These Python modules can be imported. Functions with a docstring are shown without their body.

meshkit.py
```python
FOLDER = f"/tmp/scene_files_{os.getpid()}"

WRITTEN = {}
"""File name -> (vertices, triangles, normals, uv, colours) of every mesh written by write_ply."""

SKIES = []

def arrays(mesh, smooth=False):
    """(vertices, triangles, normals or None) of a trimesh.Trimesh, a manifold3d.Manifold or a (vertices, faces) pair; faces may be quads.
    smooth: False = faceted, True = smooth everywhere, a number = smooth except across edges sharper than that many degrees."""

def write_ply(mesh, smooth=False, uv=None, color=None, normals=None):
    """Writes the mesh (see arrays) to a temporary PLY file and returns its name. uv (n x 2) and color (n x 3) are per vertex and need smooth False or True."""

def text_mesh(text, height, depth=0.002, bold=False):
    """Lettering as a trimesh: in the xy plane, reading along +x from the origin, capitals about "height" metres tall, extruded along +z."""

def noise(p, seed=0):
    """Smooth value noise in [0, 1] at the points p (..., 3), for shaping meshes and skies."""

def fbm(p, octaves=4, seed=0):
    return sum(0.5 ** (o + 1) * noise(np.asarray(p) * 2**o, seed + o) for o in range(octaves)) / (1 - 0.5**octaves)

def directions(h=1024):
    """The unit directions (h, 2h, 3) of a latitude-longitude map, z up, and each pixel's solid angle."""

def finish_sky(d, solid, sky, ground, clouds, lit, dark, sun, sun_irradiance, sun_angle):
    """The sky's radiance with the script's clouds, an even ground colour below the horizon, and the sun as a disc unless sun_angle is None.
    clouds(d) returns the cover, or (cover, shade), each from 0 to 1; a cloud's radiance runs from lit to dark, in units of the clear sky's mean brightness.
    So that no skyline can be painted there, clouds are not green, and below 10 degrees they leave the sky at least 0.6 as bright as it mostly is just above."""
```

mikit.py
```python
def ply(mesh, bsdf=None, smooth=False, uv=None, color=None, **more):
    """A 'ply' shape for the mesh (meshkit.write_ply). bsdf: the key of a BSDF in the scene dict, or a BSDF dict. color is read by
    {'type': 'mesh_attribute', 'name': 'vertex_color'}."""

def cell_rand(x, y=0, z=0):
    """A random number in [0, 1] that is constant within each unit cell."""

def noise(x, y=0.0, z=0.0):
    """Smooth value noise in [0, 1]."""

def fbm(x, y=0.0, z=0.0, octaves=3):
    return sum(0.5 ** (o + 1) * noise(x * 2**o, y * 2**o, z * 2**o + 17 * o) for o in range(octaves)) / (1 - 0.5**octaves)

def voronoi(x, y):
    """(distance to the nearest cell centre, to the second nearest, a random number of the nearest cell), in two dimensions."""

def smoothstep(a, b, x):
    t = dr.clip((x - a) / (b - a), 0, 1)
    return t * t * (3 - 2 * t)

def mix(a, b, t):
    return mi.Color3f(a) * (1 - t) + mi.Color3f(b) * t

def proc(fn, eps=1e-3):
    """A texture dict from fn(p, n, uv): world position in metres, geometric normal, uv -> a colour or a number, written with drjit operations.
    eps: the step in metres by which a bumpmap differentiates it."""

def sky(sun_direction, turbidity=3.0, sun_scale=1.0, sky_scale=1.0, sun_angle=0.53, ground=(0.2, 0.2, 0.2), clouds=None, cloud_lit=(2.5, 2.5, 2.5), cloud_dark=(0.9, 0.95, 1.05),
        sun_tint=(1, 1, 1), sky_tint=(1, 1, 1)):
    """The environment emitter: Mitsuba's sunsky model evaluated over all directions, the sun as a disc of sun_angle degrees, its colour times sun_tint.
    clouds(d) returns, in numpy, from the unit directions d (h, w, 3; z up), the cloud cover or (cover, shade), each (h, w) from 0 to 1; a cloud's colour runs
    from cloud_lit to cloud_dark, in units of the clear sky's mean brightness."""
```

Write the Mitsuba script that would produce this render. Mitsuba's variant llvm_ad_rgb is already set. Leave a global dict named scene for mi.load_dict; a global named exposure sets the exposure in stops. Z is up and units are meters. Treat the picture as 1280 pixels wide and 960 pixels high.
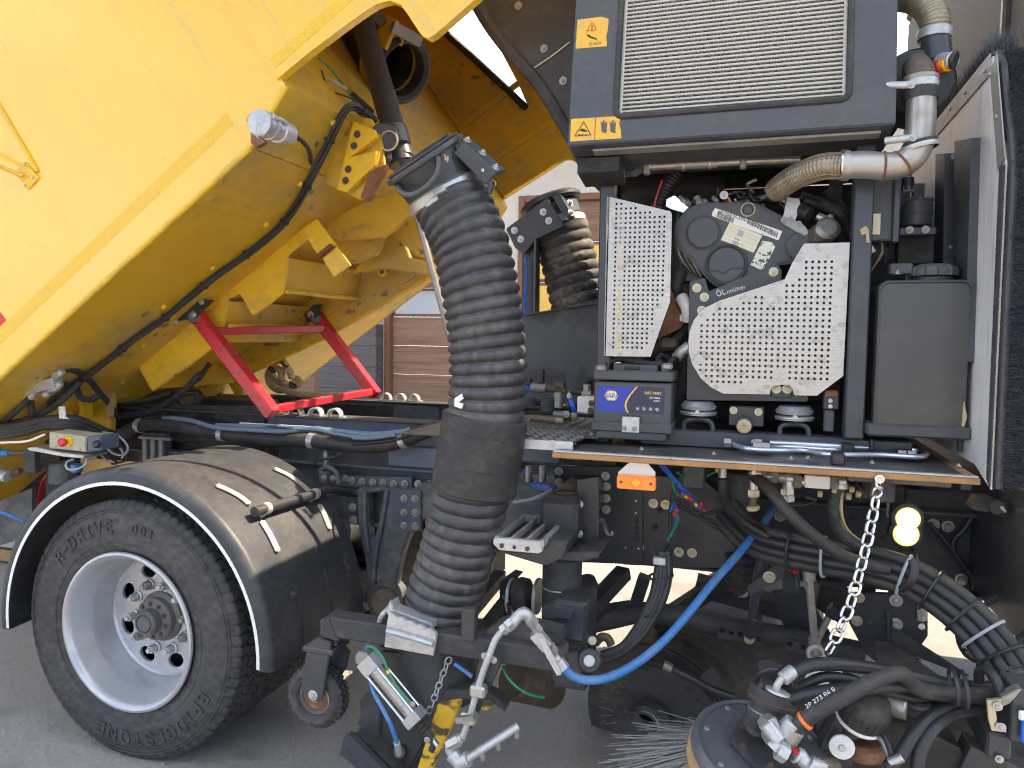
import math, random
import numpy as np, trimesh, manifold3d as m3, mitsuba as mi, drjit as dr, mikit, meshkit
from mikit import noise, fbm, voronoi, cell_rand, smoothstep, mix
T = mi.ScalarTransform4f
rng = random.Random(7)
scene, labels = {}, {}

# ------------------------------------------------------------------ camera, sky, exposure
F, YAW, PITCH, ROLL = 930.0, math.radians(17.8), math.radians(3.6), 0.0138
CAM = np.array([0.0, 0.0, 1.65])
fwd = np.array([-math.sin(YAW) * math.cos(PITCH), math.cos(YAW) * math.cos(PITCH), -math.sin(PITCH)])
_r0 = np.array([math.cos(YAW), math.sin(YAW), 0.0]); _d0 = np.cross(fwd, _r0)
right = math.cos(ROLL) * _r0 - math.sin(ROLL) * _d0
down = math.sin(ROLL) * _r0 + math.cos(ROLL) * _d0
scene['camera'] = {'type': 'perspective', 'fov': math.degrees(2 * math.atan(640 / F)), 'fov_axis': 'x', 'near_clip': 0.05, 'far_clip': 2000.0,
                   'to_world': T().look_at(origin=CAM.tolist(), target=(CAM + fwd).tolist(), up=(-down).tolist())}
SUN = (0.56, 0.32, 0.76)

def sky_clouds(d):
    q = d / np.maximum(d[..., 2:3], 0.10)
    n = meshkit.fbm(np.stack([q[..., 0] * 0.9, q[..., 1] * 0.9, q[..., 2] * 0 + 3.1], -1), octaves=5, seed=4)
    cover = np.clip((n - 0.47) * 5.5, 0, 1) * np.clip((d[..., 2] - 0.02) * 8, 0, 1)
    return cover, np.clip((n - 0.6) * 2.5, 0, 0.6)
scene['sky'] = mikit.sky(SUN, turbidity=4, sun_scale=0.85, clouds=sky_clouds, cloud_lit=(3.2, 3.15, 3.1), cloud_dark=(1.2, 1.2, 1.25))
exposure = 3.2

# ------------------------------------------------------------------ measuring: a point of the photograph at a known distance
def ray(px, py):
    return fwd + right * (px - 640) / F + down * (py - 480) / F
def at(px, py, y):
    v = ray(px, py); return CAM + v * (y / v[1])
def atz(px, py, z):
    v = ray(px, py); return CAM + v * ((z - CAM[2]) / v[2])
def A(*pts):
    return [at(*p) for p in pts]
def sz(px, y):
    """metres that px pixels of the photograph span at depth y near the picture's middle"""
    return px * y * 1.03 / F

class Pl:
    """a plane with its own axes a (along), b (up), n towards the viewer's side"""
    def __init__(s, o, a, b):
        s.o = np.asarray(o, float); s.a = np.asarray(a, float) / np.linalg.norm(a)
        b = np.asarray(b, float); b = b - s.a * (b @ s.a); s.b = b / np.linalg.norm(b); s.n = np.cross(s.a, s.b)
    def hit(s, px, py):
        v = ray(px, py); return CAM + v * (((s.o - CAM) @ s.n) / (v @ s.n))
    def uv(s, px, py):
        q = s.hit(px, py) - s.o; return (q @ s.a, q @ s.b)
    def uvs(s, pts):
        return [s.uv(*p) for p in pts]
    def to(s, v):
        v = np.asarray(v, float); return s.o + v[:, :1] * s.a + v[:, 1:2] * s.b + v[:, 2:3] * s.n
    def pt(s, u, v, h=0.0):
        return s.o + s.a * u + s.b * v + s.n * h
    def off(s, h):
        q = Pl(s.o + s.n * h, s.a, s.b); return q
def Y(y):
    return Pl((0, y, 0), (1, 0, 0), (0, 0, 1))
X1, Y1, Z1 = np.eye(3)

# ------------------------------------------------------------------ mesh helpers: every one returns (vertices, triangles)
def mm(man):
    m = man.to_mesh(); return np.array(m.vert_properties[:, :3], float), np.array(m.tri_verts, int)
def join(*ms):
    vs, fs, k = [], [], 0
    for v, f in ms:
        vs.append(np.asarray(v)); fs.append(np.asarray(f) + k); k += len(v)
    return np.vstack(vs), np.vstack(fs)
def mv(m, M):
    v = np.asarray(m[0]) @ M[:3, :3].T + M[:3, 3]
    f = m[1]
    if np.linalg.det(M[:3, :3]) < 0: f = f[:, ::-1]
    return v, f
def frame(o, n, up=(0, 0, 1)):
    """matrix that puts +z along n at o"""
    n = np.asarray(n, float) / np.linalg.norm(n); up = np.asarray(up, float)
    if abs(n @ up) > 0.98: up = np.array([1.0, 0, 0])
    x = np.cross(up, n); x /= np.linalg.norm(x); M = np.eye(4); M[:3, 0] = x; M[:3, 1] = np.cross(n, x); M[:3, 2] = n; M[:3, 3] = o
    return M
def area2(p):
    p = np.asarray(p); return 0.5 * np.sum(p[:, 0] * np.roll(p[:, 1], -1) - np.roll(p[:, 0], -1) * p[:, 1])
def ccw(p):
    p = [tuple(map(float, q[:2])) for q in p]; return p if area2(p) > 0 else p[::-1]
def cs(poly, holes=(), rnd=0.0):
    c = m3.CrossSection([ccw(poly)], m3.FillRule.NonZero)
    if rnd:
        c = c.offset(-rnd, m3.JoinType.Round, circular_segments=16).offset(rnd, m3.JoinType.Round, circular_segments=16)
        c = c.offset(rnd * .0, m3.JoinType.Round)
    if len(holes):
        h = m3.CrossSection([ccw(q) for q in holes], m3.FillRule.NonZero); c = c - h
    return c
def circ(c, r, n=10, ry=None, rot=0):
    ry = ry or r
    t = np.arange(n) * 2 * np.pi / n
    x, y = r * np.cos(t), ry * np.sin(t); cr, sr = math.cos(rot), math.sin(rot)
    return np.stack([c[0] + x * cr - y * sr, c[1] + x * sr + y * cr], 1)
def ext(pl, c, t, h=0.0):
    """cross-section c of plane pl, its face h above the plane, t thick away from the viewer"""
    v, f = mm(c.extrude(t)); v[:, 2] += h - t
    return pl.to(v), f
def bev(pl, c, t, h=0.0, b=0.004):
    """like ext, with a bevelled front edge"""
    a = c.extrude(t - b); top = c.offset(-b * .5, m3.JoinType.Miter).extrude(b * .5).translate((0, 0, t - b)); top2 = c.offset(-b, m3.JoinType.Miter).extrude(b * .5).translate((0, 0, t - b * .5))
    v, f = mm(a + top + top2); v[:, 2] += h - t
    return pl.to(v), f
def plate(y, pts, t, holes=(), rnd=0.0, bv=0.0):
    pl = Y(y); c = cs(pl.uvs(pts), holes, rnd)
    return bev(pl, c, t, 0, bv) if bv else ext(pl, c, t)
def box(c, s, R=None, b=0.003):
    s = np.asarray(s, float) / 2; b = min(b, s.min() * .6); p = []
    for i in (-1, 1):
        for j in (-1, 1):
            for k in (-1, 1):
                for e in range(3):
                    q = s - b; q[e] = s[e]; p.append(q * (i, j, k))
    v, f = mm(m3.Manifold.hull_points(np.array(p)))
    if R is not None: v = v @ np.asarray(R).T
    return v + np.asarray(c), f
def bpx(px0, py0, px1, py1, y, d, b=0.003):
    """bevelled box with its front face over this rectangle of the photograph at depth y, d deep"""
    p, q = at(px0, (py0 + py1) / 2, y), at(px1, (py0 + py1) / 2, y)
    t, u = at((px0 + px1) / 2, py0, y), at((px0 + px1) / 2, py1, y)
    return box(((p[0] + q[0]) / 2, y + d / 2, (t[2] + u[2]) / 2), (abs(q[0] - p[0]), d, abs(t[2] - u[2])), None, b)
def bar(p0, p1, w, h, up=(0, 0, 1), b=0.002):
    """a box section from p0 to p1, w across and h along up"""
    p0, p1 = np.asarray(p0, float), np.asarray(p1, float); n = p1 - p0; L = np.linalg.norm(n); M = frame((p0 + p1) / 2, n, up)
    return mv(box((0, 0, 0), (w, h, L), None, b), M)
def spline(pts, step=0.02, closed=False):
    p = np.asarray(pts, float)
    if len(p) == 2:
        k = max(2, int(np.linalg.norm(p[1] - p[0]) / step) + 1) if step else 2
        return p[0] + (p[1] - p[0]) * np.linspace(0, 1, k)[:, None]
    q = np.vstack([2 * p[0] - p[1], p, 2 * p[-1] - p[-2]]) if not closed else np.vstack([p[-1], p, p[0], p[1]])
    out = []
    for i in range(1, len(q) - 2):
        a, b, c, d = q[i - 1:i + 3]; ta, tb, tc = (max(np.linalg.norm(y - x), 1e-6) ** .5 for x, y in ((a, b), (b, c), (c, d)))
        m1 = tb * ((b - a) / ta - (c - a) / (ta + tb) + (c - b) / tb); m2 = tb * ((c - b) / tb - (d - b) / (tb + tc) + (d - c) / tc)
        k = max(2, int(np.linalg.norm(c - b) / step)); t = (np.arange(k) / k)[:, None]
        out.append((2 * t**3 - 3 * t**2 + 1) * b + (t**3 - 2 * t**2 + t) * m1 + (-2 * t**3 + 3 * t**2) * c + (t**3 - t**2) * m2)
    if not closed: out.append(p[-1:])
    return np.vstack(out)
def sweep(path, r, n=12, closed=False, prof=None, ref=None):
    """tube along the path; r a number or one per point; prof: cross-section (n,2) scaled by r"""
    p = np.asarray(path, float); k = len(p); t = np.gradient(p, axis=0)
    if closed: t = np.roll(p, -1, 0) - np.roll(p, 1, 0)
    t /= np.linalg.norm(t, axis=1, keepdims=True) + 1e-12
    a = np.array(ref if ref is not None else (0, 0, 1.0)); a = a if abs(a @ t[0]) < .95 else np.array([1.0, 0, 0.1])
    fr = []
    for i in range(k):
        a = a - t[i] * (a @ t[i]); a /= np.linalg.norm(a) + 1e-12; fr.append(a)
    a = np.array(fr); b = np.cross(t, a)
    pr = prof if prof is not None else circ((0, 0), 1, n); n = len(pr)
    rr = np.broadcast_to(r, (k,))[:, None, None]
    v = (p[:, None] + rr * (pr[None, :, :1] * a[:, None] + pr[None, :, 1:] * b[:, None])).reshape(-1, 3)
    kk = k if closed else k - 1
    i, j = np.meshgrid(np.arange(kk), np.arange(n), indexing='ij'); i2 = (i + 1) % k; j2 = (j + 1) % n
    f = np.vstack([np.stack([i * n + j, i * n + j2, i2 * n + j2], -1).reshape(-1, 3), np.stack([i * n + j, i2 * n + j2, i2 * n + j], -1).reshape(-1, 3)])
    if not closed:
        c0, c1 = len(v), len(v) + 1; v = np.vstack([v, p[:1], p[-1:]]); q = np.arange(n); q2 = (q + 1) % n; e = (k - 1) * n
        f = np.vstack([f, np.stack([q2, q, q * 0 + c0], 1), np.stack([e + q, e + q2, q * 0 + c1], 1)])
    return v, f
def tube(pts, r, n=10, step=0.015, closed=False):
    return sweep(spline(pts, step, closed), r, n, closed)
def tp(pts, r, n=10, step=0.015):
    return tube(A(*pts), r, n, step)
def lathe(prof, o=(0, 0, 0), ax=(0, 0, 1), n=32):
    """prof: list of (radius, height along ax)"""
    pr = np.asarray(prof, float); t = np.arange(n) * 2 * np.pi / n
    v = np.stack([pr[:, None, 0] * np.cos(t), pr[:, None, 0] * np.sin(t), np.broadcast_to(pr[:, None, 1], (len(pr), n))], -1).reshape(-1, 3)
    i, j = np.meshgrid(np.arange(len(pr) - 1), np.arange(n), indexing='ij'); j2 = (j + 1) % n
    f = np.vstack([np.stack([i * n + j, i * n + j2, (i + 1) * n + j2], -1).reshape(-1, 3), np.stack([i * n + j, (i + 1) * n + j2, (i + 1) * n + j], -1).reshape(-1, 3)])
    return mv((v, f), frame(o, ax))
def cyl(p0, p1, r, n=20, b=0.0):
    p0, p1 = np.asarray(p0, float), np.asarray(p1, float); L = np.linalg.norm(p1 - p0); b = min(b or r * .12, L * .3)
    return lathe([(0, 0), (r - b, 0), (r, b), (r, L - b), (r - b, L), (0, L)], p0, p1 - p0, n)
def hexn(o, ax, r, h, n=6):
    return lathe([(0, 0), (r, 0), (r, h * .8), (r * .88, h), (0, h)], o, ax, n)
def quad3(pts, t=0.003):
    """flat sheet with these 3-D corners, t thick towards its back (right-handed normal in front)"""
    p = np.asarray(pts, float); a = p[1] - p[0]; n = np.zeros(3)
    for i in range(len(p)): n += np.cross(p[i] - p[0], p[(i + 1) % len(p)] - p[0])
    n /= np.linalg.norm(n)
    pl = Pl(p[0], a, np.cross(n, a)); c = cs([((q - p[0]) @ pl.a, (q - p[0]) @ pl.b) for q in p])
    return ext(pl, c, t)
def text(pl, s, px, py, h, rot=0.0, bold=False, d=0.0006, center=False):
    m = meshkit.text_mesh(s, h, d, bold); v = np.array(m.vertices)
    if center: v[:, :2] -= (v[:, :2].max(0) + v[:, :2].min(0)) / 2
    c, s_ = math.cos(rot), math.sin(rot); v = np.stack([v[:, 0] * c - v[:, 1] * s_, v[:, 0] * s_ + v[:, 1] * c, v[:, 2]], 1)
    u = pl.uv(px, py); v[:, 0] += u[0]; v[:, 1] += u[1]
    return pl.to(v), np.array(m.faces)
def bumpy(m, amp, freq, seed=0):
    v, f = m; tm = trimesh.Trimesh(v, f, process=True); n = tm.vertex_normals
    d = (meshkit.fbm(np.asarray(tm.vertices) * freq, 3, seed) - .5) * 2 * amp
    return np.asarray(tm.vertices) + n * d[:, None], np.asarray(tm.faces)

# ------------------------------------------------------------------ scene helpers
def numbered(key):
    if not any(k == key or k.startswith(key + '__') for k in used): return key
    i = 1
    while any(k == f'{key}_{i:03d}' or k.startswith(f'{key}_{i:03d}__') for k in used): i += 1
    return f'{key}_{i:03d}'
used, _count = set(), {}
def fresh(key):
    n = _count.get(key, 0); _count[key] = n + 1
    return key if n == 0 else f'{key}_{n:03d}'
def thing(name, label, cat, group=None, kind=None):
    k = fresh(name); labels[k] = {'label': label, 'category': cat}
    if group: labels[k]['group'] = group
    if kind: labels[k]['kind'] = kind
    return k
def obj(name, mesh, mat, parent=None, smooth=32, label=None, kind=None, **more):
    k = fresh(f'{parent}__{name}' if parent else name)
    if hasattr(mesh, 'keys'): scene[k] = {**mesh, **more}
    else: scene[k] = mikit.ply(mesh, mat, smooth=smooth, **more)
    if label or kind:
        labels[k] = {}
        if label: labels[k]['label'] = label
        if kind: labels[k]['kind'] = kind
    return k
def struct(name, mesh, mat, label, smooth=False):
    k = obj(name, mesh, mat, None, smooth); labels[k] = {'label': label, 'category': name.replace('_', ' '), 'kind': 'structure'}; return k
_boltply = {}
def bolt(parent, o, ax=(0, -1, 0), r=0.009, mat='zinc', name='bolt', washer=True, rot=None):
    key = (mat, washer)
    if key not in _boltply:
        m = hexn((0, 0, 0.18), (0, 0, 1), .62, .5) if washer else hexn((0, 0, 0), (0, 0, 1), .75, .55)
        if washer: m = join(lathe([(0, 0), (1, 0), (1, .14), (.94, .18), (0, .18)], n=14), m, lathe([(0, .66), (.3, .66), (.3, .9), (.22, .98), (0, .98)], n=8))
        _boltply[key] = mikit.ply(m, mat, smooth=30)
    M = frame(o, ax) @ np.diag([r, r, r, 1]); a = rng.random() * 3 if rot is None else rot
    Rz = np.eye(4); Rz[:2, :2] = [[math.cos(a), -math.sin(a)], [math.sin(a), math.cos(a)]]
    return obj(name, {**_boltply[key], 'to_world': T(M @ Rz)}, None, parent)
def bolts(parent, pts, y, px=5.0, **k):
    for p in pts: bolt(parent, at(p[0], p[1], p[2] if len(p) > 2 else y), r=sz(px, y), **k)

# ------------------------------------------------------------------ materials
def rgb(*c):
    return {'type': 'rgb', 'value': list(c if len(c) > 1 else c * 3)}
def tw(b):
    return {'type': 'twosided', 'bsdf': b}
def prin(name, col, rough=0.5, metal=0.0, spec=0.5, cc=0.0, bump=None, bs=1.0, ccg=0.9):
    d = {'type': 'principled', 'base_color': col if isinstance(col, dict) else rgb(*col), 'roughness': rough, 'metallic': metal, 'specular': spec}
    if cc: d['clearcoat'] = cc; d['clearcoat_gloss'] = ccg
    if bump: d = {'type': 'bumpmap', 'tex': bump, 'scale': bs, 'bsdf': d}
    scene[name] = tw(d)
def dusty(base, dust=(0.19, 0.165, 0.13), amount=0.35, up=0.35, f=9.0):
    """base colour under road dust: patchy, more of it on faces that look up"""
    def fn(p, n, uv):
        a = fbm(p.x * f, p.y * f, p.z * f, 4); b = fbm(p.x * f * 5 + 9, p.y * f * 5, p.z * f * 5, 2)
        t = smoothstep(0.42, 0.75, a * .7 + b * .3) * amount + dr.maximum(n.z, 0) * up * (0.5 + 0.7 * b)
        return mix(base, dust, dr.clip(t, 0, 1))
    return mikit.proc(fn)
def f_yel(p, n, uv):
    a = fbm(p.x * 1.3, p.y * 2, p.z * 1.3, 3); s = (p.x * .822 + p.z * .57) * 9; w = p.z * .822 - p.x * .57
    st = fbm(s * 6, w * 1.5, p.y, 3); sp = noise(p.x * 230, p.y * 230, p.z * 230); k = noise(p.x * 34, p.y * 34, p.z * 34)
    c = mix((0.76, 0.445, 0.006), (0.71, 0.43, 0.018), smoothstep(.45, .75, a * .5 + st * .5))
    c = mix(c, (0.42, 0.31, 0.14), smoothstep(.60, .82, st) * .20 + smoothstep(.80, .86, sp) * smoothstep(.62, .8, k) * .6)
    return mix(c, (0.16, 0.08, 0.03), smoothstep(.90, .94, sp) * smoothstep(.78, .9, k) * .8)
prin('yellow_gloss', mikit.proc(f_yel), 0.22, spec=1.0, cc=1.0, ccg=0.94)
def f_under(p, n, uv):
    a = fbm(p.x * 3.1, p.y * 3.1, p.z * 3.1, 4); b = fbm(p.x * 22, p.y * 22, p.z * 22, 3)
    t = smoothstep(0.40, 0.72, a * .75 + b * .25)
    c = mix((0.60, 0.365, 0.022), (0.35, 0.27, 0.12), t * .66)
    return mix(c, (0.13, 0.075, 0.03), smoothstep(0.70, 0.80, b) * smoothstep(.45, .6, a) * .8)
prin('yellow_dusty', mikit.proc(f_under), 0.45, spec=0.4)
prin('yellow_paint', dusty((0.72, 0.44, 0.02), amount=.25, up=.15), 0.4, cc=.3)
prin('red_paint', mikit.proc(lambda p, n, uv: mix(mix((0.50, 0.016, 0.030), (0.36, 0.05, 0.05), smoothstep(.5, .8, fbm(p.x * 14, p.y * 14, p.z * 14, 3)) * .7), (0.12, 0.06, 0.04), smoothstep(.70, .76, fbm(p.x * 40, p.y * 40, p.z * 40, 3)))), 0.34, cc=0.5)
prin('red_decal', (0.55, 0.02, 0.015), 0.35)
prin('black_paint', dusty((0.033, 0.035, 0.040), amount=.10, up=.22), 0.38, spec=.5)
prin('black_dusty', dusty((0.044, 0.046, 0.050), amount=.17, up=.12, f=13), 0.6, spec=.35)
prin('black_satin', dusty((0.042, 0.047, 0.057), amount=.10, up=.2, f=14), 0.33, spec=.5)
prin('tank_black', dusty((0.050, 0.050, 0.051), amount=.09, up=.25, f=6), 0.27)
prin('guard_black', dusty((0.032, 0.035, 0.041), dust=(.15, .14, .13), amount=.22, up=.12, f=11), 0.5)
prin('hose_dusty', dusty((0.05, 0.048, 0.046), dust=(.24, .205, .165), amount=.7, up=.4, f=12), 0.7, spec=.25)
prin('grime_black', dusty((0.016, 0.016, 0.017), dust=(0.08, .08, .07), amount=.5, up=.2), 0.6)
def f_hose(p, n, uv):
    a = fbm(p.x * 7, p.y * 7, p.z * 7, 4); b = fbm(p.x * 60, p.y * 60, p.z * 25, 3)
    t = smoothstep(.40, .75, a * .6 + b * .4) * .26 + dr.maximum(n.z + .1, 0) * .30 * (.4 + b)
    return mix((0.030, 0.031, 0.034), (0.20, 0.185, 0.165), dr.clip(t, 0, .8))
prin('hose_rubber', mikit.proc(f_hose), 0.42, spec=.5)
prin('rubber', dusty((0.030, 0.030, 0.031), amount=.18, up=.25, f=16), 0.55, spec=.4)
prin('hose_black', (0.026, 0.026, 0.028), 0.42, spec=.5)
def f_tyre(p, n, uv):
    a = fbm(p.x * 6, p.y * 6, p.z * 6, 4); b = fbm(p.x * 45, p.y * 45, p.z * 45, 3)
    return mix((0.046, 0.046, 0.048), (0.130, 0.122, 0.112), smoothstep(.30, .80, a * .3 + b * .7) * .5)
prin('tyre_rubber', mikit.proc(f_tyre), 0.62, spec=.3)
def f_alu(p, n, uv):
    a = fbm(p.x * 5, p.y * 5, p.z * 5, 3); b = noise(p.x * 35, p.y * 35, p.z * 700); c = fbm(p.x * 40, p.y * 40, p.z * 40, 3)
    v = 0.46 + .12 * (a - .5) + .10 * (b - .5) - .10 * smoothstep(.6, .75, c)
    return mi.Color3f(v * 1.0, v * .955, v * .88)
prin('aluminium', mikit.proc(f_alu), 0.42, metal=.75)
def f_sheet(p, n, uv):
    a = fbm(p.x * 4, p.y * 9, p.z * 2.0, 4); b = noise(p.x * 60, p.y * 90, p.z * 9)
    return mix((0.72, 0.71, 0.68), (0.42, 0.40, 0.37), smoothstep(.42, .78, a * .65 + b * .35) * .55)
prin('dirty_sheet', mikit.proc(f_sheet), 0.38, metal=.25)
prin('zinc', (0.50, 0.50, 0.48), 0.38, metal=.8)
prin('zinc_yellow', (0.55, 0.50, 0.36), 0.4, metal=.7)
prin('steel_dull', dusty((0.34, 0.33, 0.31), dust=(.22, .17, .12), amount=.5, up=.2, f=18), 0.45, metal=.6)
prin('galvanised', dusty((0.52, 0.53, 0.53), dust=(.3, .29, .27), amount=.5, up=.1, f=22), 0.42, metal=.55)
prin('chrome', (0.75, 0.75, 0.76), 0.12, metal=1.0)
def f_pipe(p, n, uv):
    a = fbm(p.x * 14, p.y * 14, p.z * 14, 3); b = noise(p.x * 90, p.y * 90, p.z * 16)
    return mix((0.44, 0.415, 0.38), (0.28, 0.22, 0.165), smoothstep(.4, .75, a * .7 + b * .3) * .8)
prin('exhaust_steel', mikit.proc(f_pipe), 0.40, metal=.7)
prin('cast_brown', dusty((0.10, 0.075, 0.055), dust=(.2, .16, .12), amount=.5, up=.2, f=20), 0.6, metal=.3)
prin('rust', dusty((0.16, 0.065, 0.028), dust=(.30, .2, .12), amount=.6, up=.1, f=25), 0.75)
prin('plastic_grey', dusty((0.058, 0.061, 0.068), amount=.10, up=.3, f=12), 0.45)
prin('plastic_black', (0.028, 0.028, 0.030), 0.35)
prin('wheel_silver', dusty((0.50, 0.51, 0.53), dust=(.33, .32, .30), amount=.4, up=.0, f=8), 0.36, metal=.55)
prin('white_paint', (0.76, 0.76, 0.74), 0.4)
prin('white_label', (0.74, 0.73, 0.69), 0.5)
prin('cream_label', (0.70, 0.64, 0.42), 0.5)
prin('sticker_amber', dusty((0.72, 0.40, 0.035), dust=(.45, .33, .16), amount=.5, up=0, f=25), 0.5)
prin('ink_black', (0.02, 0.02, 0.02), 0.6)
prin('ink_red', (0.5, 0.03, 0.02), 0.6)
prin('label_blue', (0.012, 0.045, 0.36), 0.3)
prin('label_navy', (0.02, 0.022, 0.06), 0.3)
prin('label_gold', (0.75, 0.45, 0.05), 0.4)
prin('blue_hose', dusty((0.035, 0.165, 0.42), dust=(.2, .28, .36), amount=.45, up=.12, f=17), 0.42)
prin('blue_wire', (0.02, 0.12, 0.60), 0.35)
prin('blue_grey_hose', (0.15, 0.21, 0.27), 0.5)
prin('grey_wire', (0.36, 0.38, 0.40), 0.45)
prin('green_wire', (0.02, 0.22, 0.10), 0.4)
prin('red_plastic', (0.62, 0.02, 0.03), 0.3, cc=.4)
prin('yellow_plastic', (0.80, 0.55, 0.01), 0.3)
prin('beige_box', (0.42, 0.38, 0.28), 0.45)
prin('amber_lens', (0.85, 0.22, 0.005), 0.12, cc=1.0)
prin('amber_bright', (0.95, 0.42, 0.02), 0.15, cc=1.0)
prin('plywood_edge', dusty((0.36, 0.19, 0.07), dust=(.2, .12, .06), amount=.5, up=.1, f=20), 0.6)
prin('deck_dark', dusty((0.045, 0.044, 0.042), dust=(.16, .14, .115), amount=.4, up=.12, f=10), 0.4)
prin('brush_black', (0.050, 0.055, 0.066), 0.4)
prin('bristle', (0.27, 0.265, 0.25), 0.45)
prin('bristle_tan', (0.46, 0.37, 0.23), 0.6)
prin('braid', dusty((0.34, 0.29, 0.21), dust=(.2, .15, .1), amount=.5, up=.1, f=30), 0.45, metal=.6)
prin('insulation', dusty((0.46, 0.36, 0.20), dust=(.2, .15, .1), amount=.6, up=.1, f=20), 0.7)
prin('timber', dusty((0.40, 0.26, 0.12), dust=(.25, .15, .07), amount=.5, up=.1, f=18), 0.7)
prin('orange_ring', (0.8, 0.18, 0.02), .4)
prin('fins', (0.50, 0.48, 0.43), 0.5, metal=.35)
prin('core_dark', (0.09, 0.085, 0.075), 0.7)
scene['cab_glass'] = tw({'type': 'principled', 'base_color': rgb(0.15, 0.152, 0.155), 'roughness': 0.5, 'specular': 0.02})

# ------------------------------------------------------------------ the setting: yard, garage building
def f_ground(p, n, uv):
    a = fbm(p.x * .8, p.y * .8, 0., 4); b = fbm(p.x * 7, p.y * 7, 0., 3); c = noise(p.x * 170, p.y * 170); d = noise(p.x * 420, p.y * 420)
    col = mix((0.262, 0.245, 0.222), (0.415, 0.388, 0.352), a * .4 + b * .25 + (c - .5) * .55 + (d - .5) * .45 + .2)
    col = mix(col, (0.10, 0.095, 0.09), smoothstep(.74, .90, d) * .6)
    return mix(col, (0.12, 0.11, 0.10), smoothstep(.60, .70, fbm(p.x * 1.9 + 4, p.y * 1.9, 0., 3)) * .35)
prin('ground_mat', mikit.proc(f_ground), 0.85, spec=.25, bump=mikit.proc(lambda p, n, uv: noise(p.x * 150, p.y * 150) * .6 + noise(p.x * 55, p.y * 55) * .6, eps=2e-3), bs=.004)
g = 150.0
struct('ground', (np.array([[-g, -g, 0], [g, -g, 0], [g, g, 0], [-g, g, 0.]]), np.array([[0, 1, 2], [0, 2, 3]])), 'ground_mat', 'grey weathered concrete yard under and around the sweeper lorry')

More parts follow.
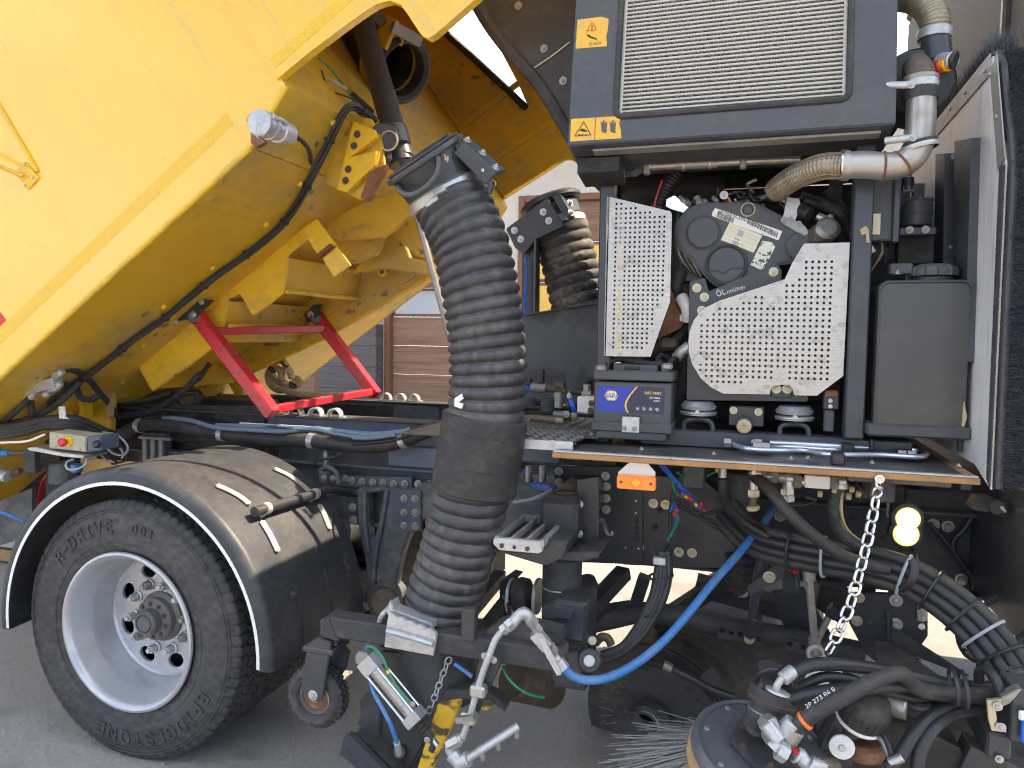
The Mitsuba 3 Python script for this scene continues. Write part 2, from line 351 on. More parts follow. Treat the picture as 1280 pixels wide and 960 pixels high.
rs0 = np.random.RandomState(2); ico = trimesh.creation.icosahedron(); gv, gf = [], []
for i in range(2600):
    q = atz(rs0.uniform(-40, 900), rs0.uniform(800, 1000), 0.0) if i % 3 else np.array([rs0.uniform(-5, 2), rs0.uniform(1.5, 8), 0]); r = rs0.uniform(.0012, .0036) * (2.2 if rs0.rand() < .03 else 1)
    gv.append(np.asarray(ico.vertices) * r * np.array([1, rs0.uniform(.7, 1.2), .6]) * rs0.uniform(.8, 1.2, (12, 1)) + [q[0], q[1], r * .35]); gf.append(np.asarray(ico.faces) + 12 * i)
prin('grit_stone', (0.33, 0.31, 0.28), .9)
obj('grit', (np.vstack(gv), np.vstack(gf)), 'grit_stone', None, smooth=False); labels['grit'] = {'label': 'loose grit scattered over the concrete yard', 'category': 'gravel', 'kind': 'stuff'}
def f_stucco(p, n, uv):
    a = fbm(p.x * 2, p.z * 2, p.y, 4)
    return mix((0.66, 0.62, 0.54), (0.56, 0.52, 0.44), a)
prin('stucco', mikit.proc(f_stucco), 0.9, spec=.2, bump=mikit.proc(lambda p, n, uv: noise(p.x * 120, p.z * 120, p.y * 120), eps=2e-3), bs=.003)
def wood(c0, c1, fx, fz):
    def fn(p, n, uv):
        w = fbm(p.x * fx, p.z * fz, p.y * 3, 4); s = noise(p.x * fx * 3, p.z * fz * 5, 4.)
        return mix(c0, c1, smoothstep(.3, .7, w * .7 + s * .3))
    return mikit.proc(fn)
prin('door_wood', wood((0.275, 0.16, 0.098), (0.185, 0.10, 0.06), 1.3, 26.), 0.55)
prin('dark_wood', wood((0.125, 0.112, 0.112), (0.075, 0.066, 0.068), 1.6, 30.), 0.6)
prin('door_frame', (0.19, 0.085, 0.048), 0.5)
prin('pane_grey', (0.40, 0.42, 0.43), 0.12, cc=.6)
prin('pane_yellow', (0.78, 0.48, 0.06), 0.2, cc=.5)
WY = 11.5
def fr(px0, py0, px1, py1, y, d, b=.004):
    return bpx(px0, py0, px1, py1, y, d, b)
gb = thing('garage_building', 'cream rendered garage building with timber-look doors behind the lorry', 'building')
xL, xR = at(-400, 400, WY)[0], at(1900, 400, WY)[0]
zA, zB = at(520, 352, WY)[2], at(700, 243, WY)[2]
xA0, xA1 = at(481, 400, WY)[0], at(640, 400, WY)[0]
xB0, xB1 = at(648, 300, WY)[0], at(1010, 300, WY)[0]
xC0, xC1 = at(255, 400, WY)[0], at(400, 400, WY)[0]
wl = m3.CrossSection([[(xL, 0), (xR, 0), (xR, 5.0), (xL, 5.0)]])
for a, b, z in ((xA0, xA1, zA), (xB0, xB1, zB), (xC0, xC1, zA)):
    wl = wl - m3.CrossSection([[(a, -1), (b, -1), (b, z), (a, z)]])
obj('wall', ext(Y(WY), wl, .35), 'stucco', gb)
obj('roof', box(((xL + xR) / 2, WY + 3, 5.06), (xR - xL + .6, 7.2, .14)), 'door_frame', gb)
# pilaster clad with dark boards
px0, px1 = at(400, 440, WY - .25)[0], at(469, 440, WY - .25)[0]
zc = at(440, 405, WY - .25)[2]
obj('pilaster', box(((px0 + px1) / 2, WY - .12, 2.45), (px1 - px0 - .01, .235, 4.9)), 'stucco', gb)
for k in range(5):
    h = zc / 5
    obj('cladding_plank', box(((px0 + px1) / 2, WY - .135, h * (k + .5)), (px1 - px0 + .04, .27, h - .006), None, .004), 'dark_wood', gb)
def door(name, x0, x1, z1, rows, win):
    d = thing(name, *win['lab'])
    w = .10
    for a, b in (((x0, x0 + w), (0, z1)), ((x1 - w, x1), (0, z1)), ((x0 + w, x1 - w), (z1 - w, z1))):
        obj('frame', box(((a[0] + a[1]) / 2, WY + .05, (b[0] + b[1]) / 2), (a[1] - a[0] - .002, .16, b[1] - b[0] - .002), None, .006), 'door_frame', d)
    zs = np.linspace(0.01, z1 - w, rows + 1)
    for k in range(rows):
        zz, h = (zs[k] + zs[k + 1]) / 2, zs[k + 1] - zs[k]
        if k not in win['rows']:
            obj('panel', box(((x0 + x1) / 2, WY + .11, zz), (x1 - x0 - 2 * w - .004, .05, h - .008), None, .006), 'door_wood', d)
            continue
        pn = obj('window_panel', box(((x0 + x1) / 2, WY + .12, zz), (x1 - x0 - 2 * w - .004, .03, h - .008), None, .004), 'door_wood', d)
        n = win['n']; ww = (x1 - x0 - 2 * w) / n
        for i in range(n):
            cx = x0 + w + ww * (i + .5)
            obj('pane', bumpy(box((cx, WY + .098, zz), (ww - .10, .012, h - .10), None, .003), .002, 3.0, i), win['mat'], pn)
            for s, sz_, q in ((-1, (.03, h - .06), 0), (1, (.03, h - .06), 0), (-1, (ww - .10, .03), 1), (1, (ww - .10, .03), 1)):
                c = (cx + (s * (ww - .07) / 2 if not q else 0), WY + .095, zz + (s * (h - .07) / 2 if q else 0))
                obj('frame', box(c, (sz_[0], .03, sz_[1]), None, .004), 'door_frame', pn)
door('garage_door', xA0, xA1, zA, 5, dict(lab=('brown timber-look sectional garage door with a grey window row, right of the dark boards', 'garage door'), rows=(4,), n=2, mat='pane_grey'))
door('garage_door', xC0, xC1, zA, 5, dict(lab=('brown timber-look sectional garage door left of the dark boarded pilaster', 'garage door'), rows=(), n=2, mat='pane_grey'))
door('industrial_door', xB0, xB1, zB, 6, dict(lab=('tall brown garage door with yellow panes, behind the far suction hose', 'garage door'), rows=(2, 3, 4), n=2, mat='pane_yellow'))

# ------------------------------------------------------------------ tipped hopper
HO = at(0, 475, 2.2); _b = at(316, 185, 2.2) - HO
U = _b / np.linalg.norm(_b); W = np.array([-U[2], 0, U[0]])
H = Pl(HO, U, W)                       # near side, y = 2.2
def hp(u, w, y): return HO + U * u + W * w + Y1 * (y - 2.2)
YF = 4.6
hop = thing('hopper', 'large glossy yellow debris hopper tipped up on the lorry chassis', 'hopper')
def sheet(pl, poly, t, amp=.0022, fq=2.2, L=.05, h=0.0, holes=(), seed=0, b=.003):
    m = cs(poly, holes).extrude(t).refine_to_length(L); v, f = mm(m)
    v[:, 2] += h - t; w = pl.to(v); d = (meshkit.fbm(w * fq, 2, seed) - .5) * 2 * amp
    return w + pl.n * d[:, None], f
UB, WT = 1.687, 1.75
obj('side_panel', sheet(H, [(-1.6, 0.012), (1.462, 0.012), (UB, .09), (UB, WT), (-1.6, WT)], .006, .005, 1.7), 'yellow_gloss', hop)
sk = [(349, 101), (390, 67), (430, 37), (455, 19), (472, 8), (490, 3), (503, 8), (512, 20), (521, 34), (530, 47), (537, 50), (545, 46), (598, 0)]
sk = [H.uv(*p) for p in sk]
obj('skirt_panel', sheet(H, [(sk[0][0], WT)] + sk + [(2.9, sk[-1][1]), (2.9, WT)], .034, .0015, 2.0, h=.014), 'yellow_gloss', hop)
obj('bottom_rail', tube([hp(-1.6, .008, 2.203), hp(1.46, .008, 2.203)], .011, 12, .5), 'yellow_paint', hop)
obj('end_rail', tube([hp(1.46, .008, 2.203), hp(UB, .086, 2.203)], .011, 12, .5), 'yellow_paint', hop)
prin('tape_yellow', mikit.proc(lambda p, n, uv: mix((0.62, 0.36, 0.015), (0.78, 0.48, 0.03), smoothstep(.30, .36, voronoi((p.x * .822 + p.z * .57) * 160, (p.z * .822 - p.x * .57) * 160)[0]))), 0.35)
w0, w1 = H.uv(96, 319)[1], H.uv(118, 319)[1]
w0, w1 = sorted((w0, w1))
e = .62
for k, (a, b) in enumerate(((-1.6, -.45), (-.446, .42), (.424, 1.05), (1.054, 1.45))):
    obj('reflective_tape', sheet(H, [(a, w0), (b, w0), (b, w1), (a, w1)], .0006, .005, 1.7, h=.0012), 'tape_yellow', hop)
q = [H.uv(336, 81), H.uv(351, 84), H.uv(468, -6), H.uv(455, -10)]
wa, wb = sorted((q[0][1], q[1][1]))
obj('reflective_tape', sheet(H, [(sk[0][0] + .02, wa), (2.3, wa - .02), (2.3, wb - .02), (sk[0][0] + .02, wb)], .0006, .0015, 2.0, h=.0152), 'tape_yellow', hop)
obj('red_marking', sheet(H, H.uvs([(-30, 385), (-2, 388), (8, 400), (-12, 420), (-30, 430)]), .0006, .005, 1.7, h=.0014), 'red_decal', hop)
# floor, ramp, bulkhead, far side, roof
FL = Pl(HO, U, -Y1)                    # seen from below: v = -(y - 2.2)
def flat(u0, u1, y0, y1, w=0.0):
    return [(u0, -(y1 - 2.2)), (u1, -(y1 - 2.2)), (u1, -(y0 - 2.2)), (u0, -(y0 - 2.2))]
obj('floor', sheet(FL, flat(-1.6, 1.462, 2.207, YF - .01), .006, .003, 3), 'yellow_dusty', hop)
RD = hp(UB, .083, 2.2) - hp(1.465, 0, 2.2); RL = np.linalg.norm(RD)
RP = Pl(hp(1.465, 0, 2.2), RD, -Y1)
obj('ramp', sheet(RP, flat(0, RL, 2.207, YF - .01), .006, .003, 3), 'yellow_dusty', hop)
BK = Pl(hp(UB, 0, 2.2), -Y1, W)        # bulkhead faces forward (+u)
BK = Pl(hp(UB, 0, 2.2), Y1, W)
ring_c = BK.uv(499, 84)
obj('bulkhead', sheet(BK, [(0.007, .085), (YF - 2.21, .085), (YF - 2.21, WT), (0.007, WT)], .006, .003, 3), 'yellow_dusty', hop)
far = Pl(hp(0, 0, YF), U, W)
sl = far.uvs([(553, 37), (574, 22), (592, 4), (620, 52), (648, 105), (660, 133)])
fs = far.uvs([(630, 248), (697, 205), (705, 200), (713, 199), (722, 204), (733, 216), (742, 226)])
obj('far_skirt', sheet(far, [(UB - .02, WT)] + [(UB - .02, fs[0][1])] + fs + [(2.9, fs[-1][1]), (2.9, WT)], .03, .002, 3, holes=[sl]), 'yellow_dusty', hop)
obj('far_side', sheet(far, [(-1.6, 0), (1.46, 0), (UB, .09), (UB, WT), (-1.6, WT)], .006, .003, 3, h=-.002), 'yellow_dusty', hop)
obj('roof', box(hp(.65, WT + .02, 3.4), (4.5, 2.44, .02), np.stack([U, Y1, W], 1)), 'yellow_paint', hop)
obj('front_hood', box(hp(2.78, 1.02, 3.4), (.02, 2.42, 1.46), np.stack([U, Y1, W], 1)), 'yellow_paint', hop)
obj('gap_lip', tube([far.hit(*p) - Y1 * .02 for p in ((553, 38), (580, 62), (610, 90), (640, 118), (659, 136))], .022, 6), 'grime_black', hop)
for a, b in (((583, 155), (654, 101)), ((615, 202), (720, 134))):
    A0, A1 = far.hit(*a), far.hit(*b); obj('stiffener', bar(A0 - Y1 * .012, A1 - Y1 * .012, .02, .035, W), 'yellow_dusty', hop)
obj('corner_bead', tube([far.hit(632, 247) - Y1 * .02, hp(UB + .012, 1.4, YF - .02)], .010, 8, .5), 'yellow_dusty', hop)
obj('edge_flange', bar(far.hit(631, 247) - Y1 * .02, far.hit(699, 204) - Y1 * .02, .04, .012, W), 'yellow_paint', hop)
# inlet port on the bulkhead
pc = at(500, 86, 3.25); _v = ray(500, 86); _v = _v / np.linalg.norm(_v)
PA = -_v * .66 + (right * .87 + down * .48) * .75; PA /= np.linalg.norm(PA); pc = pc - PA * .07
obj('inlet_collar', lathe([(.13, -.02), (.165, -.02), (.165, .055), (.15, .07), (.128, .07), (.125, -.02)], pc, PA, 40), 'yellow_dusty', hop)
sl_ = obj('inlet_seal', lathe([(.118, .03), (.118, .10), (.135, .115), (.155, .105), (.16, .06), (.13, .05)], pc, PA, 40), 'rubber', hop)
obj('inlet_tube', lathe([(.124, .0), (.124, -.5), (.0, -.5), (.0, -.498), (.119, -.498), (.119, .0)], pc, PA, 40), 'grime_black', hop)
obj('port_latch', bar(at(490, 33, 3.05), at(526, 52, 3.15), .05, .05, PA), 'steel_dull', hop)
obj('port_latch', bar(at(466, 16, 3.02), at(478, 32, 3.05), .05, .05, PA), 'cast_brown', hop)
obj('port_bracket', bar(at(491, 22, 3.08), at(476, 58, 3.1), .02, .09, PA), 'yellow_paint', hop)
obj('port_bracket', bar(at(484, 40, 3.12), at(505, 50, 3.15), .06, .012, PA), 'yellow_paint', hop)
# longitudinal beams with toothed webs
yb = 2.87; B1 = Pl(hp(0, 0, yb), U, W)
web = B1.uvs([(172, 455), (191, 488), (229, 462), (267, 434), (279, 409), (284, 374), (300, 367), (316, 394.5), (335, 381), (353, 367), (358, 340), (359.5, 319), (372, 309), (398, 288)])
obj('near_beam', ext(B1, cs([(web[0][0], .0)] + web[0:] + [(web[-1][0], .0)]), .012), 'yellow_paint', hop)
t0 = B1.uvs([(122, 470), (131, 477), (153, 480), (161, 457), (140, 452)])
obj('beam_tooth', ext(B1, cs(t0), .012), 'yellow_paint', hop)
def edge_bar(pl, pts, r, mat='yellow_paint'):
    return tube([pl.hit(*p) - Y1 * .0 for p in pts], r, 6, .2)
obj('beam_lip', edge_bar(B1, [(191, 488), (229, 462), (267, 434)], .006), 'yellow_dusty', hop)
obj('beam_lip', edge_bar(B1, [(316, 394), (335, 381), (353, 367)], .006), 'yellow_dusty', hop)
yf = 3.55; B2 = Pl(hp(0, 0, yf), U, W)
fw_ = B2.uvs([(300, 476), (316, 465), (403, 424), (505, 365), (545, 343), (585, 318), (612, 292)])
obj('far_beam', ext(B2, cs([(fw_[0][0], .0)] + fw_ + [(fw_[-1][0] + .05, .0)]), .012), 'yellow_dusty', hop)
obj('beam_lip', edge_bar(B2, [(300, 476), (316, 465), (403, 424), (505, 365), (560, 334)], .009), 'yellow_paint', hop)
B2b = B2.off(.014)
obj('beam_stiffener', ext(B2b, cs(B2b.uvs([(398, 370), (408, 396), (443, 373), (451, 340), (430, 343)])), .014), 'yellow_dusty', hop)
obj('beam_stiffener', ext(B2b, cs(B2b.uvs([(481, 312), (500, 357), (519, 345), (507, 300)])), .014), 'yellow_dusty', hop)
obj('beam_spigot', cyl(at(478, 341, 3.42), at(470, 330, 3.55), .022, 16), 'yellow_paint', hop)
bolt(hop, at(477, 340, 3.415), r=.013, mat='cast_brown')
for (pa, pb) in (((284, 376), (271, 428)), ((359, 322), (352, 365)), ((172, 456), (190, 486))):
    a0, a1 = B1.hit(*pa), B1.hit(*pb)
    obj('cross_member', quad3([a0, a1, a1 + Y1 * (yf - yb - .014), a0 + Y1 * (yf - yb - .014)], .006), 'yellow_dusty', hop)
for a, b in (((355, 364), (396, 364)), ((283, 407), (350, 408))):
    p0 = B1.hit(*a); obj('cross_rail', bar(p0 + Y1 * .02, p0 + Y1 * (yf - yb - .02), .02, .014, W), 'yellow_paint', hop)
# raised longitudinal plates on the floor, weld seam, small lashing eyes along the loom
obj('floor_seam', tube([FL.hit(*p) for p in ((245, 257), (290, 266), (338, 275))], .004, 6, .1), 'yellow_dusty', hop)
for p in ((178, 429), (203, 381), (264, 332), (331, 278), (373, 227), (414, 150)):
    c = RP.hit(*p) if p[0] > 400 else FL.hit(*p); obj('lashing_eye', box(c - W * .012, (.024, .010, .016), np.stack([U, Y1, W], 1), .004), 'yellow_paint', hop)
# strap with a worn pad
S0 = [at(381, 283, 2.82), at(396, 275, 2.82), at(419, 308, 2.82), at(400, 320, 2.82)]
obj('hinge_strap', quad3([at(378, 287, 2.80), at(398, 320, 2.80), at(420, 306, 2.80), at(396, 274, 2.80)], .012), 'yellow_paint', hop)
obj('hinge_strap', quad3([at(403, 323, 2.82), at(417, 346, 2.84), at(438, 332, 2.84), at(421, 308, 2.82)], .012), 'yellow_paint', hop)
obj('worn_pad', bumpy(box(at(407, 314, 2.80), (.085, .03, .018), np.stack([U, Y1, W], 1), .004), .004, 40), 'rust', hop)
# reinforcing shell plates under the front end
for pts, y in (([(398, 280), (470, 246), (480, 262), (479, 296), (424, 300), (408, 296)], 3.0), ([(455, 254), (500, 238), (520, 262), (495, 285), (478, 296)], 2.98), ([(403, 300), (480, 296), (470, 318), (440, 330), (420, 318)], 3.15), ([(480, 296), (500, 290), (512, 322), (545, 330), (545, 345), (480, 335), (440, 342), (452, 326)], 3.3), ([(490, 292), (515, 258), (560, 330), (520, 320)], 3.25)):
    pl = Y(y); obj('gusset_plate', bev(pl, cs(pl.uvs(pts)), .03, b=.004), 'yellow_dusty', hop)
# cylinder trunnion
yT = RP.hit(430, 200)[1] - .07
tr = [(425, 148), (431, 141), (463, 148), (475, 170), (480, 206), (450, 250), (406, 228)]
obj('trunnion_base', plate(yT, tr, .02, bv=.003), 'yellow_dusty', hop)
gp = [(441, 151), (466, 161), (470, 172), (437, 196), (470.7, 188), (468, 207), (433, 240), (420.6, 237)]
obj('trunnion_gusset', plate(yT - .04, gp, .03, bv=.003), 'yellow_paint', hop)
obj('trunnion_strut', plate(yT - .06, [(450, 246), (462, 214), (482, 205), (478, 216), (458, 251)], .03, bv=.003), 'rust', hop)
bolts(hop, [(446.6, 168), (442.5, 182.4), (435.5, 211.7), (432, 225.8)], yT - .041, px=5.0, mat='cast_brown')
for p in ((395, 245, 2.9), (297, 213, 2.45)):
    obj('drain_plug', cyl(at(*p), at(p[0] - 3, p[1] + 4, p[2] - .03), .012, 12), 'rust', hop)
# rail and plate on the outer side
obj('pole_holder', tube([hp(*H.uv(-30, 185), 2.12), hp(*H.uv(2, 200), 2.13), hp(*H.uv(14, 209), 2.13), hp(*H.uv(33, 221), 2.185)], .008, 10), 'yellow_paint', hop)
HP = H.off(.006)
pp = obj('holder_plate', bev(HP, cs(HP.uvs([(30, 201), (49, 222), (35, 237), (18, 217)]), rnd=.006), .008, b=.002), 'yellow_paint', hop)
for p in ((31, 206), (41, 221.5), (31, 231.5), (22, 218)): bolt(pp, HP.pt(*HP.uv(*p), .0), r=.0085, washer=False)
obj('side_fold', tube([hp(*H.uv(-20, 98), 2.196), hp(*H.uv(48, 215), 2.196)], .007, 8, .1), 'yellow_paint', hop)

# camlock coupling, held on the hopper's front edge
cm = thing('camlock_coupling', 'silver aluminium camlock coupling with cap on the hopper edge', 'coupling')
c0, c1 = at(323, 153, 2.07), at(361, 168, 2.24); ax = (c1 - c0) / np.linalg.norm(c1 - c0)
KC = np.array([1.24, 1.0])
obj('cap', lathe(KC * np.array([(0, 0), (.028, 0), (.034, .004), (.036, .012), (.036, .03), (.032, .034), (0, .034)]), c0, ax, 28), 'galvanised', cm)
obj('body', lathe(KC * np.array([(.030, .034), (.030, .05), (.035, .052), (.036, .062), (.030, .066), (.0295, .10), (.034, .103), (.034, .118), (.03, .122), (.029, .17), (0, .17)]), c0, ax, 28), 'galvanised', cm)
for s in (-1, 1):
    sd = np.cross(ax, Z1); sd /= np.linalg.norm(sd); d = sd * s * .85 + np.cross(sd, ax) * .4
    obj('lever', bar(c0 + ax * .02 + d * .048, c0 + ax * .105 + d * .048, .012, .007, d), 'galvanised', cm)
    obj('pull_ring', sweep(np.array([c0 + ax * .012 + d * .050 + .012 * (np.cos(t) * ax + np.sin(t) * np.cross(ax, d)) for t in np.linspace(0, 6.28, 20)[:-1]]), .0015, 5, True), 'zinc', cm)
obj('cap_chain', tube([c0 - ax * .004, c0 - ax * .012 - Z1 * .015, c0 - ax * .006 - Z1 * .05, c0 + ax * .03 - Z1 * .055], .0022, 6), 'zinc', cm)
obj('bracket', plate(2.185, [(313, 164), (322, 166), (330, 178), (320, 184), (313, 178)], .02, bv=.002), 'rust', cm)

# hydraulic ram
cy = thing('tipping_ram', 'black hydraulic ram with chrome rod holding the hopper up', 'hydraulic ram')
r0, r1, r2 = at(438, -25, 3.02), at(503, 200, 2.80), at(557, 400, 2.84)
dr_ = (r1 - r0) / np.linalg.norm(r1 - r0)
obj('barrel', cyl(r0, r1, .050, 32, .004), 'black_satin', cy)
obj('rod', cyl(r1 - dr_ * .1, r2 + (r2 - r1) * .5, .013, 24), 'steel_dull', cy)
obj('gland', cyl(at(489, 160, 2.80), at(496, 185, 2.80), .062, 32, .006), 'black_satin', cy)
obj('gland', cyl(at(497, 192, 2.80), at(502, 206, 2.80), .054, 32, .006), 'black_satin', cy)
obj('pivot_boss', cyl(at(480, 173, 2.66), at(482, 173, 2.80), .058, 32, .005), 'black_paint', cy)
obj('pivot_ring', lathe([(.034, -.003), (.040, -.003), (.040, .004), (.034, .004), (.034, -.003)], at(486, 176, 2.655), (0, -1, 0), 32), 'zinc_yellow', cy)
obj('trunnion_ear', plate(2.68, [(466, 176), (482, 180), (483, 196), (476, 207), (465, 206), (466, 195), (474, 188), (450, 192), (447, 190), (462, 182)], .05, bv=.004), 'black_paint', cy)

# cable loom under the hopper
lm = thing('cable_loom', 'black cable loom clipped along the underside of the yellow hopper', 'cable')
lp = [(60, 500), (107, 465), (137, 442), (165, 420), (200, 396), (230, 371), (262, 345), (290, 325), (320, 303), (346, 280), (368, 252), (389, 212), (404, 178), (418, 148), (427, 133), (436, 129), (450, 137), (463, 147)]
base = spline([hp(*(lambda q: (q[0], 0))(FL.uv(*p)), 2.2) * 0 + FL.hit(*p) - W * .018 for p in lp[:12]] + [RP.hit(*p) + RP.n * .022 for p in lp[12:]], .02)
tt = np.gradient(base, axis=0); tt /= np.linalg.norm(tt, axis=1, keepdims=True)
for k in range(6):
    a = k * 1.05 + np.arange(len(base)) * .035 + .6 * np.sin(np.arange(len(base)) * .11 + k)
    s1 = np.cross(tt, W); s1 /= np.linalg.norm(s1, axis=1, keepdims=True); s2 = np.cross(tt, s1)
    o = s1 * (np.cos(a) * .011)[:, None] + s2 * (np.sin(a) * .008)[:, None]
    obj('cable', sweep(base + o, .0062 if k else .008, 7), 'hose_black' if k % 3 else 'rubber', lm)
for i in range(10, len(base) - 4, 11):
    obj('cable_tie', lathe([(.016, -.003), (.0205, -.003), (.0205, .003), (.016, .003), (.016, -.003)], base[i], tt[i], 14), 'plastic_black', lm)
obj('side_cable', tube([at(356, 166, 2.28), at(372, 172, 2.30), at(384, 184, 2.38), at(388, 198, 2.5), at(387, 212, 2.58)], .0085, 8), 'rubber', lm)
obj('thin_wire', tube([at(398, 72, 2.6), at(418, 92, 2.66), at(445, 128, 2.7), at(466, 152, 2.7)], .0045, 6), 'green_wire', lm)
obj('thin_wire', tube([at(402, 88, 2.6), at(412, 112, 2.64), at(440, 124, 2.68), at(462, 150, 2.7)], .003, 6), 'rubber', lm)
obj('connector', tube([at(410, 98, 2.62), at(434, 112, 2.65)], .007, 8), 'grey_wire', lm)
obj('connector', tube([at(440, 117, 2.66), at(466, 140, 2.68)], .010, 8), 'plastic_black', lm)

# ------------------------------------------------------------------ rear wheel
WC = np.array([-2.237, 0, .506])
def tyre(yf, wd, R=.512, tread=True):
    """tyre whose outer face lies at y = yf, wd wide; tread cut as displaced grid"""
    rim = .297
    half = wd / 2; na = 540
    side = [(rim, .045), (rim + .012, .012), (rim + .03, .004), (rim + .06, -.004), (rim + .10, -.008), (rim + .14, -.006), (R - .055, .000), (R - .035, .004), (R - .022, .010), (R - .012, .016)]
    side = [(r, -half + o) for r, o in side]
    tr_ = [(R - .002 - .004 * (abs(x)) ** 3, x * (half - .022)) for x in np.linspace(-1, 1, 49)]
    pr = np.array(side + tr_ + [(r, -y) for r, y in side[::-1]])
    a = np.arange(na) * 2 * np.pi / na
    r = np.repeat(pr[:, :1], na, 1); yy = np.repeat(pr[:, 1:], na, 1)
    if tread:
        i0, i1 = len(side), len(side) + len(tr_); x = yy[i0:i1] / (half - .022); s = a[None] * R
        zig = lambda ph: .010 * (np.abs(((s + ph) / .05) % 1 - .5) * 4 - 1)
        g = np.zeros_like(x)
        for c in (-.62, -.22, .22, .62):
            g = np.maximum(g, np.abs(x * (half - .022) - c * (half - .022) - zig(c * .03)) < .0050)
        lat = np.abs((s + .018 * x + .012 * np.sign(np.sin(x * 9))) / .042 % 1 - .5) < .085
        lat2 = np.abs((s + .02) / .042 % 1 - .5) < .10
        g = np.maximum(g, np.where(np.abs(x) > .66, lat2, lat & (np.abs(x) < .66)) * .8)
        r[i0:i1] -= g * .011
        for k in range(1, 4):       # shoulder notches
            n = np.abs((a * R + .02) / .042 % 1 - .5) < .11
            r[i0 - k] -= n * (.010 if k < 3 else .004); r[i1 - 1 + k] -= n * (.010 if k < 3 else .004)
    for rr in (rim + .045, R - .075, R - .062):      # fine moulded rings on the sidewall are left to the lettering
        pass
    v = np.stack([r * np.sin(a), yy, r * np.cos(a)], -1).reshape(-1, 3)
    i, j = np.meshgrid(np.arange(len(pr) - 1), np.arange(na), indexing='ij'); j2 = (j + 1) % na
    f = np.vstack([np.stack([i * na + j, i * na + j2, (i + 1) * na + j2], -1).reshape(-1, 3), np.stack([i * na + j, (i + 1) * na + j2, (i + 1) * na + j], -1).reshape(-1, 3)])[:, ::-1]
    v = v + WC + Y1 * (yf + half)
    v[:, 2] = np.maximum(v[:, 2], .001 + .0008 * (v[:, 2] < 0))
    return v, f
axl = thing('rear_axle', 'rear lorry axle with twin wheels, outer one with silver deep-dish rim', 'axle')
wh = fresh(axl + '__wheel'); labels[wh] = {'label': 'outer rear wheel with dusty black tyre and silver deep-dish rim'}
def wobj(name, mesh, mat, par, **k):
    return obj(name, mesh, mat, wh, **k)
YW = 2.195
ty = obj('tyre', tyre(YW, .29), 'tyre_rubber', wh, smooth=40)
wc = WC + Y1 * YW
def ring_text(s, r, a0, gap, h):
    """raised letters round the sidewall, clockwise from angle a0 (degrees, 0 = right, 90 = top)"""
    out = []; a = math.radians(a0)
    for ch in s:
        m = meshkit.text_mesh(ch, h, .004, True); v = np.array(m.vertices); wd = v[:, 0].max() - v[:, 0].min(); v[:, 0] -= v[:, 0].min() + wd / 2
        a -= wd / 2 / r; ex = np.array([math.sin(a), 0, -math.cos(a)]); ey = np.array([math.cos(a), 0, math.sin(a)])
        out.append((wc + ey * r - Y1 * .005 + v[:, :1] * ex + v[:, 1:2] * ey - v[:, 2:3] * 2.0 * Y1, np.array(m.faces)[:, ::-1])); a -= wd / 2 / r + gap
    return join(*out)
obj('raised_lettering', ring_text('BRIDGESTONE', .385, -26, .035, .050), 'tyre_rubber', wh, smooth=False)
obj('raised_lettering', ring_text('R-DRIVE', .388, 143, .035, .046), 'tyre_rubber', wh, smooth=False)
obj('raised_lettering', ring_text('001', .395, 84, .03, .034), 'tyre_rubber', wh, smooth=False)
for r in (.350, .462, .474):
    obj('moulded_ring', lathe([(r - .0025, 0), (r, .0016), (r + .0025, 0)], wc - Y1 * .0035 * (1 if r < .46 else .2), (0, -1, 0), 96), 'tyre_rubber', wh)
prof = [(.290, .01), (.306, .006), (.312, -.003), (.309, -.010), (.300, -.012), (.288, -.004), (.280, .012), (.272, .05), (.262, .075), (.256, .10), (.254, .155), (.248, .165), (.246, .20)]
obj('rim', lathe([(r, -y) for r, y in prof] + [(.268, -.20), (.285, -.1), (.290, -.01)], wc, (0, -1, 0), 80), 'wheel_silver', wh)
dp = Pl(wc + Y1 * .180, X1, Z1)
holes = [circ((.188 * math.cos(t), .188 * math.sin(t)), .037, 20, .029, t + math.pi / 2) for t in (np.arange(8) * math.pi / 4 + .35)]
prin('hub_grey', dusty((0.12, 0.12, 0.122), dust=(.25, .23, .2), amount=.4, up=.2, f=20), .5, metal=.3)
disc = cs(circ((0, 0), .252, 64), holes + [circ((0, 0), .100, 40)])
obj('disc', bev(dp, disc, .014, b=.003), 'wheel_silver', wh)
obj('disc_bead', lathe([(.236, .0), (.243, .008), (.25, .0)], wc + Y1 * .180, (0, -1, 0), 64), 'wheel_silver', wh)
obj('dish_back', lathe([(0, 0), (.25, 0), (.25, .01), (0, .01)], wc + Y1 * .26, (0, 1, 0), 40), 'grime_black', wh)
obj('hub', lathe([(.10, 0), (.10, .02), (.085, .03), (.085, .055), (.075, .065), (.052, .068), (.050, .10), (.044, .108), (0, .108)], wc + Y1 * .192, (0, -1, 0), 40), 'hub_grey', wh)
obj('hub_cap_ring', lathe([(.030, .108), (.034, .112), (.038, .108)], wc + Y1 * .192, (0, -1, 0), 40), 'black_dusty', wh)
for k in range(10):
    t = k * math.pi / 5 + .1; p = wc + Y1 * .178 + .1355 * np.array([math.cos(t), 0, math.sin(t)])
    obj('wheel_nut', join(lathe([(0, 0), (.023, 0), (.023, .006), (.018, .008)], p, (0, -1, 0), 16), hexn(p - Y1 * .006, (0, -1, 0), .0175, .030), cyl(p - Y1 * .03, p - Y1 * .048, .010, 10)), 'galvanised' if k % 3 else 'steel_dull', wh)
for k in range(10):
    t = k * math.pi / 5 + .4; bolt(wh, wc + Y1 * .128 + .066 * np.array([math.cos(t), 0, math.sin(t)]), r=.012, mat='cast_brown', name='hub_bolt')
w2 = fresh(axl + '__wheel')
obj('tyre', tyre(YW + .335, .29), 'tyre_rubber', w2, smooth=40)
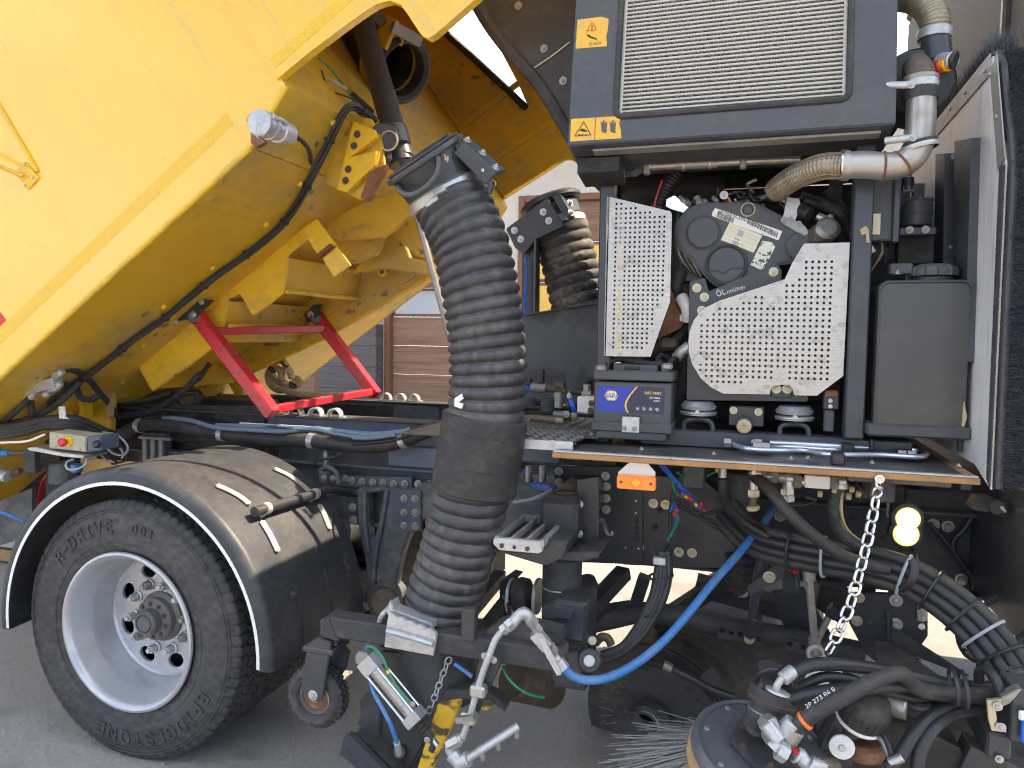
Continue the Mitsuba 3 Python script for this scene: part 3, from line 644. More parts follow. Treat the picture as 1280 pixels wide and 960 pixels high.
obj('rim', lathe([(.30, -.02), (.30, -.30), (.26, -.25), (.25, -.14), (.25, -.02)], wc + Y1 * .335, (0, -1, 0), 48), 'grime_black', w2)
obj('axle_tube', cyl(WC + Y1 * 2.5, WC + Y1 * 4.5, .085, 24), 'grime_black', axl)
for yw in (4.0, 4.335):
    w3 = fresh(axl + '__wheel')
    obj('tyre', tyre(yw, .29, tread=False), 'tyre_rubber', w3)
    obj('rim', lathe([(.30, -.02), (.30, -.27), (.26, -.2), (0, -.2), (0, -.19), (.25, -.14), (.25, -.02)], WC + Y1 * yw, (0, -1, 0), 48), 'grime_black', w3)

prin('strap_zinc', dusty((0.55, 0.53, 0.46), dust=(.3, .27, .22), amount=.5, up=.1, f=20), .45, metal=.35)
# ------------------------------------------------------------------ mudguard
mg = thing('mudguard', 'black plastic mudguard with white edge stripe arched over the rear wheel', 'mudguard')
MC = np.array([-2.2, 0, .5]); y0, y1 = 2.15, 2.79
def arc_sheet(prof, a0, a1, n=90, c=MC):
    """prof: closed section (radius, y) swept from a0 to a1 degrees about c's y axis"""
    pr = np.asarray(prof, float); t = np.radians(np.linspace(a0, a1, n)); m = len(pr)
    v = np.stack([c[0] + pr[None, :, 0] * np.cos(t)[:, None], np.broadcast_to(pr[None, :, 1], (n, m)), c[2] + pr[None, :, 0] * np.sin(t)[:, None]], -1).reshape(-1, 3)
    i, j = np.meshgrid(np.arange(n - 1), np.arange(m), indexing='ij'); j2 = (j + 1) % m
    f = np.vstack([np.stack([i * m + j, i * m + j2, (i + 1) * m + j2], -1).reshape(-1, 3), np.stack([i * m + j, (i + 1) * m + j2, (i + 1) * m + j], -1).reshape(-1, 3)])
    k = np.arange(1, m - 1); e = (n - 1) * m
    f = np.vstack([f, np.stack([k * 0, k + 1, k], 1), np.stack([e + k * 0, e + k, e + k + 1], 1)])
    if trimesh.Trimesh(v, f, process=False).volume < 0: f = f[:, ::-1]
    return v, f
sec = [(.645, y1), (.645, y0 + .035), (.640, y0 + .018), (.628, y0 + .006), (.612, y0), (.582, y0), (.582, y0 + .005), (.610, y0 + .006), (.624, y0 + .012), (.634, y0 + .022), (.638, y0 + .04), (.638, y1)]
v, f = arc_sheet(sec, -3, 184)
d = (meshkit.fbm(v * 3.5, 2, 3) - .5) * .010 * np.clip((v[:, 1] - y0 - .05) * 6, 0, 1)
rad = v - MC; rad[:, 1] = 0; rad /= np.linalg.norm(rad, axis=1, keepdims=True)
obj('shell', (v + rad * d[:, None], f), 'guard_black', mg, smooth=40)
obj('white_stripe', arc_sheet([(.596, y0 - .0012), (.583, y0 - .0012), (.583, y0 + .0004), (.596, y0 + .0004)], -2.5, 183.5), 'white_paint', mg)
for yy_ in (2.35, 2.55, 2.70):
    obj('pressed_rib', arc_sheet([(.645, yy_ - .012), (.650, yy_ - .004), (.650, yy_ + .004), (.645, yy_ + .012)], -2.5, 20, 20), 'guard_black', mg)
def on_guard(px, py, h=0.0):
    """where the sight line meets the guard's outer surface"""
    v = ray(px, py); a = v[0]**2 + v[2]**2; o = CAM - MC; b = o[0] * v[0] + o[2] * v[2]; c = o[0]**2 + o[2]**2 - (.645 + h)**2
    return CAM + v * ((-b - math.sqrt(max(b * b - a * c, 0))) / a)
def gn(p):
    n = p - MC; n[1] = 0; return n / np.linalg.norm(n)
def strap(pts, w):
    p = spline([on_guard(*q, .0045) for q in pts], .015); n = np.array([gn(q) for q in p])
    v = []; t = np.gradient(p, axis=0); s = np.cross(t, n); s /= np.linalg.norm(s, axis=1, keepdims=True)
    v = np.stack([p - s * w, p + s * w, p + s * w + n * .004, p - s * w + n * .004], 1).reshape(-1, 3)
    f = []; m = len(p)
    for i in range(m - 1):
        for j in range(4):
            a, b = i * 4 + j, i * 4 + (j + 1) % 4; f += [[a, b, b + 4], [a, b + 4, a + 4]]
    f += [[0, 2, 1], [0, 3, 2], [m * 4 - 4, m * 4 - 3, m * 4 - 2], [m * 4 - 4, m * 4 - 2, m * 4 - 1]]
    return v, np.array(f)
for pts in ([(271, 607), (285, 613), (300, 621), (311, 630)], [(327, 652), (334, 663), (340, 674), (347, 689)], [(343, 586), (360, 594), (376, 605), (386, 614)], [(399, 631), (404, 641), (408, 651), (412, 661)]):
    s = obj('strap', strap(pts, .014), 'strap_zinc', mg)
    for q in (pts[0], pts[-1]):
        p = on_guard(*q, .008); bolt(s, p, gn(p), r=.008, washer=False)
for p, r in (((366, 744), .022), ((435, 710), .018)):
    c = on_guard(*p); bolt(mg, c, gn(c), r=r * .7, mat='cast_brown')
br = thing('mudguard_stay', 'black round stay bar clamped across the mudguard', 'stay bar')
b0, b1 = on_guard(318, 640, .035), on_guard(398, 616, .035)
mid = at(440, 616, 2.98); end = at(468, 618, 3.02)
obj('bar', tube([b0, b0 + (b1 - b0) * .5, b1, b1 + (b1 - b0) * .12, mid, end], .019, 16), 'black_paint', br)
for q in (b0 + (b1 - b0) * .16, b0 + (b1 - b0) * .93):
    d = (b1 - b0) / np.linalg.norm(b1 - b0)
    c = obj('clamp', join(lathe([(.019, -.013), (.0235, -.013), (.0235, .013), (.019, .013), (.019, -.013)], q, d, 20), bar(q - gn(q) * .02 - Z1 * .012, q - gn(q) * .034 - Z1 * .05, .026, .005, gn(q))), 'strap_zinc', br)
    bolt(c, q - Z1 * .022 + gn(q) * .012, gn(q), r=.008, washer=False)

# ------------------------------------------------------------------ suction hoses
def corrugated(path, r, pitch, depth, helix=True, n=40, per=9, t0=0.0, ramp=0.06):
    """ribbed hose: rounded ribs with narrow valleys"""
    s = spline(path, pitch / per); L = np.concatenate([[0], np.cumsum(np.linalg.norm(np.diff(s, axis=0), axis=1))])
    v, f = sweep(s, 1.0, n); k = len(s); ring = v[:k * n].reshape(k, n, 3); c = s[:, None]
    ph = L[:, None] / pitch - (np.arange(n)[None] / n if helix else 0)
    prof = np.abs(np.sin(np.pi * ph)) ** .45
    end = np.clip(np.minimum(L, L[-1] - L) / ramp, 0, 1)[:, None]
    rr = r - depth * (1 - prof) * end
    v[:k * n] = (c + (ring - c) * rr[..., None]).reshape(-1, 3)
    return v, f
hs = thing('suction_hose', 'big ribbed black rubber suction hose beside the engine', 'hose')
cx = [(559, 243), (572, 268), (586, 300), (597, 345), (606, 400), (610, 450), (609, 500), (605, 532)]
yy = [2.185, 2.17, 2.16, 2.15, 2.15, 2.15, 2.15, 2.15]
obj('upper_length', corrugated([at(a, b, y) for (a, b), y in zip(cx, yy)], .121, .0365, .018, n=48), 'hose_rubber', hs, smooth=60)
obj('lower_length', corrugated([at(592, 600, 2.15), at(584, 640, 2.15), at(572, 690, 2.15), at(558, 735, 2.15), at(547, 778, 2.15)], .122, .0405, .014, n=48), 'hose_rubber', hs, smooth=60)
def hose_band(c0, c1, r, name, mat, t=.006, n=48):
    return lathe([(r - .01, 0), (r, .004), (r + t, .008), (r + t, np.linalg.norm(c1 - c0) - .008), (r, np.linalg.norm(c1 - c0) - .004), (r - .01, np.linalg.norm(c1 - c0))], c0, c1 - c0, n)
slv = obj('rubber_sleeve', bumpy(hose_band(at(607, 518, 2.15), at(592, 614, 2.15), .126, '', '', .007), .002, 9), 'rubber', hs, smooth=50)
obj('worn_tag', plate(2.022, [(568, 498), (577, 492), (579, 498), (573, 503), (579, 505), (577, 511), (568, 508)], .004), 'white_label', hs)
def slot(px, py, rot, w=.10):
    """staple-like tie moulded in the sleeve"""
    ax_ = at(592, 614, 2.15) - at(607, 518, 2.15); ax_ /= np.linalg.norm(ax_); c0 = at(607, 518, 2.15)
    q = at(px, py, 2.04); h = (q - c0) @ ax_; c = c0 + ax_ * h; d = q - c; th = math.atan2(d[0], -d[1])
    pts = []
    for t in np.linspace(-w / 2, w / 2, 9):
        a = th + t / .133; e = np.array([math.sin(a), -math.cos(a), 0]); e -= ax_ * (e @ ax_); e /= np.linalg.norm(e)
        pts.append(c + e * .134 + ax_ * 0)
    pts = [pts[0] + ax_ * .008] + pts + [pts[-1] + ax_ * .008]
    return tube(pts, .0022, 6, .02)
obj('tie', slot(609, 548, 0), 'rubber', slv); obj('tie', slot(603, 590, 0), 'rubber', slv)
# top flange with handle
ft = obj('top_clip', hose_band(at(553, 235, 2.175), at(561, 250, 2.185), .1235, '', '', .003), 'zinc', hs)
obj('clip_screw', bar(at(548, 247, 2.05), at(533, 258, 2.05), .018, .014), 'zinc', ft)
obj('clip_screw', bar(at(543, 243, 2.045), at(557, 236, 2.045), .022, .014), 'zinc', ft)
hd = thing('hose_connector', 'black steel head with loop handle on top of the near suction hose', 'hose connector')
h0, h1 = at(532, 201, 2.14), at(557, 240, 2.185); hx = (h1 - h0) / np.linalg.norm(h1 - h0)
obj('collar', lathe([(.112, 0), (.124, .002), (.122, .03), (.118, .09), (.113, .115), (.105, .12), (.105, .01)], h0, hx, 48), 'black_paint', hd)
obj('flange', lathe([(.10, -.012), (.136, -.012), (.139, -.006), (.139, .002), (.136, .006), (.10, .006), (.10, -.012)], h0, hx, 48), 'black_paint', hd)
obj('flange_seal', lathe([(.10, -.022), (.122, -.022), (.127, -.018), (.125, -.012), (.10, -.012), (.10, -.03)], h0, hx, 48), 'rubber', hd)
P3 = lambda *q: at(*q)
obj('handle', tube([P3(496, 224, 2.10), P3(501, 240, 2.04), P3(513, 244, 2.02), P3(533, 234, 2.00), P3(546, 218, 2.00), P3(549, 204, 2.02), P3(542, 189, 2.08)], .0085, 10), 'plastic_grey', hd)
ear = obj('hinge_plate', bar(at(577, 178, 2.15), at(621, 218, 2.17), .12, .012, (.5, -.35, .8), .003), 'black_satin', hd)
obj('hinge_plate', bar(at(574, 184, 2.085), at(614, 224, 2.105), .010, .045, (.5, 0, .8), .002), 'black_paint', hd)
obj('hinge_bridge', bar(at(560, 178, 2.12), at(584, 188, 2.14), .05, .03, (.4, 0, .9)), 'black_paint', hd)
for p in ((584, 176), (603, 192), (619, 210)): bolt(ear, at(p[0], p[1], 2.12), (.5, -.35, .8), r=.014)
for p in ((590, 192), (597, 199), (604, 213)): obj('spacer', box(at(p[0], p[1], 2.10), (.012, .012, .014)), 'brass' if 'brass' in scene else 'zinc_yellow', hd)
obj('latch_hook', tube([at(607, 222, 2.12), at(613, 228, 2.11), at(612, 240, 2.11), at(606, 238, 2.12)], .009, 8), 'black_paint', hd)
v_ = obj('bleed_valve', cyl(at(556, 196, 2.075), at(549, 197, 2.05), .011, 16), 'plastic_grey', hd)
bolt(v_, at(556, 199, 2.07), r=.013)
obj('valve_ring', cyl(at(553.5, 196.3, 2.066), at(552, 196.5, 2.06), .0118, 16), 'orange_ring', v_)
obj('safety_wire', tube([at(614, 224, 2.11), at(620, 228, 2.11), at(617, 234, 2.11), at(612, 232, 2.12)], .0012, 5), 'zinc_yellow', hd)
# lower clips
lc = obj('bottom_clip', hose_band(at(548, 772, 2.15), at(545, 786, 2.15), .124, '', '', .003), 'zinc', hs)
obj('bottom_clip', hose_band(at(551, 757, 2.15), at(549.5, 763, 2.15), .122, '', '', .003), 'plastic_black', hs)

# far suction hose with its carrier
h2 = thing('far_suction_hose', 'second ribbed grey suction hose on the far side, by the yellow panes', 'hose')
cx = [(700, 285), (707, 310), (713, 335), (720, 365), (728, 400)]
obj('ribbed_length', corrugated([at(a, b, 3.35) for a, b in cx], .130, .045, .015, n=40), 'hose_dusty', h2, smooth=60)
obj('clip', hose_band(at(697, 276, 3.35), at(701, 290, 3.35), .125, '', '', .003), 'galvanised', h2)
obj('collar', cyl(at(690, 258, 3.35), at(698, 280, 3.35), .118, 32), 'black_paint', h2)
obj('flange', cyl(at(687, 250, 3.35), at(690, 259, 3.35), .145, 32), 'black_paint', h2)
cr = thing('far_hose_carrier', 'black bolted plate and post carrying the far suction hose', 'bracket')
cp = obj('plate', plate(3.18, [(632, 286), (684, 247), (705, 282), (668, 300), (655, 318), (644, 310)], .02, rnd=.008, bv=.003), 'black_paint', cr)
for p in ((679, 265), (686, 276), (643, 288), (651, 299)): bolt(cp, at(*p, 3.18), r=.016)
obj('hinge', plate(3.16, [(690, 245), (700, 243), (714, 268), (708, 272), (700, 262)], .08, bv=.004), 'black_paint', cr)
for p in ((712, 254), (713, 266)): bolt(cr, at(*p, 3.15), (.8, -.4, .3), r=.016)
obj('post', bar(at(664, 300, 3.25), at(663, 470, 3.25), .07, .05, Y1), 'black_paint', cr)
obj('post_edge', bar(at(671, 300, 3.20), at(669, 470, 3.20), .012, .06, Y1), 'black_satin', cr)
obj('air_line', tube([at(657, 322, 3.17), at(658, 345, 3.17), at(656, 380, 3.17), at(657, 400, 3.17)], .006, 8), 'blue_wire', cr)

# ------------------------------------------------------------------ lorry chassis, rear part
prin('frame_grey', dusty((0.070, 0.080, 0.095), dust=(.21, .195, .165), amount=.55, up=.35, f=7), 0.55)
prin('frame_blue', dusty((0.085, 0.110, 0.150), dust=(.22, .21, .19), amount=.45, up=.45, f=7), 0.5)
ch = thing('chassis_frame', 'dusty blue grey lorry chassis with bolted rails under hopper and engine', 'chassis')
def xz(px, py, y): q = at(px, py, y); return q[0], q[2]
zt = 1.262
obj('subframe_rail', box((-1.9, 3.06, zt - .075), (2.3, .07, .15), None, .01), 'frame_blue', ch)
obj('rail_ledge', box((-1.9, 3.04, zt + .004), (2.3, .13, .008), None, .002), 'black_dusty', ch)
obj('subframe_rail', box((-1.9, 3.80, zt - .06), (2.6, .07, .15), None, .01), 'frame_grey', ch)
obj('rail_ledge', box((-1.75, 3.76, zt + .02), (2.0, .13, .008), None, .002), 'black_dusty', ch)
obj('inner_web', box((-2.0, 3.76, 1.02), (2.6, .01, .46)), 'grime_black', ch)
obj('splice_plate', box((at(515, 515, 3.7)[0], 3.755, zt - .05), (.28, .012, .11), None, .003), 'frame_grey', ch)
obj('rail_packer', box((at(455, 570, 3.02)[0], 3.03, 1.10), (.9, .05, .09), None, .003), 'black_dusty', ch)
obj('rail_packer', bpx(485, 559, 546, 584, 2.99, .06), 'frame_blue', ch)
pp = obj('main_rail', join(box((-1.7, 3.055, .92), (2.6, .012, .27), None, .003), box((-1.7, 3.02, 1.052), (2.6, .075, .012), None, .003), box((-1.7, 3.02, .788), (2.6, .075, .012), None, .003)), 'frame_grey', ch)
obj('main_rail', box((-1.7, 3.80, .92), (2.6, .08, .27), None, .006), 'grime_black', ch)
bp = obj('bolted_strip', plate(2.995, [(404, 594), (515, 597), (515, 609), (513, 612), (404, 607)], .02, bv=.003), 'frame_grey', ch)
bolts(bp, [(431, 598), (439.6, 600.6), (452.7, 602), (466, 603), (478.8, 603.5), (492, 605), (506, 605)], 2.99, px=5.6, mat='steel_dull')
bolts(ch, [(522.5, 605), (536.5, 605.5)], 2.985, px=5.6, mat='steel_dull')
# suspension hanger casting
hg = obj('hanger', bev(Y(2.93), cs(Y(2.93).uvs([(446, 611), (521, 612), (526, 604), (546, 604), (541, 640), (513, 665), (503, 690), (495, 728), (489, 752), (480, 780), (466, 784), (461, 742), (456, 700), (447, 655)]), [Y(2.93).uvs([(459, 617), (481, 613), (474, 648), (468, 672), (462, 672), (460, 645)])], rnd=.004), .05, b=.007), 'frame_grey', ch)
obj('hanger_rib', tube(A((484, 613, 2.925), (478, 650, 2.92), (470, 690, 2.92), (466, 735, 2.92), (465, 780, 2.925)), .012, 8), 'frame_grey', ch)
obj('hanger_rib', tube(A((456, 613, 2.925), (456, 650, 2.92), (461, 690, 2.92)), .010, 8), 'frame_grey', ch)
hp_ = obj('hanger_pad', bev(Y(2.915), cs(Y(2.915).uvs([(497, 613), (526, 613), (526, 664), (503, 666), (496, 655)]), rnd=.008), .02, b=.004), 'frame_grey', ch)
bolts(hp_, [(505, 623), (518.8, 623.5), (504.8, 640.6), (518.8, 641), (504.8, 657), (518.8, 657.7)], 2.914, px=5.4, mat='steel_dull')
bolts(ch, [(440.6, 634), (441.7, 650)], 2.94, px=6, mat='steel_dull')
obj('hanger_bush', cyl(at(480, 752, 2.86), at(478, 752, 3.0), .062, 28), 'cast_brown', ch)
obj('spring_eye', lathe([(.05, 0), (.075, 0), (.08, .01), (.08, .10), (.05, .10), (.05, 0)], at(478, 752, 2.90), (0, 1, 0), 28), 'frame_grey', ch)
obj('leaf_spring', bar(at(478, 760, 2.97), at(330, 830, 2.97), .09, .03), 'grime_black', ch)
obj('hanger_pin', cyl(at(447, 765, 2.86), at(449, 765, 2.95), .03, 16), 'cast_brown', ch)
obj('cross_member', box((-1.35, 3.43, .92), (.10, .72, .20), None, .01), 'grime_black', ch)
obj('cross_member', box((-.9, 3.43, .95), (.25, .72, .16), None, .01), 'grime_black', ch)
obj('tank_side', box((-1.2, 3.30, .62), (.12, .4, .3), None, .02), 'grime_black', ch)
lv = obj('levelling_valve', cyl(at(407, 566, 2.93), at(408, 592, 2.93), .013, 14), 'steel_dull', ch)
obj('levelling_valve', cyl(at(407, 588, 2.91), at(407.5, 603, 2.91), .030, 18), 'frame_grey', ch)
bolt(ch, at(407, 566, 2.93), (0, 0, 1), r=.012, mat='steel_dull')
obj('valve_arm', tube(A((392, 578, 2.92), (404, 574, 2.9), (420, 571, 2.9), (428, 565, 2.9)), .006, 8), 'black_paint', ch)
obj('valve_loop', tube(A((400, 588, 2.9), (410, 584, 2.88), (420, 590, 2.88), (423, 604, 2.88)), .011, 10), 'frame_grey', ch)
bolts(ch, [(405, 597), (416, 598)], 2.87, px=4.5, mat='steel_dull')
obj('black_box', bpx(232, 500, 322, 520, 3.4, .2, .01), 'black_dusty', ch)
obj('black_box', bpx(175, 508, 240, 522, 3.3, .2, .01), 'black_dusty', ch)
obj('rail_cover', bpx(120, 538, 330, 582, 3.05, .03), 'grime_black', ch)
obj('spring_bracket', bpx(176, 541, 205, 568, 2.96, .06, .005), 'frame_grey', ch)
for px_ in (180, 190, 200): obj('bracket_stud', bpx(px_ - 2.5, 548, px_ + 2.5, 575, 2.94, .02), 'steel_dull', ch)
obj('bracket_bar', bpx(172, 546, 212, 550, 2.93, .03), 'steel_dull', ch)
# rear pivot area
pv = thing('hopper_pivot', 'rusty yellow pivot bracket with round eye behind the emergency stop box', 'pivot')
obj('eye', lathe([(.030, 0), (.058, 0), (.060, .006), (.060, .05), (.030, .05), (.030, 0)], at(107, 511, 2.80), (-.15, -1, 0), 28), 'yellow_paint', pv)
obj('subframe_end', plate(3.0, [(20, 500), (60, 492), (150, 505), (330, 508), (330, 545), (20, 565)], .03), 'grime_black', pv)
obj('eye_core', cyl(at(107, 511, 2.83), at(107, 511, 2.87), .034, 20), 'grime_black', pv)
obj('bracket', plate(2.86, [(88, 485), (100, 480), (128, 480), (140, 500), (138, 545), (100, 545), (95, 520)], .03, bv=.003), 'yellow_dusty', pv)
obj('bracket', plate(2.80, [(128, 488), (140, 492), (138, 520), (134, 524), (132, 505)], .02, bv=.003), 'timber', pv)
obj('clutter_block', box(at(190, 505, 3.3), (.5, .3, .16), None, .03), 'cast_brown', pv)
obj('crossing_pipe', tube(A((128, 512, 3.0), (180, 500, 3.1), (240, 480, 3.2), (262, 455, 3.2)), .014, 10), 'cast_brown', pv)
obj('crossing_pipe', tube(A((200, 500, 3.1), (225, 492, 3.1), (246, 490, 3.1), (240, 515, 3.1)), .008, 8), 'hose_black', pv)
obj('crossing_pipe', tube(A((215, 490, 3.12), (222, 500, 3.1), (228, 516, 3.1)), .008, 8), 'hose_black', pv)
obj('crossing_pipe', tube(A((150, 520, 3.0), (195, 512, 3.0), (226, 492, 3.0), (250, 468, 3.0)), .017, 10), 'rubber', pv)
obj('side_lug', plate(3.5, [(288, 452), (304, 470), (303, 494), (293, 494), (280, 470)], .03, bv=.003), 'yellow_paint', pv)
# far side coiled hose
ch2 = thing('coiled_hose', 'bundle of dusty tan looped hoses on the far rail behind the red frame', 'hose')
for r_, c in ((.075, (352, 466)), (.055, (360, 472)), (.07, (346, 474))):
    cc = at(*c, 3.78); t = np.linspace(0, 6.0, 26)
    obj('loop', tube([cc + np.array([r_ * math.cos(a), .02 * a - .05, r_ * math.sin(a)]) for a in t], .020, 10), 'insulation', ch2)
obj('tail', tube(A((352, 486, 3.75), (368, 492, 3.72), (400, 494, 3.72), (425, 494, 3.75)), .018, 10), 'insulation', ch2)
for k, p in enumerate(((340, 462), (356, 455), (366, 482))): obj('tie', lathe([(.021, -.006), (.025, -.006), (.025, .006), (.021, .006), (.021, -.006)], at(*p, 3.72), (.6, 0, .8), 12), 'plastic_black', ch2)

# saddle clamps on the rails
for i, (px, py, y) in enumerate(((370, 517, 3.01), (395, 518.5, 3.01), (419, 520, 3.01), (482, 497, 3.76), (500, 497.5, 3.76), (517, 498, 3.76))):
    c = at(px, py + 6, y); c[2] = zt + (.008 if y < 3.5 else .024)
    k = thing('saddle_clamp', ('bright saddle clamp on the ' + ('near' if y < 3.5 else 'far') + ' chassis rail, ' + ('nearest to the foot of the red frame', 'middle one of its row', 'nearest to the suction hose')[i % 3]), 'clamp', 'saddle clamps on the near rail' if y < 3.5 else 'saddle clamps on the far rail')
    t = np.linspace(0, math.pi, 12); pr = [(-.052, 0), (-.031, 0)] + [(-.029 * math.cos(a), .006 + .029 * math.sin(a)) for a in t] + [(.031, 0), (.052, 0)]
    pi_ = [(x * (1 if abs(x) > .03 else 1.16), z + .0045 if abs(x) > .03 else z * 1.13 + .003) for x, z in pr]
    poly = pr + pi_[::-1]
    v, f = mm(cs(poly).extrude(.035)); v = np.stack([v[:, 0] + c[0], .035 - v[:, 2] + c[1] - .0175, v[:, 1] + c[2]], 1)
    obj('strap', (v, f), 'galvanised', k)
    for s in (-1, 1): bolt(k, c + X1 * s * .043 + Z1 * .005, (0, 0, 1), r=.007, washer=False)

# hose bundle along the rail
hb = thing('frame_hose_bundle', 'black corrugated conduit and blue grey air lines along the near rail', 'hose')
obj('conduit', tp([(60, 548, 2.85), (110, 556, 2.86), (140, 548, 2.88), (155, 541, 2.90), (175, 532, 2.92), (221, 533, 2.92), (277, 542, 2.92), (334, 549, 2.92), (390, 551, 2.92), (442, 557, 2.92), (475, 557, 2.92), (504, 551, 2.92), (526, 542, 2.93), (548, 533, 2.95)], .031, 14), 'rubber', hb)
for p in ((175, 532), (278, 542.5), (390, 551), (504, 551)):
    c = at(*p, 2.92); obj('clip', lathe([(.031, -.013), (.0355, -.013), (.0355, .013), (.031, .013), (.031, -.013)], c, at(p[0] + 20, p[1] + (-9 if p[0] > 450 else 2), 2.92) - c, 20), 'galvanised', hb)
obj('air_line', tp([(204, 521, 2.93), (240, 526, 2.90), (268, 534, 2.88), (310, 537, 2.88), (352, 539, 2.88), (395, 536, 2.88), (430, 545, 2.88), (462, 547, 2.88), (495, 543, 2.89)], .011, 10), 'blue_grey_hose', hb)
obj('air_line', tp([(270, 531, 2.90), (330, 533, 2.89), (380, 535, 2.89), (425, 539, 2.89), (460, 543, 2.89), (500, 540, 2.9), (512, 536, 2.92)], .009, 10), 'blue_grey_hose', hb)
obj('air_line', tp([(395, 534, 2.90), (430, 538, 2.90), (470, 541, 2.90), (510, 537, 2.92)], .006, 8), 'blue_hose', hb)
obj('air_line', tp([(300, 529, 2.91), (350, 532, 2.9), (400, 535, 2.9), (440, 540, 2.9), (490, 543, 2.9)], .005, 8), 'white_label', hb)
obj('wire', tp([(205, 519, 2.94), (250, 527, 2.92), (300, 531, 2.9), (345, 534, 2.88), (390, 540, 2.87), (440, 548, 2.87)], .004, 6), 'hose_black', hb)
obj('wire', tp([(180, 523, 2.93), (205, 520, 2.92), (232, 522, 2.92), (282, 533, 2.9)], .005, 6), 'hose_black', hb)
obj('wire', tp([(440, 556, 2.89), (500, 548, 2.88), (530, 533, 2.88), (550, 528, 2.9)], .006, 8), 'hose_black', hb)

# red safety frame
rf = thing('safety_prop', 'red square-tube safety frame propping the raised yellow hopper', 'safety prop')
ya, yb_ = 2.80, 3.52
n0, n1, f0, f1 = at(243, 390, ya), at(342, 518, ya), at(393, 392, yb_), at(470, 494, yb_)
obj('leg', bar(n0, n1, .058, .058, Y1, .004), 'red_paint', rf); obj('leg', bar(f0, f1, .058, .058, Y1, .004), 'red_paint', rf)
g0 = n0 + (n1 - n0) * .19; g1 = f0 + (f1 - f0) * .19
obj('cross_bar', bar(g0 + Y1 * .029, g1 - Y1 * .029, .036, .036, Z1, .003), 'red_paint', rf)
g0 = n0 + (n1 - n0) * .955; g1 = f0 + (f1 - f0) * .955
obj('cross_bar', bar(g0 + Y1 * .029, g1 - Y1 * .029, .036, .036, Z1, .003), 'red_paint', rf)
for c, y in (((240, 388), ya), ((392, 390), yb_)):
    b = obj('bracket', plate(y - .045, [(c[0] - 25, c[1] + 14), (c[0] + 10, c[1] - 15), (c[0] + 26, c[1] - 13), (c[0] + 8, c[1] + 4), (c[0] + 2, c[1] + 10)] if y < 3 else [(c[0] - 12, c[1] + 3), (c[0] + 0, c[1] - 9), (c[0] + 10, c[1] - 10), (c[0] + 6, c[1] + 4), (c[0] - 8, c[1] + 14)], .012, bv=.002), 'black_paint', rf)
    bolts(b, [(c[0] + 2, c[1] + 5), (c[0] + 12, c[1] - 11), (c[0] - 21, c[1] + 14)] if y < 3 else [(c[0] - 4, c[1] + 3)], y - .046, px=5)
    obj('pivot', cyl(at(c[0] + 3, c[1] + 8, y - .04), at(c[0] + 3, c[1] + 8, y + .05), .030, 16), 'black_paint', rf)

# ------------------------------------------------------------------ controls at the rear left
vf = thing('hydraulic_coupling_block', 'cluster of grey hydraulic couplings and valves under the hopper edge', 'coupling')
Q = lambda px, py: at(px, py, 2.42)
obj('manifold', bar(Q(20, 492), Q(72, 478), .05, .045), 'galvanised', vf)
for a, b, r in (((8, 487), (24, 487), .022), ((28, 486), (36, 476), .018), ((46, 486), (58, 468), .015), ((66, 476), (78, 463), .015), ((0, 503), (40, 496), .014), ((40, 495), (52, 480), .014), ((56, 494), (72, 484), .014), ((72, 484), (76, 478), .013)):
    obj('fitting', cyl(Q(*a), Q(*b), r, 14), 'galvanised', vf)
for p in ((24, 487), (34, 478), (50, 480), (70, 472), (47, 488), (64, 489)): obj('nut', hexn(Q(*p), (.6, -.5, .4), .020, .03), 'zinc', vf)
for pts in (((58, 466, 2.42), (72, 460, 2.44), (92, 463, 2.5), (110, 474, 2.6), (122, 488, 2.7), (134, 502, 2.8), (148, 522, 2.9)), ((38, 496, 2.42), (20, 514, 2.4), (0, 530, 2.4), (-20, 545, 2.4)), ((38, 500, 2.45), (40, 518, 2.45), (36, 540, 2.5)), ((76, 480, 2.5), (96, 486, 2.6), (100, 496, 2.62), (112, 500, 2.64), (124, 494, 2.66)), ((100, 478, 2.55), (80, 498, 2.5), (62, 512, 2.5), (30, 525, 2.45), (-20, 535, 2.4)), ((90, 474, 2.6), (68, 505, 2.58), (40, 522, 2.55), (-10, 532, 2.5))):
    obj('hose', tube(A(*pts), .014, 10), 'rubber', vf)
hb2 = thing('rear_cable_bundle', 'thick bundle of black cables with a white wire above the emergency stop box', 'cable')
for k, dy in enumerate((-6, -3, 0, 3, 6, 8)):
    obj('cable', tp([(-30, 540 + dy, 2.35), (20, 536 + dy * .9, 2.38), (60, 527 + dy * .8, 2.45), (95, 528 + dy, 2.52), (125, 540 + dy, 2.62), (150, 556 + dy * 1.5, 2.75)], .011 + .003 * (k % 2), 9), 'rubber' if k % 2 else 'hose_black', hb2)
obj('cable', tp([(-20, 554, 2.33), (10, 553, 2.33), (36, 551, 2.34), (56, 543, 2.36)], .005, 7), 'white_label', hb2)
for k, pts in enumerate((((128, 540), (148, 545), (160, 560), (152, 573)), ((128, 546), (150, 556), (158, 574), (140, 580)), ((126, 550), (140, 566), (154, 568), (150, 560)), ((120, 556), (136, 572), (148, 578)), ((118, 560), (134, 576), (146, 582)), ((130, 536), (144, 540), (156, 552), (160, 566)))):
    obj('wire', tp([(*p, 2.62 + .02 * k) for p in pts], .005, 7), ('grey_wire', 'hose_black', 'grey_wire', 'hose_black', 'grey_wire', 'hose_black')[k], hb2)
tb = obj('tab', plate(2.40, [(73, 508), (81, 508), (82, 521), (86, 524), (74, 523)], .004), 'galvanised', hb2)
es = thing('emergency_stop_box', 'beige control box with red and yellow emergency stop button', 'control box')
b0 = at(62, 553, 2.40); 
ES = Pl(at(84, 552, 2.38), (1, .10, -.035), (0, 0, 1))
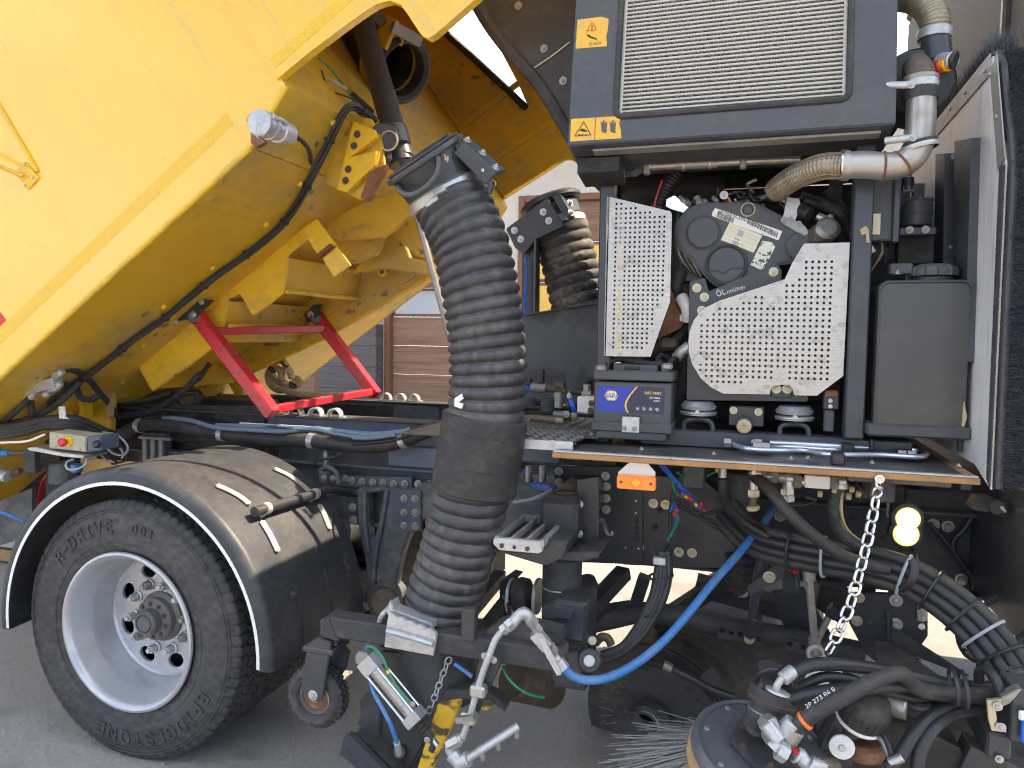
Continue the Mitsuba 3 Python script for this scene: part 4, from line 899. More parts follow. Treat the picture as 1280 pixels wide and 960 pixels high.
def espx(p0, p1, p2, p3, d, h=0): return bev(ES, cs(ES.uvs([p0, p1, p2, p3])), d, h, .004)
obj('box', espx((61, 540), (107, 546), (107, 565), (61, 560), .11), 'beige_box', es)
obj('end_cap', bev(ES, cs(ES.uvs([(107, 546), (125, 545), (125, 563), (108, 566)])), .105, -.004, .006), 'frame_blue', es)
pb = obj('button_collar', lathe([(0, 0), (.021, 0), (.022, .004), (.020, .008), (0, .008)], ES.pt(*ES.uv(86, 552)), ES.n, 24), 'yellow_plastic', es)
obj('button', lathe([(0, .006), (.010, .006), (.010, .02), (.0175, .022), (.0185, .032), (.012, .037), (0, .037)], ES.pt(*ES.uv(84, 552)), ES.n, 24), 'red_plastic', es)
for p in ((71, 546), (100, 549), (70, 558), (100, 561)): obj('screw', cyl(ES.pt(*ES.uv(*p)), ES.pt(*ES.uv(*p), .002), .0045, 10), 'steel_dull', es)
obj('gland', lathe([(0, 0), (.016, 0), (.016, .012), (.010, .02), (0, .02)], at(122, 555, 2.36), (.35, -1, 0), 18), 'plastic_black', es)
obj('shelf', plate(2.37, [(33, 560), (45, 559), (70, 565), (105, 570), (104, 573), (80, 571), (36, 563)], .12, bv=.002), 'galvanised', es)
obj('loop_wire', tp([(108, 570, 2.4), (107, 580, 2.38), (98, 586, 2.36), (84, 586, 2.36), (83, 578, 2.38), (92, 574, 2.4)], .0045, 8), 'grey_wire', es)
rr = thing('hose_reel', 'red hose reel with blue hose behind the mudguard at the left', 'hose reel')
rc = at(62, 640, 2.75)
obj('rim', lathe([(.17, 0), (.185, 0), (.185, .02), (.17, .02), (.17, 0)], rc, (-.55, -1, .1), 40), 'red_plastic', rr)
obj('hose', lathe([(.10, .02), (.15, .025), (.155, .06), (.14, .09), (.10, .1), (.10, .02)], rc + Y1 * .02, (.55, 1, -.1), 40), 'blue_hose', rr)
obj('side', lathe([(0, .01), (.17, .01), (.17, .014), (0, .014)], rc, (.55, 1, -.1), 32), 'cast_brown', rr)
rl = thing('rear_valve_cluster', 'grimy brackets, valves and blue fittings left of the mudguard', 'valve')
obj('plate', bpx(30, 562, 43, 591, 2.40, .03), 'black_dusty', rl)
obj('plate', plate(2.55, [(43, 565), (75, 570), (72, 610), (58, 620), (56, 580), (43, 590)], .02), 'grime_black', rl)
obj('canister', cyl(at(78, 578, 2.52), at(78, 604, 2.52), .055, 20), 'frame_grey', rl)
obj('cap', cyl(at(96, 580, 2.46), at(96, 590, 2.46), .024, 16), 'blue_hose', rl)
obj('fitting', cyl(at(-10, 566, 2.40), at(12, 566, 2.40), .016, 14), 'blue_hose', rl)
obj('fitting', cyl(at(11, 566, 2.40), at(32, 566, 2.42), .011, 12), 'cast_brown', rl)
obj('fitting', cyl(at(-8, 590, 2.42), at(10, 596, 2.42), .026, 12), 'galvanised', rl)
obj('fitting', cyl(at(8, 594, 2.44), at(26, 588, 2.44), .014, 12), 'cast_brown', rl)
obj('blue_line', tp([(-10, 636, 2.4), (14, 645, 2.4), (30, 652, 2.42)], .007, 8), 'blue_hose', rl)
obj('side_plate', plate(2.6, [(-30, 640), (10, 622), (40, 610), (40, 670), (-30, 690)], .02), 'frame_grey', rl)
obj('backing', box(at(20, 600, 3.1), (.9, .05, .6)), 'grime_black', rl)
pl = thing('timber_stack', 'pale stacked boards on the ground behind the rear wheel', 'timber')
for k in range(4):
    c = atz(-20, 700, .05); obj('board', box((c[0] - .3, c[1] + .2, .06 + .10 * k), (2.2, .22, .08), None, .006), 'galvanised' if k % 2 else 'timber', pl)

# ------------------------------------------------------------------ engine module: deck, frame, cooler
dk = thing('engine_deck', 'dark engine deck with plywood edge carrying battery, engine and tank', 'deck')
zd = 1.312; xl, xr = at(690, 562, 2.15)[0], at(1226, 598, 2.15)[0]
obj('plywood_board', box(((xl + xr) / 2, 2.15 + .62, zd - .013), (xr - xl, 1.24, .018), None, .002), 'plywood_edge', dk)
obj('top_sheet', box(((xl + xr) / 2 - .01, 2.17 + .62, zd - .001), (xr - xl - .05, 1.235, .004), None, .001), 'deck_dark', dk)
obj('sheet_trim', box(((xl + xr) / 2, 2.158, zd - .0015), (xr - xl - .01, .020, .005), None, .001), 'galvanised', dk)
for p in ((718, 555), (802, 562), (892, 568), (989, 574), (1010, 573), (1090, 579), (1198, 583)):
    q = atz(*p, zd + .001); bolt(dk, q, (0, 0, 1), r=.0085, mat='zinc')
# tread plate on the left, with raised bars
gx0, gx1 = at(630, 548, 2.20)[0], at(718, 548, 2.20)[0]
tpz = zd + .022
obj('tread_sheet', quad3([(gx0 - .35, 2.19, tpz), (gx1, 2.19, tpz), (gx1 + .05, 2.9, tpz), (gx0 - .35, 2.9, tpz)], .004), 'deck_dark', dk)
stud = []
for j in range(26):
    for i in range(24):
        x, y = gx0 - .16 + i * .0225 + (j % 2) * .011, 2.21 + j * .0255
        if x < gx1 + (y - 2.19) * .07 - .01: stud.append(bar((x - .008, y - .005 * (1 if (i + j) % 2 else -1), tpz + .001), (x + .008, y + .005 * (1 if (i + j) % 2 else -1), tpz + .001), .006, .004, Z1, .001))
obj('tread_stud', join(*stud), 'steel_dull', dk, kind='stuff')
obj('tread_edge', box(((gx0 - .1 + gx1) / 2, 2.185, tpz - .012), (gx1 - gx0 + .1, .006, .03), None, .001), 'galvanised', dk)
bolt(dk, at(690, 554, 2.18), r=.011, mat='zinc')
vb = thing('valve_manifold', 'brownish valves, fittings and grey block on the tread plate left of the battery', 'valve')
VY = 2.55
for a, b, r, m in (((660, 473), (660, 481), .016, 'plastic_black'), ((664, 484), (683, 485), .018, 'steel_dull'), ((676, 462), (676, 478), .014, 'plastic_black'), ((682, 485), (708, 488), .013, 'cast_brown'), ((694, 482), (706, 483), .018, 'cast_brown'), ((698, 490), (698, 510), .017, 'steel_dull'), ((712, 488), (712, 498), .011, 'galvanised'), ((662, 498), (662, 508), .028, 'black_dusty'), ((668, 507), (668, 510), .034, 'black_dusty'), ((684, 498), (684, 515), .026, 'black_dusty'), ((692, 518), (706, 519), .016, 'steel_dull'), ((714, 520), (722, 521), .014, 'insulation'), ((708, 489), (728, 491), .011, 'rubber'), ((734, 490), (734, 480), .015, 'steel_dull'), ((740, 492), (728, 493), .016, 'steel_dull')):
    obj('fitting', cyl(at(*a, VY), at(*b, VY), r, 14), m, vb)
obj('block', bpx(721, 496, 745, 517, VY - .06, .09, .004), 'white_label', vb)
for p in ((739, 504), (738, 513)): obj('plug', cyl(at(*p, VY - .08), at(*p, VY - .05), .010, 12), 'cast_brown', vb)
obj('lever_clamp', plate(VY - .04, [(703, 524), (706, 517), (712, 517), (712, 527), (704, 527)], .02, bv=.003), 'black_paint', vb); bolt(vb, at(708, 518, VY - .045), r=.013)
for k in range(12): obj('spring_turn', lathe([(.012, -.002), (.0155, 0), (.012, .002)], at(664 + k * 2.7, 522 + k * .28, VY - .08), (1, 0, -.08), 14), 'braid', vb)
obj('spring_rod', cyl(at(662, 522, VY - .08), at(704, 526, VY - .08), .010, 12), 'insulation', vb)
for a, m in (((712, 498), 'blue_wire'), ((715, 500), 'blue_wire'), ((708, 500), 'hose_black')): obj('line', tp([(*a, VY), (a[0] + 2, a[1] + 9, VY - .01), (a[0] + 4, a[1] + 15, VY)], .006, 8), m, vb)
obj('hose', tp([(724, 490, 2.58), (732, 478, 2.58), (740, 476, 2.6), (744, 488, 2.6)], .012, 10), 'rubber', vb)
obj('hose', tp([(655, 510, 2.6), (680, 504, 2.62), (700, 512, 2.62), (722, 508, 2.62)], .012, 10), 'hose_black', vb)
obj('blue_end', cyl(at(658, 483.5, VY), at(664, 484, VY), .011, 10), 'blue_wire', vb)
dpz = thing('deck_pipes', 'bright zinc hydraulic pipes lying in black clamps along the deck front', 'pipe')
def dz(px, py, h): return atz(px, py, zd + h)
prin('zinc_blue', (0.66, 0.70, 0.78), 0.28, metal=.75)
pw = [((911, 553), (920, 557), (935, 561), (975, 563), (1005, 563), (1035, 568), (1060, 568.5), (1100, 568.5), (1145, 571), (1154, 570.5), (1158, 567), (1152, 563)), ((962, 553.5), (1000, 555), (1045, 557.5), (1075, 559), (1085, 559.5)), ((962, 557), (1000, 559.5), (1040, 562), (1080, 562.5), (1115, 564), (1130, 566))]
for k, pts in enumerate(pw): obj('pipe', tube([dz(*p, (.020, .030, .020)[k]) for p in pts], .0078, 12, .01), 'zinc_blue', dpz)
for px0, py0 in ((905, 556), (944, 558)):
    q = dz(px0, py0 + 4, 0); obj('fitting', cyl(q, q + Z1 * .035, .014, 14), 'zinc', dpz); obj('nut', hexn(q + Z1 * .003, Z1, .019, .014), 'zinc', dpz)
for a, b in (((905, 553), (914, 553.5)), ((940, 553), (953, 554)), ((953, 552.5), (963, 553.5)), ((941, 558), (962, 559))): obj('nut', hexn(dz(*a, .026), dz(*b, .026) - dz(*a, .026), .015, np.linalg.norm(dz(*b, .026) - dz(*a, .026))), 'steel_dull', dpz)
for px0, py0, h in ((1047, 573, .034), (1059, 563, .042)):
    q = dz(px0, py0, h / 2); obj('clamp', box(q, (.034, .045, h), None, .004), 'plastic_black', dpz)
for px0, py0 in ((1098, 561), (1110, 562.5), (1122, 563), (1127, 567.5), (1139, 568)):
    q = dz(px0, py0, .022); obj('nut', hexn(q - X1 * .01, X1, .0125, .022), 'zinc', dpz)
for px0, py0 in ((1122, 559), (1140, 562)): obj('cap_nut', lathe([(.019, 0), (.017, .012), (.008, .018), (0, .019)], dz(px0, py0 + 3, .018), Z1, 16), 'chrome', dpz)
# engine frame
ef = thing('engine_bay_posts', 'black welded posts and beams around the engine bay', 'support')
obj('post', box((at(757, 330, 2.40)[0], 2.43, 1.80), (.046, .07, .98), None, .004), 'black_satin', ef)
p0, p1 = at(1078, 190, 2.33), at(1072, 549, 2.33)
obj('post', box(((p0[0] + p1[0]) / 2, 2.365, (p0[2] + p1[2]) / 2 + .06), (.052, .07, p0[2] - p1[2] + .12), None, .004), 'black_satin', ef)
obj('top_beam', bpx(770, 183, 1070, 205, 2.50, .08, .004), 'black_dusty', ef)
obj('sill', box((.06, 2.42, zd + .028), (.78, .09, .05), None, .004), 'black_satin', ef)
obj('rear_wall', box((0.02, 3.35, 1.80), (1.12, .02, .98)), 'grime_black', ef)
obj('rear_post', box((-.52, 3.28, 1.80), (.05, .07, .98)), 'grime_black', ef)
obj('side_rail', bar((-.50, 2.45, 2.19), (-.50, 3.3, 2.19), .05, .06), 'grime_black', ef)
obj('ceiling', box((-.06, 2.95, 2.31), (.92, .8, .03)), 'grime_black', ef)
obj('corner_gusset', plate(2.395, [(748, 196), (775, 186), (772, 198), (762, 210), (757, 222)], .02, bv=.002), 'galvanised', ef)
le = obj('lifting_eye', bev(Y(2.40), cs(Y(2.40).uvs([(768, 196), (798, 195), (804, 203), (803, 214), (796, 220), (770, 220)]), [circ(Y(2.40).uv(787, 208), .022, 24, .015)]), .012, b=.002), 'black_satin', ef)
obj('stay_pipe', tp([(805, 209, 2.43), (900, 203, 2.43), (1000, 199, 2.43)], .0125, 12, .2), 'exhaust_steel', ef)
obj('stay_sleeve', tp([(845, 206, 2.428), (897, 203, 2.428)], .0165, 12, .2), 'steel_dull', ef)
for p in ((808, 208), (929, 201)):
    c = obj('pipe_clamp', join(bpx(p[0] - 4, p[1] - 8, p[0] + 4, p[1] + 9, 2.41, .03), bpx(p[0] - 3, p[1] - 16, p[0] + 3, p[1] - 7, 2.415, .01)), 'steel_dull', ef)
    bolt(c, at(p[0], p[1] - 13, 2.412), r=.008, mat='steel_dull')
for p in ((855, 206), (888, 204)): obj('sleeve_bead', cyl(at(p[0] - 2, p[1], 2.428), at(p[0] + 2, p[1], 2.428), .0178, 14), 'zinc_yellow', ef)
# splash plate left of the post
sp = thing('splash_plate', 'spotted black splash plate between the hose and the engine', 'plate')
prin('spotted_black', mikit.proc(lambda p, n, uv: mix((0.060, 0.063, 0.067), (0.030, 0.030, 0.030), smoothstep(.50, .72, fbm(p.x * 13, p.y * 13, p.z * 8, 4))) * 1.0 + (fbm(p.x * 5, p.z * 5, p.y, 3) - .4) * .05), 0.5)
obj('panel', plate(2.78, [(655, 394), (700, 387), (752, 378), (756, 505), (655, 505)], .006), 'spotted_black', sp)
obj('flange', bar(at(655, 394, 2.77), at(752, 378, 2.77), .02, .006, Z1), 'black_satin', sp)

# cooler
CP = Pl(at(915, 168, 2.20), X1, (0, .165, .986))
cl = thing('cooler_box', 'black cooler housing with finned radiator core above the engine', 'cooler')
fl = [CP.uv(709, 182), CP.uv(1120, 155)]
L, Rr = fl[0][0], fl[1][0]; bot = (fl[0][1] + fl[1][1]) / 2
core = CP.uvs([(773, 143), (1057, 120)]); c0x, c1x = core[0][0], core[1][0]; cb = (core[0][1] + core[1][1]) / 2; ct = cb + .56
def rrect(x0, y0, x1, y1, r, n=6):
    out = []
    for cx_, cy_, a0 in ((x1 - r, y1 - r, 0), (x0 + r, y1 - r, 90), (x0 + r, y0 + r, 180), (x1 - r, y0 + r, 270)):
        for t in np.linspace(a0, a0 + 90, n): out.append((cx_ + r * math.cos(math.radians(t)), cy_ + r * math.sin(math.radians(t))))
    return out
op = rrect(c0x - .006, cb - .006, c1x + .006, ct + .006, .022)
out = rrect(L, bot, Rr, ct + .08, .008)
obj('front_panel', bev(CP, cs(out, [op]), .02, 0, .004), 'black_satin', cl)
rim_ = np.array(rrect(c0x - .009, cb - .009, c1x + .009, ct + .009, .024))
obj('rubber_trim', sweep(CP.to(np.c_[rim_, np.zeros(len(rim_)) + .001]), .009, 8, True), 'rubber', cl)
dp_ = .16
for a, b in (((L + .004, bot + .004), (L + .004, ct + .08)), ((Rr - .004, bot + .004), (Rr - .004, ct + .08))):
    A0 = CP.pt(a[0], (a[1] + b[1]) / 2, -.02 - dp_ / 2); obj('side_panel', box(A0, (.006, dp_, b[1] - a[1]), np.stack([CP.a, -CP.n, CP.b], 1)), 'black_satin', cl)
obj('bottom_panel', box(CP.pt((L + Rr) / 2, bot + .004, -.02 - dp_ / 2), (Rr - L - .01, dp_, .006), np.stack([CP.a, -CP.n, CP.b], 1)), 'black_dusty', cl)
obj('top_panel', box(CP.pt((L + Rr) / 2, ct + .08, -.02 - dp_ / 2), (Rr - L, dp_ + .04, .006), np.stack([CP.a, -CP.n, CP.b], 1)), 'black_satin', cl)
obj('back_panel', box(CP.pt((L + Rr) / 2, (bot + ct) / 2, -.02 - dp_), (Rr - L - .02, .006, ct - bot - .01), np.stack([CP.a, -CP.n, CP.b], 1)), 'core_dark', cl)
obj('bottom_flange', bar(CP.pt(L + .07, bot - .004, -.05), CP.pt(Rr - .03, bot - .004, -.05), .04, .008, CP.b), 'steel_dull', cl)
obj('corner_block', box(CP.pt(L + .08, bot - .03, -.14), (.13, .12, .05), np.stack([CP.a, -CP.n, CP.b], 1)), 'grime_black', cl)
for k in range(3): bolt(cl, CP.pt(L + .03 + .035 * k, bot - .012, -.09 - .012 * k), (0, -.6, -.8), r=.011, mat='steel_dull')
obj('core_back', box(CP.pt((c0x + c1x) / 2, (cb + ct) / 2, -.075), (c1x - c0x + .02, .02, ct - cb + .02), np.stack([CP.a, -CP.n, CP.b], 1)), 'core_dark', cl)
pitch = .0128; nrow = int((ct - cb) / pitch)
for k in range(nrow):
    z = cb + .004 + k * pitch
    obj('core_tube', bar(CP.pt(c0x, z, -.030), CP.pt(c1x, z, -.030), .022, .0062, CP.b, .001), 'fins', cl)
vs, fs, kk = [], [], 0
for k in range(nrow - 1):
    z0, z1 = cb + .006 + k * pitch, cb + .002 + (k + 1) * pitch
    n = int((c1x - c0x) / .0052); xs = c0x + np.arange(n) * .0052 + rng.random() * .003; zz = np.where(np.arange(n) % 2, z0, z1)
    a = CP.to(np.c_[xs, zz, np.full(n, -.024)]); b = CP.to(np.c_[xs, zz, np.full(n, -.042)])
    vs += [a, b]; i = np.arange(n - 1); fs += [np.stack([i, i + 1, i + 1 + n], 1) + kk, np.stack([i, i + 1 + n, i + n], 1) + kk]; kk += 2 * n
obj('core_fins', (np.vstack(vs), np.vstack(fs)), 'fins', cl, smooth=False, kind='stuff')
obj('core_rail', bar(CP.pt(c0x + .002, cb, -.02), CP.pt(c0x + .002, ct, -.02), .010, .012, CP.n), 'fins', cl)
obj('core_rail', bar(CP.pt(c1x - .002, cb, -.02), CP.pt(c1x - .002, ct, -.02), .010, .012, CP.n), 'fins', cl)
# warning stickers
def sticker(lab, pts, pl, mat='sticker_amber'):
    k = thing('warning_sticker', lab, 'sticker'); obj('sheet', ext(pl, cs(pl.uvs(pts)), .0008, .0012), mat, k); return k
def tri(k, pl, c, r, ink='ink_black', w=.16):
    u = pl.uv(*c); o = [(u[0] + r * math.cos(a), u[1] + r * math.sin(a)) for a in (math.pi / 2, math.pi * 7 / 6, math.pi * 11 / 6)]
    i = [(u[0] + r * (1 - 2 * w) * math.cos(a), u[1] + r * (1 - 2 * w) * math.sin(a)) for a in (math.pi / 2, math.pi * 7 / 6, math.pi * 11 / 6)]
    obj('symbol', ext(pl, cs(o, [i]), .0006, .0022), ink, k)
s1 = sticker('amber maintenance warning sticker with spanner and 0 min, top left of the cooler', [(722, 25), (752, 21), (761, 24), (760, 36), (758, 46), (759, 58), (719.5, 61)], CP)
tri(s1, CP, (740, 35), .0195, 'ink_red', .10)
obj('symbol', text(CP.off(.0012), '!', 740, 35.5, .018, bold=True, center=True), 'ink_black', s1)
wq = [(733, 43), (737, 44), (739, 46), (745, 48), (747, 51), (744, 49.5), (738, 48), (735, 46)]
obj('symbol', ext(CP, cs(CP.uvs(wq)), .0006, .0022), 'ink_black', s1)
obj('lettering', text(CP.off(.0012), '0 min', 744, 54.5, .0105, center=True, rot=.03), 'ink_black', s1)
s2 = sticker('amber hot surface and gloves warning sticker at the cooler bottom corner', [(714, 149), (777, 145), (774, 154), (776, 163), (777, 173), (712.5, 177)], CP)
tri(s2, CP, (729, 164), .030, 'ink_black', .07)
obj('symbol', ext(CP, cs(CP.uvs([(724, 163), (728, 161), (733, 163), (734, 165), (729, 165)])), .0006, .0022), 'ink_black', s2)
for k in range(3): obj('symbol', ext(CP, cs(CP.uvs([(723 + k * 4, 170), (724 + k * 4, 168), (725.5 + k * 4, 168), (725 + k * 4, 170)])), .0006, .0022), 'ink_black', s2)
obj('divider', ext(CP, cs(CP.uvs([(744.2, 147.5), (744.8, 147.5), (743.6, 175), (743, 175)])), .0006, .0022), 'ink_black', s2)
for gx in (755.5, 766.5):
    g = [(gx - 3.2, 165), (gx - 3.8, 158), (gx - 4.6, 153), (gx - 3.4, 152.5), (gx - 2, 156), (gx - 1.8, 150.5), (gx - .6, 150.5), (gx - .3, 155.5), (gx + .6, 151), (gx + 1.7, 151), (gx + 1.4, 156), (gx + 2.7, 152.8), (gx + 3.6, 153.4), (gx + 3, 160), (gx + 2.6, 167)]
    obj('symbol', ext(CP, cs(CP.uvs(g)), .0006, .0022), 'plastic_grey', s2)
# black plate behind the cooler, towards the hopper
bh = thing('housing_side_plate', 'black bolted plate with rubber lip between cooler and hopper', 'plate')
Bq = Y(2.50)
obj('plate', bev(Bq, cs(Bq.uvs([(596, 2), (640, -60), (760, -60), (760, 200), (745, 222), (716, 172), (700, 140), (668, 92), (630, 50)])), .012, b=.002), 'black_dusty', bh)
obj('fold', tp([(668, 85, 2.496), (690, 70, 2.496), (712, 53, 2.496)], .003, 6), 'zinc_yellow', bh)
obj('rubber_lip', tube(A((590, -5, 2.50), (612, 32, 2.50), (640, 68, 2.50), (665, 95, 2.50), (686, 124, 2.50), (702, 152, 2.50), (716, 176, 2.5), (730, 204, 2.5)), .022, 8), 'rubber', bh)
bolts(bh, [(648, 7), (680, 61), (704, 101)], 2.498, px=5, mat='steel_dull')
obj('lower_corner', plate(2.52, [(712, 178), (772, 190), (760, 215), (748, 226), (742, 214), (726, 196)], .1), 'grime_black', bh)

# ------------------------------------------------------------------ exhaust
ex = thing('exhaust_pipe', 'welded stainless exhaust elbow with braided flex above the engine', 'exhaust pipe')
rE = .0365
path = [(1056, 207, 2.24), (1080, 206, 2.24), (1108, 208, 2.24), (1124, 206, 2.24), (1138, 198, 2.24), (1147, 184, 2.24), (1150, 168, 2.24), (1151, 140, 2.25), (1151, 112, 2.26)]
obj('pipe', tp(path, rE, 28, .012), 'exhaust_steel', ex, smooth=60)
obj('top_elbow', tube(A((1151, 116, 2.26), (1150, 98, 2.27), (1146, 86, 2.34), (1140, 82, 2.46)), .038, 28, .01), 'cast_brown', ex, smooth=60)
def band(c, ax_, r, w, mat, par, name='clamp'):
    return obj(name, lathe([(r - .004, -w / 2), (r, -w / 2), (r + .002, 0), (r, w / 2), (r - .004, w / 2)], c, ax_, 28), mat, par)
for p, d in (((1104.5, 208), (1, 0, 0)), ((1128, 204.5), (.8, 0, .6))): band(at(*p, 2.24), d, rE + .0025, .006, 'rust', ex, 'weld_bead')
band(at(1057, 207, 2.24), (1, 0, 0), rE + .003, .02, 'exhaust_steel', ex, 'collar')
band(at(1150, 182, 2.24), (-.2, 0, 1), rE + .006, .022, 'rubber', ex); band(at(1150, 184, 2.238), (-.2, 0, 1), rE + .008, .012, 'galvanised', ex)
band(at(1151, 118, 2.26), (0, 0, 1), rE + .006, .030, 'rubber', ex); band(at(1151, 106, 2.26), (0, 0, 1), rE + .005, .022, 'galvanised', ex); band(at(1151, 99, 2.26), (0, 0, 1), rE + .006, .012, 'steel_dull', ex)
for a, b in (((1104, 107), (1138, 106)), ((1106, 176), (1140, 172))):
    obj('stay_rod', cyl(at(*a, 2.23), at(*b, 2.21), .010, 12), 'galvanised', ex); bolt(ex, at(b[0] + 1, b[1], 2.198), (.3, -1, 0), r=.010)
obj('flex', corrugated(A((1054, 207, 2.245), (1030, 208, 2.26), (1005, 216, 2.30), (985, 227, 2.36), (970, 238, 2.42)), .0345, .0095, .0035, helix=False, n=28, per=6, ramp=.005), 'braid', ex, smooth=60)
sp_ = spline(A((1054, 207, 2.245), (1030, 208, 2.26), (1005, 216, 2.30), (985, 227, 2.36), (970, 238, 2.42)), .01); tt_ = np.gradient(sp_, axis=0); tt_ /= np.linalg.norm(tt_, axis=1, keepdims=True)
for k in range(14):
    a = k * 2 * math.pi / 14; s1_ = np.cross(tt_, Z1); s1_ /= np.linalg.norm(s1_, axis=1, keepdims=True); s2_ = np.cross(tt_, s1_)
    obj('braid_wire', sweep(sp_ + (s1_ * math.cos(a) + s2_ * math.sin(a)) * .0350, .0011, 5), 'braid', ex)
band(at(1054, 206.5, 2.245), (1, 0, 0), rE + .004, .016, 'chrome', ex, 'band_clamp')
bolt(ex, at(1055, 190, 2.235), r=.008)
obj('flange_plate', plate(2.40, [(955, 236), (972, 226), (978, 236), (968, 248), (956, 240)], .02), 'black_paint', ex)
mf = thing('turbo_housing', 'dusty black round housing behind the exhaust elbow', 'turbo housing')
obj('shell', lathe([(0, 0), (.05, 0), (.085, .012), (.098, .035), (.098, .13), (.08, .15), (0, .15)], at(1150, 100, 2.33), (0, 1, 0), 36), 'black_dusty', mf)
obj('outlet', tube(A((1172, 75, 2.36), (1170, 60, 2.36), (1168, 44, 2.36)), .038, 24), 'black_satin', mf)
obj('upper_flex', corrugated(A((1168, 42, 2.36), (1168, 26, 2.36), (1160, 10, 2.38), (1146, 0, 2.42), (1128, -4, 2.46), (1105, -4, 2.5)), .040, .0085, .004, helix=False, n=28, per=6, ramp=.005), 'braid', mf, smooth=60)
band(at(1168, 43, 2.36), (0, 0, 1), .043, .024, 'galvanised', mf); bolt(mf, at(1184, 40, 2.34), (1, -.3, 0), r=.009)
se = obj('sensor', cyl(at(1174, 77, 2.34), at(1192, 75, 2.30), .022, 20), 'galvanised', mf)
obj('sensor_cap', cyl(at(1190, 75, 2.30), at(1195, 75, 2.295), .0235, 20), 'plastic_black', mf)
obj('sensor_label', cyl(at(1176, 80.5, 2.330), at(1186, 79.5, 2.306), .0195, 20), 'amber_bright', mf)
obj('sensor_label', cyl(at(1175, 82, 2.329), at(1179, 81.7, 2.318), .0200, 20), 'red_plastic', mf)

# ------------------------------------------------------------------ engine
en = thing('engine', 'dark diesel engine with grey timing cover and clutter of wires on top', 'engine')
obj('block', bpx(852, 300, 1062, 505, 2.66, .5, .02), 'grime_black', en)
obj('head', bpx(850, 262, 1050, 310, 2.70, .4, .02), 'grime_black', en)
TC = Y(2.47)
def disc2(c, rpx): u = TC.uv(*c); return circ(u, sz(rpx, 2.47) * .985, 40)
def hull2(*cc): return m3.CrossSection.hull_points(np.vstack(cc)) if hasattr(m3.CrossSection, 'hull_points') else m3.CrossSection.batch_hull([m3.CrossSection([q]) for q in cc])
c1, c2, c3 = (881, 290), (908, 331), (1000, 306)
cov = hull2(disc2(c1, 35), disc2((935, 282), 27)) + hull2(disc2((935, 282), 27), disc2(c3, 20), disc2((960, 300), 30)) + hull2(disc2(c1, 33), disc2(c2, 27), disc2((950, 310), 30)) + hull2(disc2((963, 279), 10), disc2((965, 292), 16))
obj('timing_cover', bev(TC, cov, .07, 0, .010), 'plastic_grey', en)
def ringed(c, r, par, z=0.0):
    u = TC.uv(*c); R_ = sz(r, 2.47) * .985
    obj('cover_boss', lathe([(R_ * 1.12, -.002), (R_ * 1.08, .004), (R_, .005), (R_ * .98, .011), (R_ * .93, .013), (0, .013)], TC.pt(*u), TC.n, 40), 'plastic_grey', par)
ringed((879, 291), 18.5, en); ringed((1000, 308), 15.5, en)
u = TC.uv(908, 331); R_ = sz(24, 2.47)
obj('cover_rim', lathe([(R_, -.002), (R_, .010), (R_ * .92, .014), (R_ * .86, .010), (R_ * .84, .002), (0, .002)], TC.pt(*u), TC.n, 48), 'plastic_grey', en)
obj('inspection_cap', ext(TC, cs([(u[0] + R_ * .80 * math.cos(t), u[1] + R_ * .80 * math.sin(t)) for t in np.linspace(-.25, math.pi + .35, 30)] + [(u[0] - R_ * .35, u[1] - R_ * .28), (u[0] - R_ * .1, u[1] - R_ * .42), (u[0] + R_ * .25, u[1] - R_ * .15)]), .006, .009), 'plastic_grey', en)
obj('inspection_cap', ext(TC, cs([(u[0] + R_ * .80 * math.cos(t), u[1] + R_ * .80 * math.sin(t)) for t in np.linspace(math.pi + .42, 2 * math.pi - .32, 24)] + [(u[0] + R_ * .25, u[1] - R_ * .22), (u[0] - R_ * .1, u[1] - R_ * .49), (u[0] - R_ * .35, u[1] - R_ * .35)]), .006, .008), 'plastic_grey', en)
TS = Y(2.468)
def lab(par, pts, mat, h=.0): return obj('label', ext(TS, cs(TS.uvs(pts)), .0008, h), mat, par)
l1 = lab(en, [(894, 260), (978, 289), (973, 300.5), (890, 270), (890, 266)], 'white_label', .001)
sl_ = math.atan2(-29, 84)
br_ = []
for seg, n in (((896, 268, 917, 276), 22), ((934, 276, 972, 294), 40)):
    for k in range(n):
        t = (k + .5 + .3 * rng.random()) / n; x, y = seg[0] + (seg[2] - seg[0]) * t, seg[1] + (seg[3] - seg[1]) * t
        w = .18 + .22 * rng.random(); br_.append(ext(TS, cs(TS.uvs([(x - w + 1, y - 3.2), (x + w + 1, y - 3.0), (x + w - 1, y + 3.2), (x - w - 1, y + 3)])), .0006, .0016))
obj('barcode', join(*br_), 'ink_black', en, smooth=False, kind='stuff')
obj('lettering', text(TS.off(.001), 'MOTOR 05.10', 897, 266, .0085, rot=-.33, bold=True), 'ink_black', en)
obj('lettering', text(TS.off(.001), '3U', 926, 275, .010, rot=-.33, bold=True), 'ink_black', en)
l2 = lab(en, [(912, 278), (953, 294), (942, 316), (901, 300)], 'cream_label', .001)
for k in range(2):
    for j, (a, w) in enumerate(((1, 12), (14, 7), (23, 15))):
        x, y = 911 - 5.6 * k + a * .93, 282 + 9.6 * k + a * .36
        if j == 1: obj('label', ext(TS, cs(TS.uvs([(x, y), (x + w, y + w * .39), (x + w - 3, y + w * .39 + 7), (x - 3, y + 7)])), .0006, .0016), 'grey_wire', en)
        else:
            for q in range(2): obj('label', ext(TS, cs(TS.uvs([(x + 1 - q * 1.6, y + 1 + q * 3), (x + w - q * 1.6, y + 1 + w * .39 + q * 3), (x + w - .5 - q * 1.6, y + 2.2 + w * .39 + q * 3), (x + .5 - q * 1.6, y + 2.2 + q * 3)])), .0006, .0016), 'galvanised', en)
